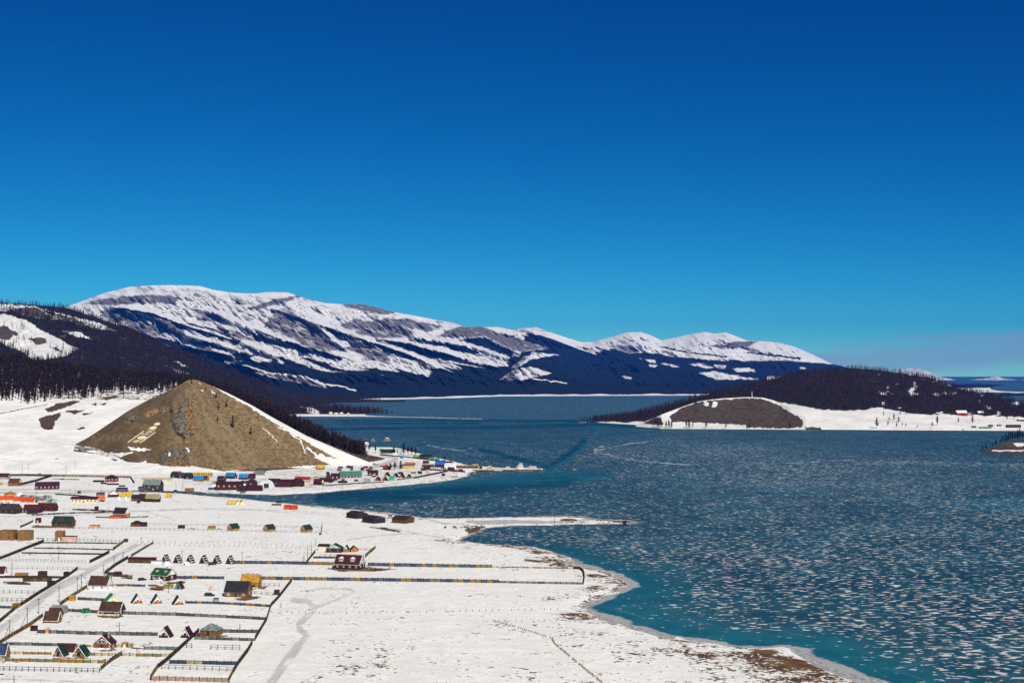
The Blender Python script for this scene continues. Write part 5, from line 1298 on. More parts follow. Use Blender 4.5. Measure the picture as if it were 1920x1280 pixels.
# ================================================================== EMBLEM on the hill: white stones laid on the slope
def emblem():
    strokes = [('pillar', [(239.5, 829.5), (269.5, 809)], 1.5), ('pillar', [(262.7, 830.5), (291.4, 810.7)], 1.5), ('bar', [(249, 828.7), (262, 828)], 0.9), ('bar', [(251, 826.6), (266, 825.8)], 0.9), ('bar', [(265, 814.2), (281, 814.6)], 1.0), ('bar', [(273, 810.8), (286, 811)], 0.9),
               ('crescent', [(276, 804.6), (278, 807), (283, 808.2), (291, 806.6)], 0.9)]
    x0, y0, z0 = sheet_at(K_HILL, 265, 818)
    r = root('stone_emblem', (x0, y0, z0), 0, 'white stone emblem of pillars, disc, crescent and flame laid on the hillside', 'emblem')
    def on(px, py): a = sheet_at(K_HILL, px, py); return Vector(a) - Vector((x0, y0, z0)) + Vector((0, -0.45, 0.55))
    m = K('cream')
    for nme, pts, w in strokes:
        b = MB(); dense = []
        for (ax, ay), (bx, by) in zip(pts[:-1], pts[1:]):
            n = max(2, int(math.hypot(bx - ax, by - ay) / 1.5))
            for i in range(n + 1): dense.append((ax + (bx - ax) * i / n, ay + (by - ay) * i / n))
        P3 = [(on(x, y - w * 0.6), on(x, y + w * 0.6)) for x, y in dense]
        for (a, c), (a2, c2) in zip(P3[:-1], P3[1:]): b.slab(c, c2, a2, a, 0.5)
        b.build(nme, m, r)
    for nme, cx, cy, rx, ry in (('disc', 266, 820.6, 8, 3.2), ('sun', 287, 802.4, 6.8, 3.1), ('flame', 294.5, 795.2, 5.6, 2.6)):
        b = MB(); n = 14
        ring = [on(cx + rx * math.cos(a) + (ry * 0.9 * math.sin(a)), cy - ry * math.sin(a)) for a in [2 * math.pi * i / n for i in range(n)]]
        c = on(cx, cy); b.add([c] + ring + [p - Vector((0, -0.3, 0.5)) for p in ring], [(0, 1 + i, 1 + (i + 1) % n) for i in range(n)] + [(1 + i, 1 + n + i, 1 + n + (i + 1) % n, 1 + (i + 1) % n) for i in range(n)])
        b.build(nme, m, r)
emblem()

# ================================================================== BUILDINGS, near plots
H_ = house; A_ = aframe; B_ = shed_box
H_('white house with dark brown roof beside the track', 183, 1106, 36, 10, 15, 'white', 'roofbrown', d=26, nf=2, ns=1, chim=True, trim='white')
B_('low white annex on the right end of the white house', 206, 1106, 8, 8, 'white', 'grey', d=16)
B_('small shed with bright green roof behind the white house', 201, 1089, 11, 5, 'wood', 'lgreen', d=9, slope=0.8)
B_('brown plank shed right of the green roofed shed', 219, 1081, 14, 8, 'dbrown', 'brown', d=8)
B_('rusty low shed behind the white house', 206, 1079, 13, 5, 'brown', 'maroon', d=7)
H_('dark house with green roof, lit windows and white gable', 298, 1088.5, 38, 11, 11, 'dmaroon', 'green', d=28, rot=-24, nf=3, ns=1, gable='white', skylight=2, trim='cream', chim=True, door='cream')
A_('small teal A frame cabin with dark red roof', 333, 1105, 18, 15, 'tealgrey', 'maroon', rot=-5, trim='teal', door='black', lower='steel')
H_('brown house with large near black roof and white windows', 442, 1119, 44, 11, 17, 'wood', 'black', d=30, nf=3, ns=1, door='dbrown', trim='dgrey')
H_('house with mustard yellow roof and pale porch posts behind the black roofed one', 467, 1103, 34, 13, 12, 'ochre', 'mustard', d=24, nf=2, door='black', porch='cream')
for i, x in enumerate((307, 329.5, 353, 378.5, 403, 428)):
    A_(['first', 'second', 'third', 'fourth', 'fifth', 'sixth'][i] + ' from the left of six A frame cabins with striped roofs', x, 1055 + 0.4 * i, 15.5, 15, 'dbrown', 'maroon', rot=-12, stripes='white', door='black', trim='white', windows=False, group='six A frame cabins with striped roofs')
ger('low white felt tent left of the striped A frame cabins', 311, 1059.5, 17, 7, 'white', door='white')
ger('low white felt tent with blue door among the striped A frame cabins', 346, 1059.5, 17, 7, 'white', door='blue')
B_('white trailer beside the long brown shed', 293, 1056, 20, 4.5, 'white', 'grey', d=7, cat='trailer', name='trailer')
H_('long low reddish brown shed behind the green roofed house', 265, 1055, 52, 8, 1.5, 'brown', 'maroon', d=9, shed=True, ridge='y', name='shed', cat='shed', nf=3, door='dbrown', frame='wood')
H_('house with brown roof and white porch rails in the near plots', 205, 1153.5, 40, 9, 15, 'dmaroon', 'roofbrown', d=27, nf=3, ns=2, porch='cream', trim='white', door='dbrown')
H_('cabin with bright green roof and pale yellow front', 213, 1130.5, 22, 6, 11, 'cream', 'lgreen', d=20, rot=32, ridge='y', trim='white', door='ochre', nf=0, name='cabin', cat='cabin')
for i, (x, y) in enumerate(((259, 1131), (296, 1131.5), (336, 1134))):
    A_(['left', 'middle', 'right'][i] + ' one of three white fronted A frame cabins with orange doors', x, y, 23, 17, 'white', 'dgreen', rot=26, d=20, door='orange', lower='wood', group='three A frame cabins with orange doors')
H_('front one of two cabins with reddish brown roofs by the track', 95, 1167, 27, 6, 14, 'wood', 'roofbrown', d=17, trim='white', name='cabin', cat='cabin')
H_('rear one of two cabins with reddish brown roofs by the track', 101, 1158, 22, 6, 12, 'wood', 'roofbrown', d=15, name='cabin', cat='cabin', nf=0)
H_('shed with grey metal roof behind the two brown roofed cabins', 108, 1150, 26, 6, 9, 'grey', 'steel', d=16, name='shed', cat='shed')
B_('green box container standing against the plank fence', 159, 1149, 12, 7, 'lgreen', 'dgrey', d=8, cat='container', name='container', door='green')
B_('dark red tin shed at the corner of the plot fence', 62, 1182, 11, 7.5, 'dmaroon', 'maroon', d=8)
B_('tall pale outhouse in the plank fence', 87.5, 1187, 6, 9, 'peach', 'cream', d=6, cat='outhouse', name='outhouse')
H_('orange timber chalet with white framed triangular gable window', 191, 1217, 34, 11, 15, 'wood', 'maroon', d=26, ridge='y', trim='white', porch='white', door='black', ns=1, chim=True, rot=-7, gwin=True)
A_('left one of two orange A frame cabins with dark green roofs', 108, 1231, 26, 21, 'wood', 'dgreen', rot=-8, d=24, door='black', lower='ochre')
A_('right one of two orange A frame cabins with dark green roofs', 147, 1231, 32, 20, 'wood', 'dgreen', rot=-8, d=26, door='black', lower='ochre')
H_('house with maroon tin roof behind the orange A frame cabins', 122, 1224, 32, 5, 12, 'cream', 'maroon', d=18)
H_('wooden cabin with dark blue steep roof cut by the left edge', 0, 1235, 22, 11, 17, 'wood', 'dblue', d=16, rot=-12, nf=1, name='cabin', cat='cabin', trim='white')
A_('left one of two white A frame cabins with dark roofs beside the hip roofed house', 306, 1195, 27, 20, 'white', 'dmaroon', rot=-8, d=22, door='black', lower='maroon')
A_('right one of two white A frame cabins with dark roofs beside the hip roofed house', 346, 1195.5, 25, 20, 'white', 'dmaroon', rot=-8, d=22, door='black', lower='maroon')
H_('log house with grey pyramid roof beside the dark fence', 390, 1192, 33, 10.5, 11.5, 'wood', 'steel', d=28, hip=True, rot=-14, name='log_house', door='dbrown')
B_('beige shack, left of the little group by the chalet', 222, 1214, 8, 6, 'beige', 'cream', d=6)
B_('brown shack with a round pale hatch by the chalet', 233, 1213, 11, 8, 'wood', 'beige', d=7, door='cream')
B_('small olive shack at the right of the group by the chalet', 245, 1214, 6, 7, 'olive', 'beige', d=6)
B_('bright yellow shed beside the track', 134, 1126, 10, 8, 'mustard', 'yellow', d=8)
B_('yellow brown shed left of the track', 28, 1139, 11, 7, 'ochre', 'mustard', d=8)
H_('red roofed house cut by the left edge in the upper plots', 0, 1078, 14, 5, 11, 'white', 'maroon', d=12)
B_('dark plank shed with flat roof in the timber yard', 78, 1080, 15, 8, 'dbrown', 'brown', d=8)
B_('dark plank shed at the right end of the timber yard', 123, 1081, 9, 8, 'dbrown', 'dbrown', d=7)
B_('orange brown box in the timber yard', 38.5, 1081, 23, 6, 'ochre', 'mustard', d=8, cat='container', name='container')
B_('blackish low shed near the diagonal fence of the timber yard', 94, 1097, 12, 7, 'dbrown', 'black', d=8)
B_('mustard shed left of the small teal cabin', 314, 1104, 17, 7, 'olive', 'mustard', d=8)
B_('dark brown box shed by the plot fence right of the black roofed house', 518, 1115, 9, 8, 'dbrown', 'brown', d=7)
B_('grey hut in the fence below the black roofed house', 404, 1128, 9, 6, 'grey', 'dgrey', d=6)
H_('dark brown chalet with two white dormers and white gable near the lake', 650, 1066, 50, 9, 15.5, 'dmaroon', 'maroon', d=30, rot=-16, nf=4, ns=2, gable='paleblue', trim='white', dorm=2)
H_('maroon house with pale green gable and green shutters', 626, 1035, 30, 8, 8, 'maroon', 'dgreen', d=16, ridge='y', gable='mint', nf=2, frame='lgreen', rot=-5)
B_('cream hall with dark roof behind the maroon house', 606, 1031, 22, 7, 'cream', 'black', d=10, cat='hall', name='hall', slope=0.5)
H_('little orange porch house with green gable right of the maroon house', 649, 1034.5, 9, 6, 7, 'ochre', 'dgreen', d=8, ridge='y', gable='mint', name='cabin', cat='cabin')
H_('hut with leaning red and white roof right of the maroon house', 665, 1034, 14, 5, 6, 'ochre', 'black', d=10, rot=20, ridge='y', name='hut', cat='hut', trim='red')
# long black barns by the water
H_('long black barn, rear one of the joined pair near the shore', 659, 971.5, 32, 8.5, 4.5, 'black', 'dbrown', d=26, rot=-46, ridge='x', name='barn', cat='barn', gable='dbrown')
H_('long black barn, front one of the joined pair near the shore', 690, 980, 36, 9, 4.5, 'black', 'dbrown', d=27, rot=-46, ridge='x', name='barn', cat='barn', gable='brown')
H_('brown barn standing alone right of the joined black pair', 748, 980.5, 32, 8, 5.5, 'brown', 'dbrown', d=28, rot=-30, ridge='x', name='barn', cat='barn', ns=0)
B_('open timber frame leaning on the lone brown barn', 731, 972, 7, 6, 'grey', 'dbrown', d=6)
# stockades and middle plots
def stockade(label, x, py, w, h):
    s = mpp(py); W, H = w * s, h * s; gx, gy = G(x, py, 1.0)
    r = root('plank_stockade', (gx, gy, 0.95), math.radians(-7), label, 'stockade')
    n = int(w); D = W * 0.7
    for i in range(n):
        c = random.choice(['plank', 'plank', 'ochre', 'wood'])
        MB().box(-W / 2 + W * i / n + 0.02, -W / 2 + W * (i + 1) / n - 0.02, -0.06 + 0.06 * (i % 2), 0.06 + 0.06 * (i % 2), -0.4, H * random.uniform(0.93, 1.02)).build('plank', K(c), r)
    MB().box(-W / 2, -W / 2 + 0.2, 0.15, D, -0.4, H * 0.95).box(W / 2 - 0.2, W / 2, 0.15, D, -0.4, H * 0.95).box(-W / 2 + 0.21, W / 2 - 0.21, D - 0.2, D, -0.4, H * 0.95).build('wall', K('plank'), r)
stockade('tall plank stockade cut by the left edge', 11, 1012, 27, 19)
stockade('tall plank stockade right of the one at the left edge', 44, 1012.5, 24, 19)
B_('dark box filling the gap between the two plank stockades', 28, 1011, 8, 10, 'dbrown', 'black', d=6)  # plain dark box set into the gap
B_('tall wooden tower hut with orange sloping roof', 110.5, 1013.5, 16, 16, 'plank', 'orange', d=10, cat='hut', name='hut', slope=0.15, door='white')
B_('pink container with maroon rim beside the tower hut', 128.5, 1014.5, 28, 9, 'pink', 'maroon', d=9, cat='container', name='container', slope=0.05)
H_('house with dark green roof and central gable in the middle plots', 114, 987.5, 36, 8, 11, 'brown', 'dgreen', d=24, nf=2, ns=1, dorm=1, frame='ochre')
B_('peach coloured container on dark boards', 176, 990, 18, 5.5, 'peach', 'orange', d=8, cat='container', name='container', slope=0.04)
H_('low red brown house with dark pyramid roof', 254, 987, 19, 6, 5, 'brown', 'black', d=14, hip=True, nf=2, name='house', frame='ochre')
B_('maroon annex on the right of the pyramid roofed house', 268, 987, 11, 7, 'maroon', 'dmaroon', d=8, cat='annex', name='annex')
H_('house with black roof, white gable and orange porch roof', 223, 970, 26, 8, 10, 'orange', 'black', d=17, gable='white', trim='white', ns=1, rot=-18)
B_('bright orange lean to in front of the black roofed house', 215, 971.5, 20, 4, 'orange', 'rorange', d=6, slope=0.35, cat='lean to', name='lean_to')
H_('big log lodge with dark shingle roof cut by the left edge', 11, 962.5, 40, 8, 10, 'dbrown', 'violet', d=22, rot=-20, nf=3, gable='brown', name='lodge', cat='lodge', frame='ochre')
H_('long maroon lodge, left half with twin front gables', 59, 961, 32, 6, 9, 'dmaroon', 'maroon', d=16, rot=-4, dorm=0, nf=3, name='lodge', cat='lodge', frame='pink')
H_('long maroon lodge, right half on higher ground', 86, 958, 34, 6, 9, 'dmaroon', 'maroon', d=16, rot=-4, nf=3, name='lodge', cat='lodge', frame='wood')
B_('dark cellar block in front of the long maroon lodge', 59, 963.5, 19, 6, 'dbrown', 'black', d=6)
B_('dark red outhouse left of the green roofed house with gable', 70.5, 980, 9, 8, 'maroon', 'dmaroon', d=6, door='pink')
B_('small dark hut on the plot boundary', 180, 957, 6, 7, 'dbrown', 'dgrey', d=5)
B_('small brick coloured hut by the fence corner', 235, 1016, 7, 5, 'brown', 'maroon', d=5)
# tourist camp on the left
H_('long cream barrack with maroon roof in the tourist camp', 157, 942, 52, 7, 4, 'cream', 'dmaroon', d=12, nf=7, door='orange', name='barrack', cat='barrack', frame='beige')
H_('orange peaked kitchen house right of the cream barrack', 189, 940, 14, 4, 8, 'brown', 'orange', d=9, rot=18, name='house')
B_('slate grey cabin above the orange kitchen house', 187, 931, 14, 7, 'dgrey', 'dblue', d=7, cat='cabin', name='cabin')
H_('cabin with orange roof and white gable left of the yellow tents', 213, 931.5, 20, 5, 7, 'dmaroon', 'orange', d=12, rot=18, ridge='y', gable='white', name='cabin', cat='cabin')
for i, (x, y) in enumerate(((230, 931), (242, 931), (314.5, 932.5))):
    H_(['left one of two yellow roofed huts behind the camp', 'right one of two yellow roofed huts behind the camp', 'yellow roofed hut standing alone by the frozen inlet'][i], x, y, 9.5, 2, 6, 'olive', 'yellow', d=7, name='hut', cat='hut')
H_('dark cabin with black roof, leftmost of four in a row', 253, 939, 14, 6, 6, 'brown', 'black', d=9, nf=2, name='cabin', cat='cabin', frame='ochre')
H_('dark maroon cabin, second of four in a row', 266, 939.5, 13, 7, 7, 'dmaroon', 'dmaroon', d=9, name='cabin', cat='cabin', gable='maroon')
H_('maroon cabin with olive roof, third of four in a row', 278.5, 940.5, 13, 7, 7, 'dmaroon', 'olive', d=9, name='cabin', cat='cabin')
H_('maroon cabin with olive roof, rightmost of four in a row', 291.5, 941, 13, 8, 7, 'dmaroon', 'olive', d=9, name='cabin', cat='cabin', trim='cream')
B_('small dark outhouse below the four cabins', 259, 943, 5, 6, 'dbrown', 'dgrey', d=4, cat='outhouse', name='outhouse')
H_('large dark violet house with grey green gambrel roof', 283, 919.5, 34, 11, 9, 'violet', 'steel', d=18, rot=-10, nf=4, frame='cream', gable='dmaroon', door='pink')
B_('dark lean to on the left of the gambrel roofed house', 263, 920, 9, 7, 'dgrey', 'violet', d=8)
B_('long dark greenhouse left of the gambrel roofed house', 227, 922, 20, 6.5, 'dgrey', 'black', d=8, cat='greenhouse', name='greenhouse', slope=0.2)
for i, (x, y, w) in enumerate(((194, 907, 11), (211, 908.5, 22), (228, 912, 11))):
    B_(['left', 'middle', 'right'][i] + ' one of the long dark wood stacks below the red house', x, y, w, 2.4, 'black', 'dgrey', d=4, cat='wood stack', name='wood_stack', slope=0.06)
H_('red house with black hip roof and white windows', 205, 903, 20, 7, 6, 'red', 'black', d=14, hip=True, nf=3, ns=1, rot=-20)
B_('black roofed low shed left of the red house', 184, 903.5, 20, 3, 'dbrown', 'black', d=5)
H_('long purple roofed house with cream left gable', 88, 917, 42, 7, 6.5, 'maroon', 'purple', d=20, rot=14, nf=6, ridge='x', gable='cream', frame='cream')
H_('cabin with grey brown roof and lit yellow window', 25, 911, 20, 7, 7, 'wood', 'brown', d=12, nf=2, gable='cream', name='cabin', cat='cabin', frame='yellow')
H_('grey house with red roof cut by the left edge below the slope', 5, 898, 20, 5, 6, 'grey', 'maroon', d=10, nf=1)
ger('yellow felt tent with brown domed roof in the camp', 15, 931, 20, 9, 'yellow', 'ochre', 'wood')
ger('white domed tent right of the yellow one in the camp', 35, 930.5, 12.5, 8, 'white', dome=True, door='white')
ger('cream round tent cut by the left edge in the camp', 4, 944, 13, 7, 'cream', 'cream', 'wood')
ger('cream round tent right of the one at the left edge', 17, 944, 14, 7, 'cream', 'cream', 'wood')
for i, (x, y, w) in enumerate(((4, 939, 12), (17.5, 938.5, 12), (31, 940.5, 13), (45, 942, 13), (57.5, 942.5, 11))):
    H_(['leftmost', 'second', 'middle', 'fourth', 'rightmost'][i] + ' of five cabins with bright red orange roofs', x, y, w, 3, 6.5, 'cream', 'rorange', d=9, rot=8 if i < 3 else -14, ridge='x', name='cabin', cat='cabin', group='cabins with red orange roofs')
for i, (x, y, w) in enumerate(((48.5, 933, 13), (65, 934, 12), (78, 936, 13), (92, 934, 16), (88, 941, 16), (103, 941, 15))):
    barrel(['leftmost grey tent hall of the camp', 'second grey tent hall from the left of the camp', 'grey tent hall behind the pink container', 'grey tent hall with green trim at the back', 'grey tent hall in front with mint end', 'rightmost grey tent hall with mint end'][i], x, y, w, 6, 'tealgrey', 11, rot=60, end='mint' if i > 3 else 'grey', name='tent_hall', cat='tent', group='grey tent halls of the camp')
B_('pink container in front of the grey tent halls', 75.5, 943, 11, 6, 'pink', 'dmaroon', d=6, cat='container', name='container')
B_('dark blue container left of the pink one', 66, 942, 7, 5, 'dblue', 'blue', d=5, cat='container', name='container')
ger('small white tent left of the pair below the orange roofed cabin', 221, 936, 9, 5, 'white', door='white')
ger('small white peaked tent right of the pair below the orange roofed cabin', 235, 937.5, 7, 7, 'white', door='white')
B_('small blue cabin standing in the open snow', 147.5, 925, 5, 4.5, 'dblue', 'blue', d=4, cat='cabin', name='cabin')
H_('long cream building behind the gambrel roofed house', 292, 903.5, 56, 6, 2, 'cream', 'beige', d=10, nf=8, name='barrack', cat='barrack', frame='white')
B_('yellow hut by the upper fence', 73, 891.5, 6, 4, 'mustard', 'yellow', d=4, cat='hut', name='hut')
B_('yellow hut cut by the left edge beside the grey brown cabin', 1, 910, 5, 4, 'yellow', 'mustard', d=4, cat='hut', name='hut')
# below the bare hill
H_('dark red cabin with dark green roof, left of three below the hill', 325, 895.5, 14, 5, 6, 'maroon', 'dgreen', d=9, rot=-25, name='cabin', cat='cabin', nf=1)
H_('dark red cabin with slate roof, middle of three below the hill', 338, 896.5, 12, 5, 6, 'maroon', 'dblue', d=8, rot=-25, name='cabin', cat='cabin', nf=1)
H_('dark red cabin with teal roof, right of three below the hill', 351, 898, 15, 5, 7, 'maroon', 'dgreen', d=9, rot=-25, name='cabin', cat='cabin', nf=1)
H_('cabin with bright orange roof behind the three dark red ones', 330.5, 888.5, 15, 2, 3.5, 'maroon', 'rorange', d=7, name='cabin', cat='cabin')
def carriage(label, px, py, w, h):
    r = house(label, px, py, w, h, 1.2, 'yellow', 'cream', d=7, rot=-4, hip=True, eave=0.1, name='railway_carriage', cat='carriage')
    s = mpp(py); W = w * s; D = 7 * s
    for i in range(9): MB().box(-W / 2 + W * (i + 0.3) / 9, -W / 2 + W * (i + 0.75) / 9, -D / 2 - 0.08, -D / 2 + 0.03, h * s * 0.45, h * s * 0.8).build('window', glass(), r)
    MB().box(-W / 2 - 0.04, W / 2 + 0.04, -D / 2 - 0.05, D / 2 + 0.05, h * s * 0.15, h * s * 0.25).build('stripe', K('brown'), r)
carriage('long yellow carriage building with cream roof below the hill', 378, 893, 38, 7.5)
H_('cabin with bright blue roof right of the dark red ones', 370, 902, 17, 4, 6, 'ochre', 'blue', d=10, rot=-15, name='cabin', cat='cabin')
H_('cabin with dark blue roof and orange gable', 383, 901, 10, 4, 5, 'ochre', 'dblue', d=8, rot=-25, name='cabin', cat='cabin')
H_('cabin with blue roof and maroon gable, left of two blue ones', 430, 897, 20, 5, 6, 'maroon', 'blue', d=11, rot=-24, ns=1, name='cabin', cat='cabin')
H_('cabin with blue roof, right of two blue ones', 455.5, 898.5, 17, 4, 6, 'maroon', 'blue', d=10, rot=-10, name='cabin', cat='cabin')
H_('dark cabin left of the blue roofed ones', 413, 902, 14, 5, 5, 'dbrown', 'purple', d=9, rot=-20, name='cabin', cat='cabin', trim='ochre')
H_('house with grey roof and white gable below the hill', 485, 895, 24, 6, 6.5, 'white', 'steel', d=13, rot=-24, gable='white', ns=1)
B_('maroon block left of the white gabled house', 471, 897, 13, 8, 'maroon', 'dmaroon', d=7, cat='house', name='house')
H_('long maroon hotel wing with white framed windows', 430, 918.5, 50, 12, 4, 'maroon', 'dmaroon', d=13, rot=6, nf=5, name='hotel_wing', cat='hotel', wz=0.62)
H_('maroon hotel centre with tall dark gable', 470, 914, 18, 11, 6, 'maroon', 'dblue', d=12, ridge='y', nf=1, name='hotel', cat='hotel')
H_('teal roofed hotel link with white stair', 458, 912, 14, 7, 4, 'white', 'dblue', d=9, name='hotel_link', cat='hotel')
H_('white gabled kiosk left of the hotel wing', 402, 911, 9, 5, 4, 'white', 'steel', d=6, name='kiosk', cat='kiosk')
B_('blue and white canteen in front of the kiosk', 398, 918, 16, 4.5, 'dblue', 'white', d=6, cat='canteen', name='canteen')
B_('long white trailer in front of the hotel wing', 398, 923, 24, 2.6, 'paleblue', 'white', d=5, cat='trailer', name='trailer')
B_('yellow hut on the snow left of the hotel', 354, 920, 16, 4.5, 'ochre', 'mustard', d=6, cat='hut', name='hut', door='wood')
for i, (x, y, w, h, c) in enumerate(((453, 921, 17, 10, 'dmaroon'), (476, 920, 32, 10, 'dmaroon'))):
    B_(['short dark maroon board wall in front of the hotel', 'long dark maroon board wall in front of the hotel'][i], x, y, w, h, c, 'dmaroon', d=4, cat='board wall', name='board_wall', slope=0.05)
barrel('white arched hall with dark glass front beside the hotel', 496, 914.5, 27, 14.5, 'white', 16, rot=-12, end='white', glazed=True)
H_('maroon block right of the white arched hall', 513, 911, 22, 10, 4, 'dmaroon', 'black', d=9, nf=2, name='hotel_block', cat='hotel')
H_('big dark maroon shed with stepped roof', 533, 913, 30, 11, 3.5, 'dmaroon', 'dmaroon', d=12, rot=-4, name='shed', cat='shed')
H_('big dark maroon shed, taller part with sloping right end', 556, 912, 24, 9, 6, 'dmaroon', 'dmaroon', d=12, hip=True, name='shed', cat='shed')
H_('house with red roof and white wall behind the maroon sheds', 566, 904, 28, 6, 4.5, 'pink', 'red', d=10, rot=-10, nf=4)
H_('row of yellow tent cabins, left one on the flat snow', 434, 946, 18, 2, 6.5, 'olive', (0.5, 0.36, 0.08), d=9, name='cabin', cat='cabin')
H_('row of yellow tent cabins, middle one with white gable', 447, 946, 10, 2, 7, 'cream', (0.5, 0.36, 0.08), d=9, ridge='y', rot=25, name='cabin', cat='cabin')
H_('row of yellow tent cabins, right one with white gable', 455, 946, 10, 2.5, 7, 'cream', 'yellow', d=9, ridge='y', rot=25, name='cabin', cat='cabin')
for i, x in enumerate((537.5, 550)):
    B_(['left', 'right'][i] + ' one of two bright red orange containers on the shore', x, 954.5 + 0.6 * i, 11.5, 7.5, 'rorange', 'rorange', d=8, rot=-12, cat='container', name='container', slope=0.05)
for i, (x, y) in enumerate(((431, 994.5), (498.5, 996), (568.5, 997))):
    H_(['left', 'middle', 'right'][i] + ' one of three cabins with dark green roofs and cream gables', x, y, 15, 5.5, 7.5, 'ochre', 'dgreen', d=17, rot=-38, ridge='y', gable='peach', ns=1, name='cabin', cat='cabin', group='three cabins with dark green roofs', frame='yellow')
B_('dark box trailer left of the three green roofed cabins', 339, 990, 12, 5, 'black', 'dgrey', d=6, cat='trailer', name='trailer')
B_('olive canvas heap left of the green roofed cabins', 396, 992.5, 14, 4, 'olive', 'ochre', d=6, cat='canvas heap', name='canvas_heap', slope=0.6)
H_('mustard yellow house under the snowy foot of the hill', 600, 880.5, 12, 4, 5, 'ochre', 'yellow', d=9)
# town on the spit
H_('maroon house with white gable at the left end of the spit town', 595, 909, 17, 5, 6.5, 'maroon', 'maroon', d=10, rot=-22, gable='white', ns=1)
H_('low maroon shed behind the white gabled maroon house', 609, 903.5, 21, 4, 4, 'maroon', 'dmaroon', d=9, name='shed', cat='shed')
H_('maroon house left of the long green roof', 628, 898, 16, 6, 5, 'maroon', 'dmaroon', d=9, nf=2)
H_('long hall with green roof and maroon wall', 657, 895, 42, 4, 7.5, 'maroon', (0.04, 0.16, 0.12), d=16, rot=8, nf=7, name='hall', cat='hall')
H_('dark maroon house above the small A frames', 698, 891.5, 18, 6, 4.5, 'dmaroon', 'dmaroon', d=10, nf=2)
H_('house with red roof among bushy trees', 722, 880.5, 12, 3, 4.5, 'dmaroon', 'red', d=9, rot=-25)
for i, (x, y) in enumerate(((706.5, 901), (720, 901.3), (740, 894.5), (752, 895.3), (765, 896.5), (724, 892.5))):
    A_(['orange fronted maroon A frame, left of the pair by the beach', 'orange fronted maroon A frame, right of the pair by the beach', 'maroon A frame, left of three in a row', 'maroon A frame, middle of three in a row', 'maroon A frame, right of three in a row', 'maroon A frame behind the pair by the beach'][i], x, y, 11, 7.5, 'orange' if i < 2 else 'brown', 'dmaroon', rot=-15, trim=None, windows=False, door='dbrown' if i < 2 else 'yellow')
B_('bright teal tent on the beach of the town', 733.5, 900.5, 10, 5.5, (0.03, 0.36, 0.22), (0.03, 0.36, 0.22), d=6, cat='tent', name='tent', slope=0.4)
B_('grey water tank near the beach of the town', 687.5, 904, 11, 6.5, 'grey', 'paleblue', d=7, cat='tank', name='water_tank')
B_('black upturned boat on the beach of the town', 642, 905, 17, 3, 'black', 'dgreen', d=4, cat='boat', name='upturned_boat', slope=0.3)
H_('bright yellow building with white windows and grey roof', 766, 878, 22, 6, 2.5, 'yellow', 'dgrey', d=8, nf=4, rot=2)
H_('long orange roof behind the bright yellow building', 768, 872, 18, 2, 3, 'brown', 'orange', d=9)
barrel('white domed pavilion with green roof at the back of the town', 752, 851.5, 11, 6.5, 'mint', 8, rot=0, end='mint', name='pavilion', cat='pavilion')
H_('long bright green roof by the lake behind the town', 782, 858, 16, 1.5, 3.5, 'dgreen', (0.14, 0.26, 0.05), d=8, name='shed', cat='shed')
H_('black roofed warehouse by the lake behind the town', 797, 859.5, 22, 5, 2.5, 'dgreen', 'black', d=10, name='warehouse', cat='warehouse')
B_('brown kiosk against the black roofed warehouse', 798, 861, 7, 5, 'brown', 'black', d=5, cat='kiosk', name='kiosk')
B_('teal container right of the black roofed warehouse', 809, 861.5, 9, 4.5, 'teal', 'dgreen', d=6, cat='container', name='container')
B_('second teal container farther right by the lake', 819, 863, 8, 3.5, 'teal', 'dgreen', d=5, cat='container', name='container')
B_('teal hut beside the harbour road', 714, 847, 6, 5, (0.02, 0.25, 0.2), 'teal', d=5, cat='hut', name='hut')
B_('green kiosk at the foot of the wooded slope', 666, 853, 6, 5, (0.02, 0.30, 0.10), 'lgreen', d=5, cat='kiosk', name='kiosk')
H_('long dark green hall beside the harbour road', 727, 849.5, 26, 5, 2.5, 'dgreen', 'dgreen', d=8, name='hall', cat='hall')
B_('round grey hut by the harbour road', 684.5, 855.5, 9, 6, 'beige', 'grey', d=7, cat='hut', name='hut', slope=0.5)
B_('maroon stall by the harbour road', 694, 862.5, 9, 4, 'red', 'maroon', d=5, cat='stall', name='stall')
B_('blue roofed stall by the harbour road', 703, 860.5, 7, 4.5, 'maroon', (0.08, 0.15, 0.5), d=5, cat='stall', name='stall')
B_('blue stall at the road corner', 753, 859.5, 5, 3, 'blue', 'blue', d=4, cat='stall', name='stall')
B_('white boat shed beside the domed pavilion', 740, 854.5, 10, 3.5, 'white', 'white', d=6, slope=0.5, cat='shed', name='shed')
H_('house with bright blue roof and maroon wall by the harbour', 824, 876, 19, 6, 5.5, 'maroon', (0.02, 0.12, 0.42), d=10, rot=-18)
B_('brown cargo container left of the blue roofed harbour house', 802, 876, 22, 5.5, 'brown', 'beige', d=7, cat='container', name='container', slope=0.04)
B_('large white canopy by the harbour', 844, 877.5, 22, 6, 'white', 'white', d=12, cat='canopy', name='canopy', slope=0.5)
B_('dark red cargo box, left of three by the harbour', 843, 883, 8.5, 7, 'maroon', 'maroon', d=6, cat='container', name='container', slope=0.04)
B_('grey cargo box beside the blue roofed harbour house', 831, 882, 9, 5, 'grey', 'dgrey', d=6, cat='container', name='container', slope=0.04)
B_('dark red cargo box, right of three by the harbour', 863.5, 884, 7.5, 4.5, 'maroon', 'red', d=5, cat='container', name='container', slope=0.04)
B_('long low dark red cargo box by the harbour', 853, 884, 11, 3, 'maroon', 'dmaroon', d=5, cat='container', name='container', slope=0.04)
B_('lone dark red box on the snow below the harbour', 831, 892, 6, 4.2, 'maroon', 'dmaroon', d=5, cat='container', name='container', slope=0.04)
B_('dark sheds under trees beside the red fence line', 795, 882, 12, 4, 'dbrown', 'black', d=6)
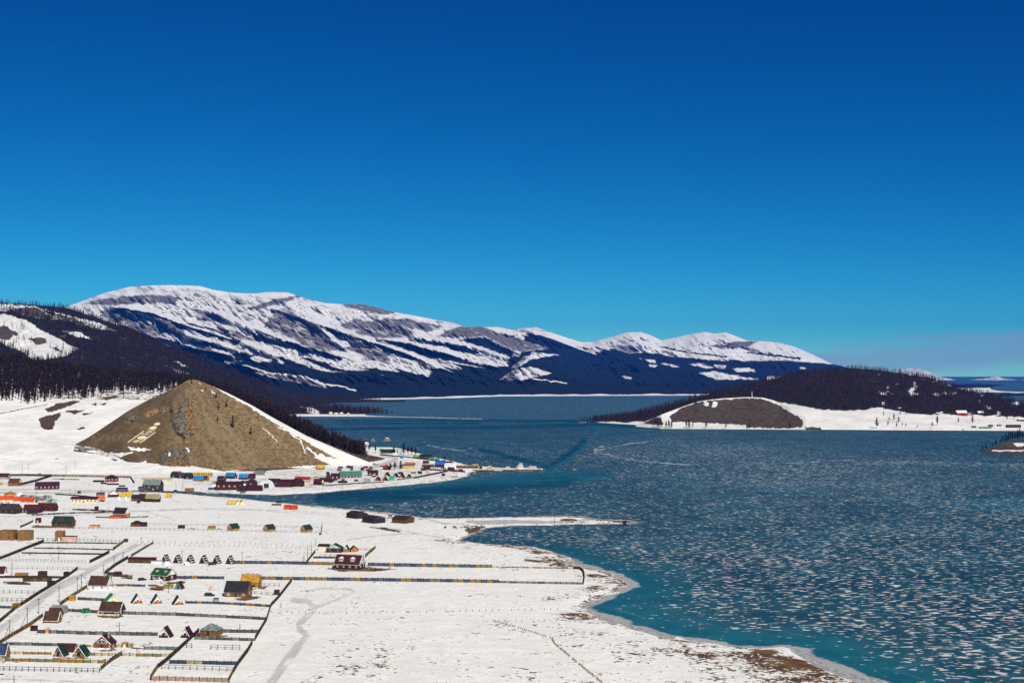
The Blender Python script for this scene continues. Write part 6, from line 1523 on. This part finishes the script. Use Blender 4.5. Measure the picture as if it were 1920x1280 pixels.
for i in range(46):
    t = random.random(); x = 585 + 275 * t; y0 = 903 - 22 * t + random.uniform(-24 + 8 * t, 6 - 6 * t)
    if y0 < 866 - 60 * (0.35 - t) and t < 0.35: y0 = 893 + random.uniform(-5, 10)
    c = random.choice(['dbrown', 'dmaroon', 'brown', 'black', 'dgrey', 'maroon', 'wood', 'beige', 'dgreen'])
    B_('small weathered outbuilding in the crowded lakeside town', x, y0, random.uniform(3.5, 8.5), random.uniform(2.2, 4.5), c, random.choice([c, 'dgrey', 'black', 'white', 'dmaroon']), d=random.uniform(3, 6), rot=random.uniform(-30, 20), cat='outbuilding', name='outbuilding', group='small outbuildings of the lakeside town', slope=random.uniform(0.05, 0.4))
def water_tower():
    s = mpp(847); x, y = G(687, 846.5, 1.0)
    r = root('water_tower', (x, y, 0.9), 0, 'white water tower with red band standing on legs by the wood', 'tower')
    for i, (a, b) in enumerate(((-1, -1), (1, -1), (1, 1), (-1, 1))): MB().tube((a * 2.2, b * 2.2, -0.5), (a * 1.9, b * 1.9, 9.6), 0.3, 0.25).build('leg', K('white'), r)
    t = MB().lathe([(3.6, 9.4), (3.7, 12.6), (0.3, 13.8)], 14).build('tank', K('white'), r)
    MB().lathe([(3.75, 10.2), (3.75, 11.0)], 14).build('band', K('red'), t)
water_tower()
def rock(label, px, py, w, h, snow=True):
    s = mpp(py, 0.0); x, y = G(px, py, 0.0); R = w * s / 2; H = h * s; rr = random.Random(int(px))
    n = 9; vs = []; fs = []
    for j, (k, z) in enumerate(((1.0, -0.3), (0.9, 0.3 * H), (0.55, 0.75 * H), (0.1, H))):
        for i in range(n):
            a = 2 * math.pi * i / n; q = k * R * rr.uniform(0.75, 1.1); vs.append((q * math.cos(a), q * 0.7 * math.sin(a), z * rr.uniform(0.85, 1.1)))
    for j in range(3):
        for i in range(n): fs.append((j * n + i, j * n + (i + 1) % n, (j + 1) * n + (i + 1) % n, (j + 1) * n + i))
    fs.append(tuple(3 * n + i for i in range(n)))
    o = MB().add(vs, fs).build('rock', K((0.22, 0.17, 0.12)), None); o.location = (x, y + R * 0.6, 0.0)
    tag(o, label, 'rock'); 
    if snow:
        c = MB().lathe([(R * 0.5, H * 0.80), (R * 0.35, H * 0.98), (R * 0.03, H * 1.06)], 9).build('snow_cap', K('white'), o)
rock('snow topped rock standing alone in the lake beyond the town', 725.5, 826.5, 15, 6)
rock('brown rock at the foot of the wood beyond the town', 699, 827, 9, 5.5, False)
rock('dark boulder beside the pier root', 890, 888.5, 8, 3.2, False)
for i, x in enumerate((596, 600, 608)): rock(['left', 'middle', 'right'][i] + ' one of three dark boulders on the inlet shore', x, 925, 4, 1.8, False)
# harbour
def pier():
    a, b = G(886, 882.5, 0.0), G(1016, 881.5, 0.0)
    L = b[0] - a[0]
    r = root('pier', ((a[0] + b[0]) / 2, a[1] + 4, 0.0), math.atan2(b[1] - a[1], L), 'long low pier reaching into the frozen lake', 'pier')
    MB().box(-L / 2, L / 2, -3.5, 3.5, 1.0, 1.6).build('deck', K('beige'), r)
    MB().box(-L / 2, L / 2, -3.6, -3.4, 0.2, 1.1).build('fender_wall', K('brown'), r)
    for i in range(12): MB().tube((-L / 2 + L * (i + 0.5) / 12, -3.9, -0.4), (-L / 2 + L * (i + 0.5) / 12, -3.9, 2.0), 0.2).build('pile', K('dbrown'), r)
pier()
ship('white passenger ship with two decks at the pier', 977, 880.5, 24, 12.5, tiers=3)
ship('white tug at the outer end of the pier', 1000, 881, 34, 9.5, tiers=2, stripe='red')
ship('small white cabin boat near the middle of the pier', 953, 880.5, 16, 8, tiers=2, mast=False, stripe='brown')
ship('cream work boat with tall cabin at the inner pier', 919, 880.5, 18, 9.5, house_c='cream', hull='beige', tiers=2, stripe='brown')
B_('long brown barge at the root of the pier', 876, 877.5, 40, 4.5, 'brown', 'beige', d=8, cat='barge', name='barge', slope=0.05)
B_('olive deck house on the brown barge', 891, 874.5, 12, 4, 'olive', 'beige', d=5, cat='deck house', name='deck_house')
B_('black deck crate by the pier', 901, 878.5, 5, 4.5, 'black', 'dgrey', d=4, cat='crate', name='crate')
B_('pale barge loaded with gear at the pier', 927, 881, 30, 2.6, 'cream', 'beige', d=6, cat='barge', name='barge', slope=0.1)
B_('black hut out on the ice behind the harbour', 833.5, 857.5, 5, 3.2, 'black', 'black', d=4, cat='hut', name='hut', z=0.0)
# peninsula
def onpen(label, x, y, w, h, wall, roof, d=6, cat='shed', name='shed', rh=0.3):
    a = sheet_at(K_PEN, x, y); s = a[1] / FPX; W, H, D = w * s, h * s, d * s
    r = root(name, (a[0], a[1], a[2] - 0.2), math.radians(8), label, cat)
    MB().box(-W / 2, W / 2, -D / 2, D / 2, -2.5, H).build('wall', K(wall), r)
    b = MB().slab((-W / 2 - .3, -D / 2 - .3, H), (W / 2 + .3, -D / 2 - .3, H), (W / 2 + .3, 0, H + H * rh), (-W / 2 - .3, 0, H + H * rh), 0.2)
    b.slab((W / 2 + .3, D / 2 + .3, H), (-W / 2 - .3, D / 2 + .3, H), (-W / 2 - .3, 0, H + H * rh), (W / 2 + .3, 0, H + H * rh), 0.2).build('roof', K(roof), r)
    MB().box(-W * 0.1, W * 0.1, -D / 2 - 0.08, -D / 2 + 0.05, -0.2, H * 0.75).build('door', K('dbrown'), r)
onpen('red house with snowy roof at the wood edge on the peninsula', 1802, 779, 20, 5.5, 'red', 'white', 10, 'house', 'house', 0.8)
onpen('short green container on the peninsula beach', 1826, 802, 8, 3.4, 'lgreen', 'green', 4, 'container', 'container', 0.1)
onpen('long green container on the peninsula beach', 1847.5, 803.2, 23, 2.8, 'lgreen', 'green', 4, 'container', 'container', 0.1)
onpen('grey shed left of the pair on the peninsula', 1857.5, 799, 7, 3, 'dgrey', 'dgrey')
onpen('grey shed right of the pair on the peninsula', 1873.5, 799.2, 7, 3.2, 'grey', 'dgrey')
onpen('long dark building with red stripe on the peninsula beach', 1900, 801, 27, 4.6, 'black', 'dgrey', 7, 'building', 'long_building', 0.3)
onpen('dark cabin at the right edge of the peninsula', 1914, 789.5, 13, 3.5, 'dbrown', 'white', 6, 'cabin', 'cabin', 0.5)
onpen('snow roofed cabin among trees on the peninsula', 1838, 777.5, 11, 4, 'dbrown', 'white', 6, 'cabin', 'cabin', 0.8)
for i, (x, y, w) in enumerate(((573, 768, 9), (567, 764, 8), (580, 772, 8), (620, 776.5, 6), (630, 777, 7), (640, 777, 6), (653, 777.5, 6))):
    a = sheet_at(K_SPIT, x, y); s = a[1] / FPX
    r = root('cottage', (a[0], a[1], a[2] - 0.3), 0.2 * i, 'tiny snow roofed cottage on the far spit, ' + ['lower of two at the left end', 'upper one at the left end', 'nearest the beach at the left end', 'first of the row on the beach', 'second of the row on the beach', 'third of the row on the beach', 'last of the row on the beach'][i], 'cottage', 'cottages on the far spit')
    W = w * s
    MB().box(-W / 2, W / 2, -3, 3, -1, 3.2).build('wall', K('beige'), r)
    MB().prism([(-3.4, 3.2), (3.4, 3.2), (0, 6.0)], -W / 2 - .3, W / 2 + .3, 'x').build('roof', K('white'), r)
def monument():
    a = sheet_at(K_MOUND, 1410, 745.5)
    r = root('monument', (a[0], a[1], a[2] - 0.5), 0, 'slim white monument on top of the brown mound', 'monument')
    MB().box(-2.2, 2.2, -2.2, 2.2, -1, 1.2).build('plinth', K('white'), r)
    MB().tube((0, 0, 1.0), (0, 0, 12.5), 0.85, 0.4, 8).build('column', K('white'), r)
    MB().lathe([(0.3, 12.3), (0.8, 12.9), (0.1, 13.8)], 8).build('finial', K('white'), r)
monument()

# ================================================================== VEHICLES AND SMALL THINGS
car('white off road car in front of the green roofed dark house', 296, 1089.5, 4.8, 'white', -8)
car('dark car left of the green roofed dark house', 266, 1088.5, 4.4, 'black', 40)
car('black pickup beside the brown house with black roof', 392, 1117.5, 5.0, 'black', -10)
car('dark green car behind the fifth striped A frame', 397, 1059, 4.5, 'dgreen', 15)
car('dark car by the tourist camp road', 329.5, 921.5, 4.6, 'black', 5)
car('black van on the shore near the red containers', 523, 943, 4.8, 'black', 5, van=True)
car('blue van in front of the hotel', 455, 923.5, 4.8, 'teal', 0, van=True)
car('dark car parked near the beach in the town', 668, 902, 4.6, 'dblue', 0, van=True)
a = sheet_at(K_PEN, 1806, 806); car('dark car at the ice edge of the peninsula', 1806, 806, 4.6, 'black', 0, z=a[2])
car('small dark car out on the ice far from shore', 1402, 861.5, 4.4, 'black', 10, z=0.02)
car('pale car on the ice near the harbour mouth', 1077, 879.5, 4.6, 'pink', 5, z=0.02)
B_('dark flat trailer beside the black van', 518, 947, 18, 2.2, 'dbrown', 'black', d=4, cat='trailer', name='trailer', slope=0.05)
def dish():
    x, y = G(395, 1106, 1.0); r = root('satellite_dish', (x, y, 0.95), 0.3, 'large pale satellite dish standing in the plot', 'dish')
    d_ = MB().lathe([(0.05, 0.0), (0.55, 0.08), (0.95, 0.28)], 16).build('bowl', K('peach'), r); d_.rotation_euler = (math.radians(70), 0, 0); d_.location = (0, 0, 1.2)
    MB().tube((0, 0.2, -0.3), (0, 0.1, 1.2), 0.08).build('stand', K('dgrey'), r)
dish()
def logpile(label, px, py, w, h, col='dbrown', n=10):
    s = mpp(py); W, H = w * s, h * s; x, y = G(px, py, 1.0)
    r = root('log_pile', (x, y, 0.9), math.radians(-7), label, 'log pile'); k = max(3, int(n)); rr = random.Random(int(px * 3 + py))
    for i in range(k):
        a = rr.uniform(-W / 2, W * 0.2); L = rr.uniform(0.3, 0.6) * W; q = rr.uniform(0.1, 0.22)
        zz = rr.uniform(0.1, H) * (1 - abs(a + L / 2) / W); yy = rr.uniform(-0.8, 0.8)
        MB().tube((a, yy, zz), (min(W / 2, a + L), yy + rr.uniform(-.5, .5), zz + rr.uniform(-.1, .1)), q, q, 5).build('log', K(rr.choice([col, 'brown', 'plank'])), r)
logpile('long dark log pile at the left edge of the timber yard', 28, 1095, 60, 6, n=26)
logpile('stack of dark planks in front of the green roofed dark house', 286, 1099, 24, 5, n=14)
logpile('rust coloured firewood heap left of the mustard shed', 294, 1105, 22, 5, 'ochre', 16)
logpile('firewood heap behind the white house', 236, 1084, 22, 8, 'ochre', 18)
logpile('boards lying by the wooden stockades', 75, 1009, 15, 2, n=6)
logpile('scrap timber by the beige shacks', 257, 1215, 24, 3, n=9)
logpile('fallen timber beside the long barns', 715, 990, 24, 2.5, n=9)
logpile('lumber left of the three green roofed cabins', 362, 991, 16, 2, n=6)
logpile('lumber right of the canvas heap', 412, 992, 12, 2.5, 'brown', 6)
logpile('dark timber wreck on the gravel spit', 1065, 975.5, 34, 4, n=22)
logpile('rubble of broken timber by the upper fence', 122, 899, 55, 3, 'beige', 18)
for i, (x, y, rz) in enumerate(((851, 989.3, 0.4), (854, 991.3, 2.8), (872, 988.7, 1.4), (875, 990.2, 0.2), (878.5, 992.2, 2.6), (887.5, 993.2, 0.1), (891.5, 992, 1.2), (897.5, 990.8, 3.0), (899, 995, 1.0))):
    cow(['dark cow, left animal of the leftmost pair on the shore', 'dark cow, right animal of the leftmost pair on the shore', 'dark cow, first of three in a slanting line', 'dark cow, middle of three in a slanting line', 'dark cow, last of three in a slanting line', 'dark cow left of the pair near the bay', 'dark cow right of the pair near the bay', 'dark cow on the bank, farthest right', 'dark cow nearest the water of the bay'][i], x, y, rz)
for i, (x, y) in enumerate(((834.5, 989.5), (1171, 981.6), (600, 1002))):
    B_(['small dark oil drum crate on the snow near the cattle', 'dark winch hut at the tip of the gravel spit', 'small dark crate alone on the open snow'][i], x, y, 3.5 if i != 1 else 7, 2.5 if i != 1 else 5, 'black', 'black', d=3, cat='crate' if i != 1 else 'hut', name='crate' if i != 1 else 'hut')

# ================================================================== FENCES
F = fence
DK = ('dbrown', 'brown', 'dbrown'); GR = ('grey', 'dgrey', 'steel'); BY = ('dblue', (0.06, 0.08, 0.20), 'olive', 'mustard', 'dgrey', (0.12, 0.13, 0.2)); OL = ('olive', 'mustard', 'plank'); YL = ('mustard', 'cream', 'olive')
F('P', [(-10, 1053), (0, 1049), (82, 1016)], 2.0, 'dark plank fence slanting up from the left edge', DK)
F('R', [(72, 1013), (150, 1013), (232, 1017)], 1.7, 'thin wire fence below the pink container', ('dbrown', 'grey'))
F('P', [(82, 1017.5), (150, 1018), (225, 1019.5)], 0.9, 'low dark fence along the top of the upper plot', GR)
F('P', [(236, 1014), (225, 1022), (212, 1031)], 1.8, 'olive plank fence below the brick coloured hut', OL)
F('P', [(205, 1036), (190, 1044), (168, 1055)], 1.8, 'dark plank fence along the left side of the track', DK)
F('P', [(64, 1028), (140, 1029), (213, 1031)], 0.9, 'low fence across the upper plot, farther one', GR)
F('P', [(41, 1037), (120, 1038), (193, 1039)], 0.9, 'low fence across the upper plot, nearer one', DK)
F('R', [(3, 1052), (90, 1053), (160, 1055)], 1.7, 'thin grey picket fence under the upper plot', ('grey', 'grey'), step=2.2)
F('R', [(3, 1067), (80, 1067), (146, 1068)], 1.7, 'pale rail fence behind the timber yard', ('grey', 'grey'))
F('P', [(0, 1083), (60, 1083), (120, 1084)], 1.4, 'long dark board fence of the timber yard', DK)
F('P', [(43, 1090), (70, 1090), (97, 1090)], 2.2, 'brown board fence in front of the timber yard', ('plank', 'brown'))
F('P', [(146, 1067), (130, 1079), (100, 1097), (75, 1112), (55, 1125)], 1.8, 'dark fence slanting along the left of the track past the timber yard', DK)
F('P', [(55, 1125), (30, 1141), (3, 1164), (-20, 1182)], 1.8, 'dark fence slanting along the left of the track down to the left edge', OL + DK)
F('R', [(-5, 1111), (75, 1112)], 1.6, 'thin wire fence at the left below the log pile', ('dbrown', 'grey'))
F('R', [(-5, 1127), (50, 1128)], 2.0, 'dark rail fence at the left above the yellow brown shed', ('dbrown', 'dbrown'), step=2.6)
F('P', [(-5, 1139), (30, 1140)], 1.2, 'blue grey panel fence at the left edge', BY)
F('P', [(287, 1019), (266, 1031), (246, 1043)], 1.5, 'grey weathered fence on the right side of the upper track', GR)
F('P', [(240, 1047), (218, 1060), (196, 1077)], 2.0, 'tall dark fence on the right side of the track behind the white house', DK)
F('P', [(163, 1102), (145, 1113), (128, 1124), (112, 1135)], 1.8, 'olive fence along the track below the white house', OL)
F('P', [(80, 1156), (55, 1174), (31, 1188), (0, 1207), (-15, 1216)], 1.8, 'olive fence along the track down to the left edge', OL)
F('P', [(212, 1099), (240, 1099), (272, 1100)], 1.4, 'blue grey panel fence right of the white house', BY)
F('P', [(146, 1124), (170, 1125), (200, 1127)], 1.5, 'blue grey panel fence behind the bright green cabin', GR)
F('P', [(122, 1146), (150, 1147), (183, 1149)], 1.5, 'grey plank fence left of the white railed house', GR)
F('P', [(229, 1151), (330, 1153.5), (400, 1157), (498, 1162)], 1.5, 'long grey plank fence right of the white railed house', GR)
F('P', [(70, 1186), (180, 1189), (295, 1191)], 1.5, 'long grey plank fence above the chalet', GR)
F('P', [(357, 1191), (374, 1192)], 1.5, 'short grey plank fence left of the pyramid roofed house', GR)
F('P', [(408, 1185), (445, 1185.5), (485, 1186)], 1.5, 'grey plank fence right of the pyramid roofed house', GR)
F('P', [(12, 1209), (60, 1210), (108, 1211)], 1.4, 'grey plank fence left of the maroon tin roof', GR + ('olive',))
F('P', [(140, 1211), (173, 1213)], 1.0, 'low yellow fence left of the chalet', YL)
F('P', [(270, 1217), (300, 1217), (337, 1218)], 1.4, 'pale plank fence right of the beige shacks', ('steel', 'grey'))
F('P', [(12, 1226), (60, 1226.5), (96, 1227)], 1.2, 'yellow fence left of the orange A frames', YL)
F('P', [(165, 1228), (190, 1228.5), (217, 1229)], 1.2, 'yellow fence right of the orange A frames', YL)
F('P', [(229, 1229), (270, 1229.5), (318, 1230)], 1.2, 'yellow and pink fence right of the yellow corner', YL)
F('P', [(-5, 1239), (100, 1241), (198, 1243)], 1.4, 'yellow fence with teal posts in front of the orange A frames', YL)
F('R', [(-5, 1256), (100, 1258), (186, 1260)], 1.6, 'black double rail fence near the bottom left', ('black', 'black'), step=2.3)
F('P', [(228, 1228), (216, 1235), (206, 1242)], 1.8, 'yellow fence corner slanting right of the orange A frames', OL)
F('P', [(206, 1242), (197, 1249), (189, 1256)], 1.6, 'blue grey fence corner at the end of the black rails', BY)
F('P', [(373, 1184), (345, 1210), (312, 1240), (296, 1252)], 1.8, 'dark slanting fence below the pyramid roofed house', DK)
F('P', [(296, 1252), (289, 1262), (282, 1274)], 1.8, 'yellow slanting fence at the lower corner of the plot', OL)
F('P', [(547, 1090), (523, 1121), (508, 1137), (500, 1163), (478, 1200)], 1.9, 'long dark slanting fence on the right side of the plots, upper stretch', DK)
F('P', [(473, 1207), (465, 1221), (447, 1245), (437, 1262)], 1.9, 'long dark slanting fence on the right side of the plots, lower stretch', DK)
F('P', [(437, 1262), (428, 1279)], 1.8, 'yellowish end of the slanting fence at the bottom', OL)
F('P', [(365, 1198), (420, 1199.5), (478, 1201)], 1.3, 'grey plank fence below the pyramid roofed house', GR)
F('R', [(395, 1216), (422, 1216.5), (450, 1217)], 1.8, 'short black double rail fence inside the slanting plot', ('black', 'black'))
F('R', [(350, 1213), (360, 1213.5)], 1.8, 'two rails left alone inside the slanting plot', ('black', 'black'))
F('P', [(318, 1243), (380, 1244.5), (447, 1246)], 1.5, 'blue and yellow panel fence inside the slanting plot', ('dblue', 'mustard', (0.05, 0.07, 0.22), 'beige'))
F('R', [(303, 1253), (370, 1255), (440, 1258)], 1.7, 'grey rail fence inside the slanting plot', ('dgrey', 'dgrey'))
F('P', [(284, 1275), (360, 1277), (430, 1279)], 1.7, 'pinkish plank fence along the bottom of the slanting plot', ('pink', 'peach', 'beige'))
F('P', [(348, 1131), (400, 1132), (460, 1135), (508, 1138)], 1.4, 'blue and yellow panel fence below the black roofed house', BY)
F('P', [(325, 1085), (370, 1085), (420, 1086)], 1.8, 'blue and yellow panel fence right of the green roofed dark house', BY)
F('P', [(484, 1086), (540, 1087), (740, 1089.5), (935, 1092.5)], 1.9, 'longest blue and yellow panel fence across the field', BY)
F('P', [(935, 1092.5), (1010, 1094), (1093, 1095)], 1.3, 'grey board fence continuing the longest panel fence to the right', GR)
F('P', [(1075, 1066), (1088, 1067), (1094, 1072), (1096, 1082), (1094, 1095)], 1.5, 'dark fence closing the long field on the right', DK)
F('P', [(430, 1056), (540, 1057), (625, 1059)], 1.9, 'blue and yellow panel fence left of the chalet with dormers', BY)
F('P', [(690, 1060), (800, 1062), (922, 1064)], 1.9, 'blue and yellow panel fence right of the chalet with dormers', BY)
F('P', [(922, 1064), (1000, 1065), (1075, 1066.5)], 1.0, 'pale low fence continuing right to the shore', ('cream', 'grey', 'pink'))
F('R', [(485, 1097), (505, 1098), (524, 1099)], 1.6, 'thin rail fence right of the mustard roofed house', ('dbrown', 'grey'))
F('R', [(466, 1113), (490, 1114), (512, 1116)], 1.6, 'thin rail fence right of the black roofed house', ('dbrown', 'grey'))
F('P', [(573, 1058), (582, 1046), (591, 1035)], 1.6, 'dark slanting fence left of the chalet with dormers', DK)
F('P', [(704, 1028), (694, 1036), (685, 1044)], 1.9, 'yellow slanting fence behind the chalet with dormers', OL)
F('R', [(600, 1042), (640, 1042), (682, 1042.5)], 1.4, 'grey rail fence behind the chalet with dormers', ('dgrey', 'grey'))
F('P', [(588, 1046), (610, 1046), (635, 1046.5)], 1.2, 'dark blue panel fence behind the chalet with dormers', ('dblue', 'dmaroon', 'mustard'))
F('R', [(673, 1031), (685, 1031), (696, 1031.5)], 1.2, 'short grey rail fence right of the leaning roof hut', ('dgrey', 'dgrey'))
F('S', [(258, 1017), (420, 1019), (590, 1025)], 1.9, 'upper row of bare stakes across the snow', ('beige',), step=3.6)
F('S', [(272, 1023), (430, 1025), (600, 1030)], 1.9, 'lower row of bare stakes across the snow', ('beige',), step=3.2)
F('R', [(60, 990), (300, 993), (480, 997), (603, 999)], 1.5, 'far rail fence in front of the three green roofed cabins', ('dgrey', 'grey'), step=3.5)
F('R', [(280, 984), (450, 986), (604, 990)], 1.5, 'far rail fence behind the three green roofed cabins', ('grey', 'grey'), step=4.0)
F('S', [(603, 999), (604, 990)], 4.0, 'tall stakes closing the green roofed cabin plot', ('dbrown',), step=4.0)
F('S', [(548, 1150), (800, 1147), (1045, 1142)], 0.8, 'faint line of short stakes across the open field', ('plank',), step=3.0)
F('S', [(925, 1164), (1010, 1164), (1090, 1165)], 0.8, 'short line of stakes near the grassy shore', ('plank',), step=2.6)
F('S', [(925, 1164), (980, 1180), (1035, 1197), (1040, 1207), (1085, 1245), (1130, 1281)], 0.9, 'winding line of stakes down the open field', ('plank',), step=1.6)
F('P', [(14, 892), (55, 892), (97, 893)], 2.4, 'dark board fence at the foot of the snow slope', ('dgrey', 'violet'), step=4)
F('P', [(97, 893), (170, 894), (245, 896)], 2.4, 'grey board fence at the foot of the snow slope', ('beige', 'grey'), step=4)
F('P', [(97, 893), (70, 902), (38, 910)], 2.6, 'black slanting fence behind the grey brown cabin', ('black', 'dgrey'), step=4)
F('P', [(245, 896), (249, 903), (252, 906)], 2.2, 'dark fence corner left of the gambrel roofed house', DK, step=3)
F('P', [(236, 921), (258, 921), (275, 920)], 1.2, 'thin pickets left of the gambrel roofed house', ('grey',), step=3, skip=0.3)
F('P', [(262, 922), (295, 922), (325, 924)], 1.6, 'dark fence below the gambrel roofed house', ('plank', 'dbrown'), step=3)
F('P', [(136, 956), (170, 957), (212, 960)], 1.4, 'grey fence right of the long maroon lodge', ('grey', 'violet'), step=4)
F('P', [(60, 966), (140, 962), (205, 961)], 1.2, 'long grey fence below the long maroon lodge', ('grey', 'violet'), step=4)
F('P', [(38, 989), (52, 983), (62, 978)], 1.5, 'short dark slanting fence left of the green roofed gable house', DK, step=3)
F('P', [(180, 970), (230, 971), (278, 969)], 1.0, 'low dark fence beside the orange lean to', ('dgrey', 'grey'), step=4)
F('P', [(104, 927), (140, 929), (180, 933)], 1.2, 'dark fence behind the cream barrack', ('dgreen', 'dbrown'), step=4)
F('P', [(605, 911), (660, 907), (720, 904)], 1.1, 'dark fence along the beach of the town', ('dgrey', 'brown'), step=4)
F('P', [(776, 897), (810, 890), (839, 884)], 1.8, 'dark slanting fence across the town snow', DK, step=4)
F('P', [(744, 900), (760, 898), (776, 896)], 1.4, 'teal netting fence on the beach of the town', ('mint', 'teal'), step=3)
F('P', [(790, 880), (830, 882), (872, 885)], 1.6, 'dark red fence line beside the harbour', ('maroon', 'dmaroon'), step=4)
F('P', [(712, 853), (760, 857), (800, 862), (850, 868)], 1.6, 'dark fence along the lake behind the town', ('dgreen', 'dbrown', 'black'), step=4)

# ================================================================== POLES
for a in [('utility pole in the upper plot above the timber yard', 110, 1047, 24), ('utility pole left of the timber yard boards', 22.5, 1078, 24), ('utility pole beside the track near the log pile', 111, 1128, 30), ('utility pole left of the white house, nearer one', 145, 1113, 32), ('utility pole left of the white house, farther one', 153, 1102, 27),
          ('utility pole just behind the white house', 194, 1075, 18), ('utility pole by the tall dark fence right of the track', 214, 1060, 19), ('braced utility pole at the bend of the track', 231, 1049, 16, True, True), ('thin pole at the far end of the track', 265, 1018, 12), ('thin pole at the corner of the weathered fence', 286, 1019, 9, False),
          ('utility pole beside the track above the brown roofed cabins', 72.5, 1150, 30), ('tall braced utility pole beside the track', 51, 1175, 38, True, True), ('braced utility pole nearest the left edge of the track', 18, 1193, 32, True, True), ('thin pole in the snow plot above the chalet', 224, 1186, 21, False), ('short reddish pole at the bottom left', 26.5, 1282, 18, False),
          ('reddish pole between the second and third striped A frames', 341.5, 1053, 22), ('utility pole right of the striped A frames', 454, 1057, 24), ('thin pole in front of the mustard shed', 316.5, 1111, 30, False), ('thin pole on the right corner of the pyramid roofed house', 406.5, 1182, 14, False), ('thin pole right of the pyramid roofed house', 450, 1179, 11, False),
          ('braced pole at the corner of the chalet plot', 570, 1057, 23, False, True), ('pole behind the braced pole of the chalet plot', 576.7, 1050, 29, False), ('pole beside the cream hall', 584, 1038, 23, False), ('reddish pole above the cream hall', 592, 1022, 15, False), ('small post with a pool of shadow right of the slanting fence', 527, 1139, 10, False),
          ('utility pole at the foot of the snow slope, leftmost', 41.7, 888.5, 17), ('utility pole at the foot of the snow slope by the grey fence', 124, 890, 16), ('pole at the tip of the gravel spit', 1131, 980, 22, True, True), ('pole halfway along the gravel spit', 1039.6, 981, 18, False), ('slim pole on the far edge of the gravel spit', 1066, 969, 22, False), ('pole by the fence corner in the middle plots', 203, 959, 10, False),
          ('pole in front of the tourist camp, left', 68, 930, 10, False), ('pole in front of the tourist camp, right', 131, 928, 13, False), ('tall pole near the blue cabin', 141, 926, 14, False), ('leaning pole behind the slate grey cabin', 190, 922, 12, False), ('pole in the snow left of the hotel', 330, 918, 16, False), ('second pole in the snow left of the hotel', 342, 918, 15, False),
          ('lamp post left of two on the harbour road', 717.5, 853, 13, False), ('lamp post middle on the harbour road', 723, 853, 10, False), ('lamp post right on the harbour road', 729.5, 854, 12, False)]: pole(*a)
for lab, x, y, h in (('thin pole standing on the lower snow slope, left', 53, 881, 13), ('thin pole standing on the lower snow slope, right', 141, 878.5, 16)):
    a = sheet_at(K_SLOPE, x, y); s = a[1] / FPX
    r = root('utility_pole', (a[0], a[1], a[2] - 0.5), 0, lab, 'pole', 'utility poles'); MB().tube((0, 0, -0.5), (0, 0, h * s), 0.17, 0.11).build('post', K('dbrown'), r); MB().box(-.8, .8, -.08, .08, h * s - .8, h * s - .65).build('crossarm', K('dbrown'), r)
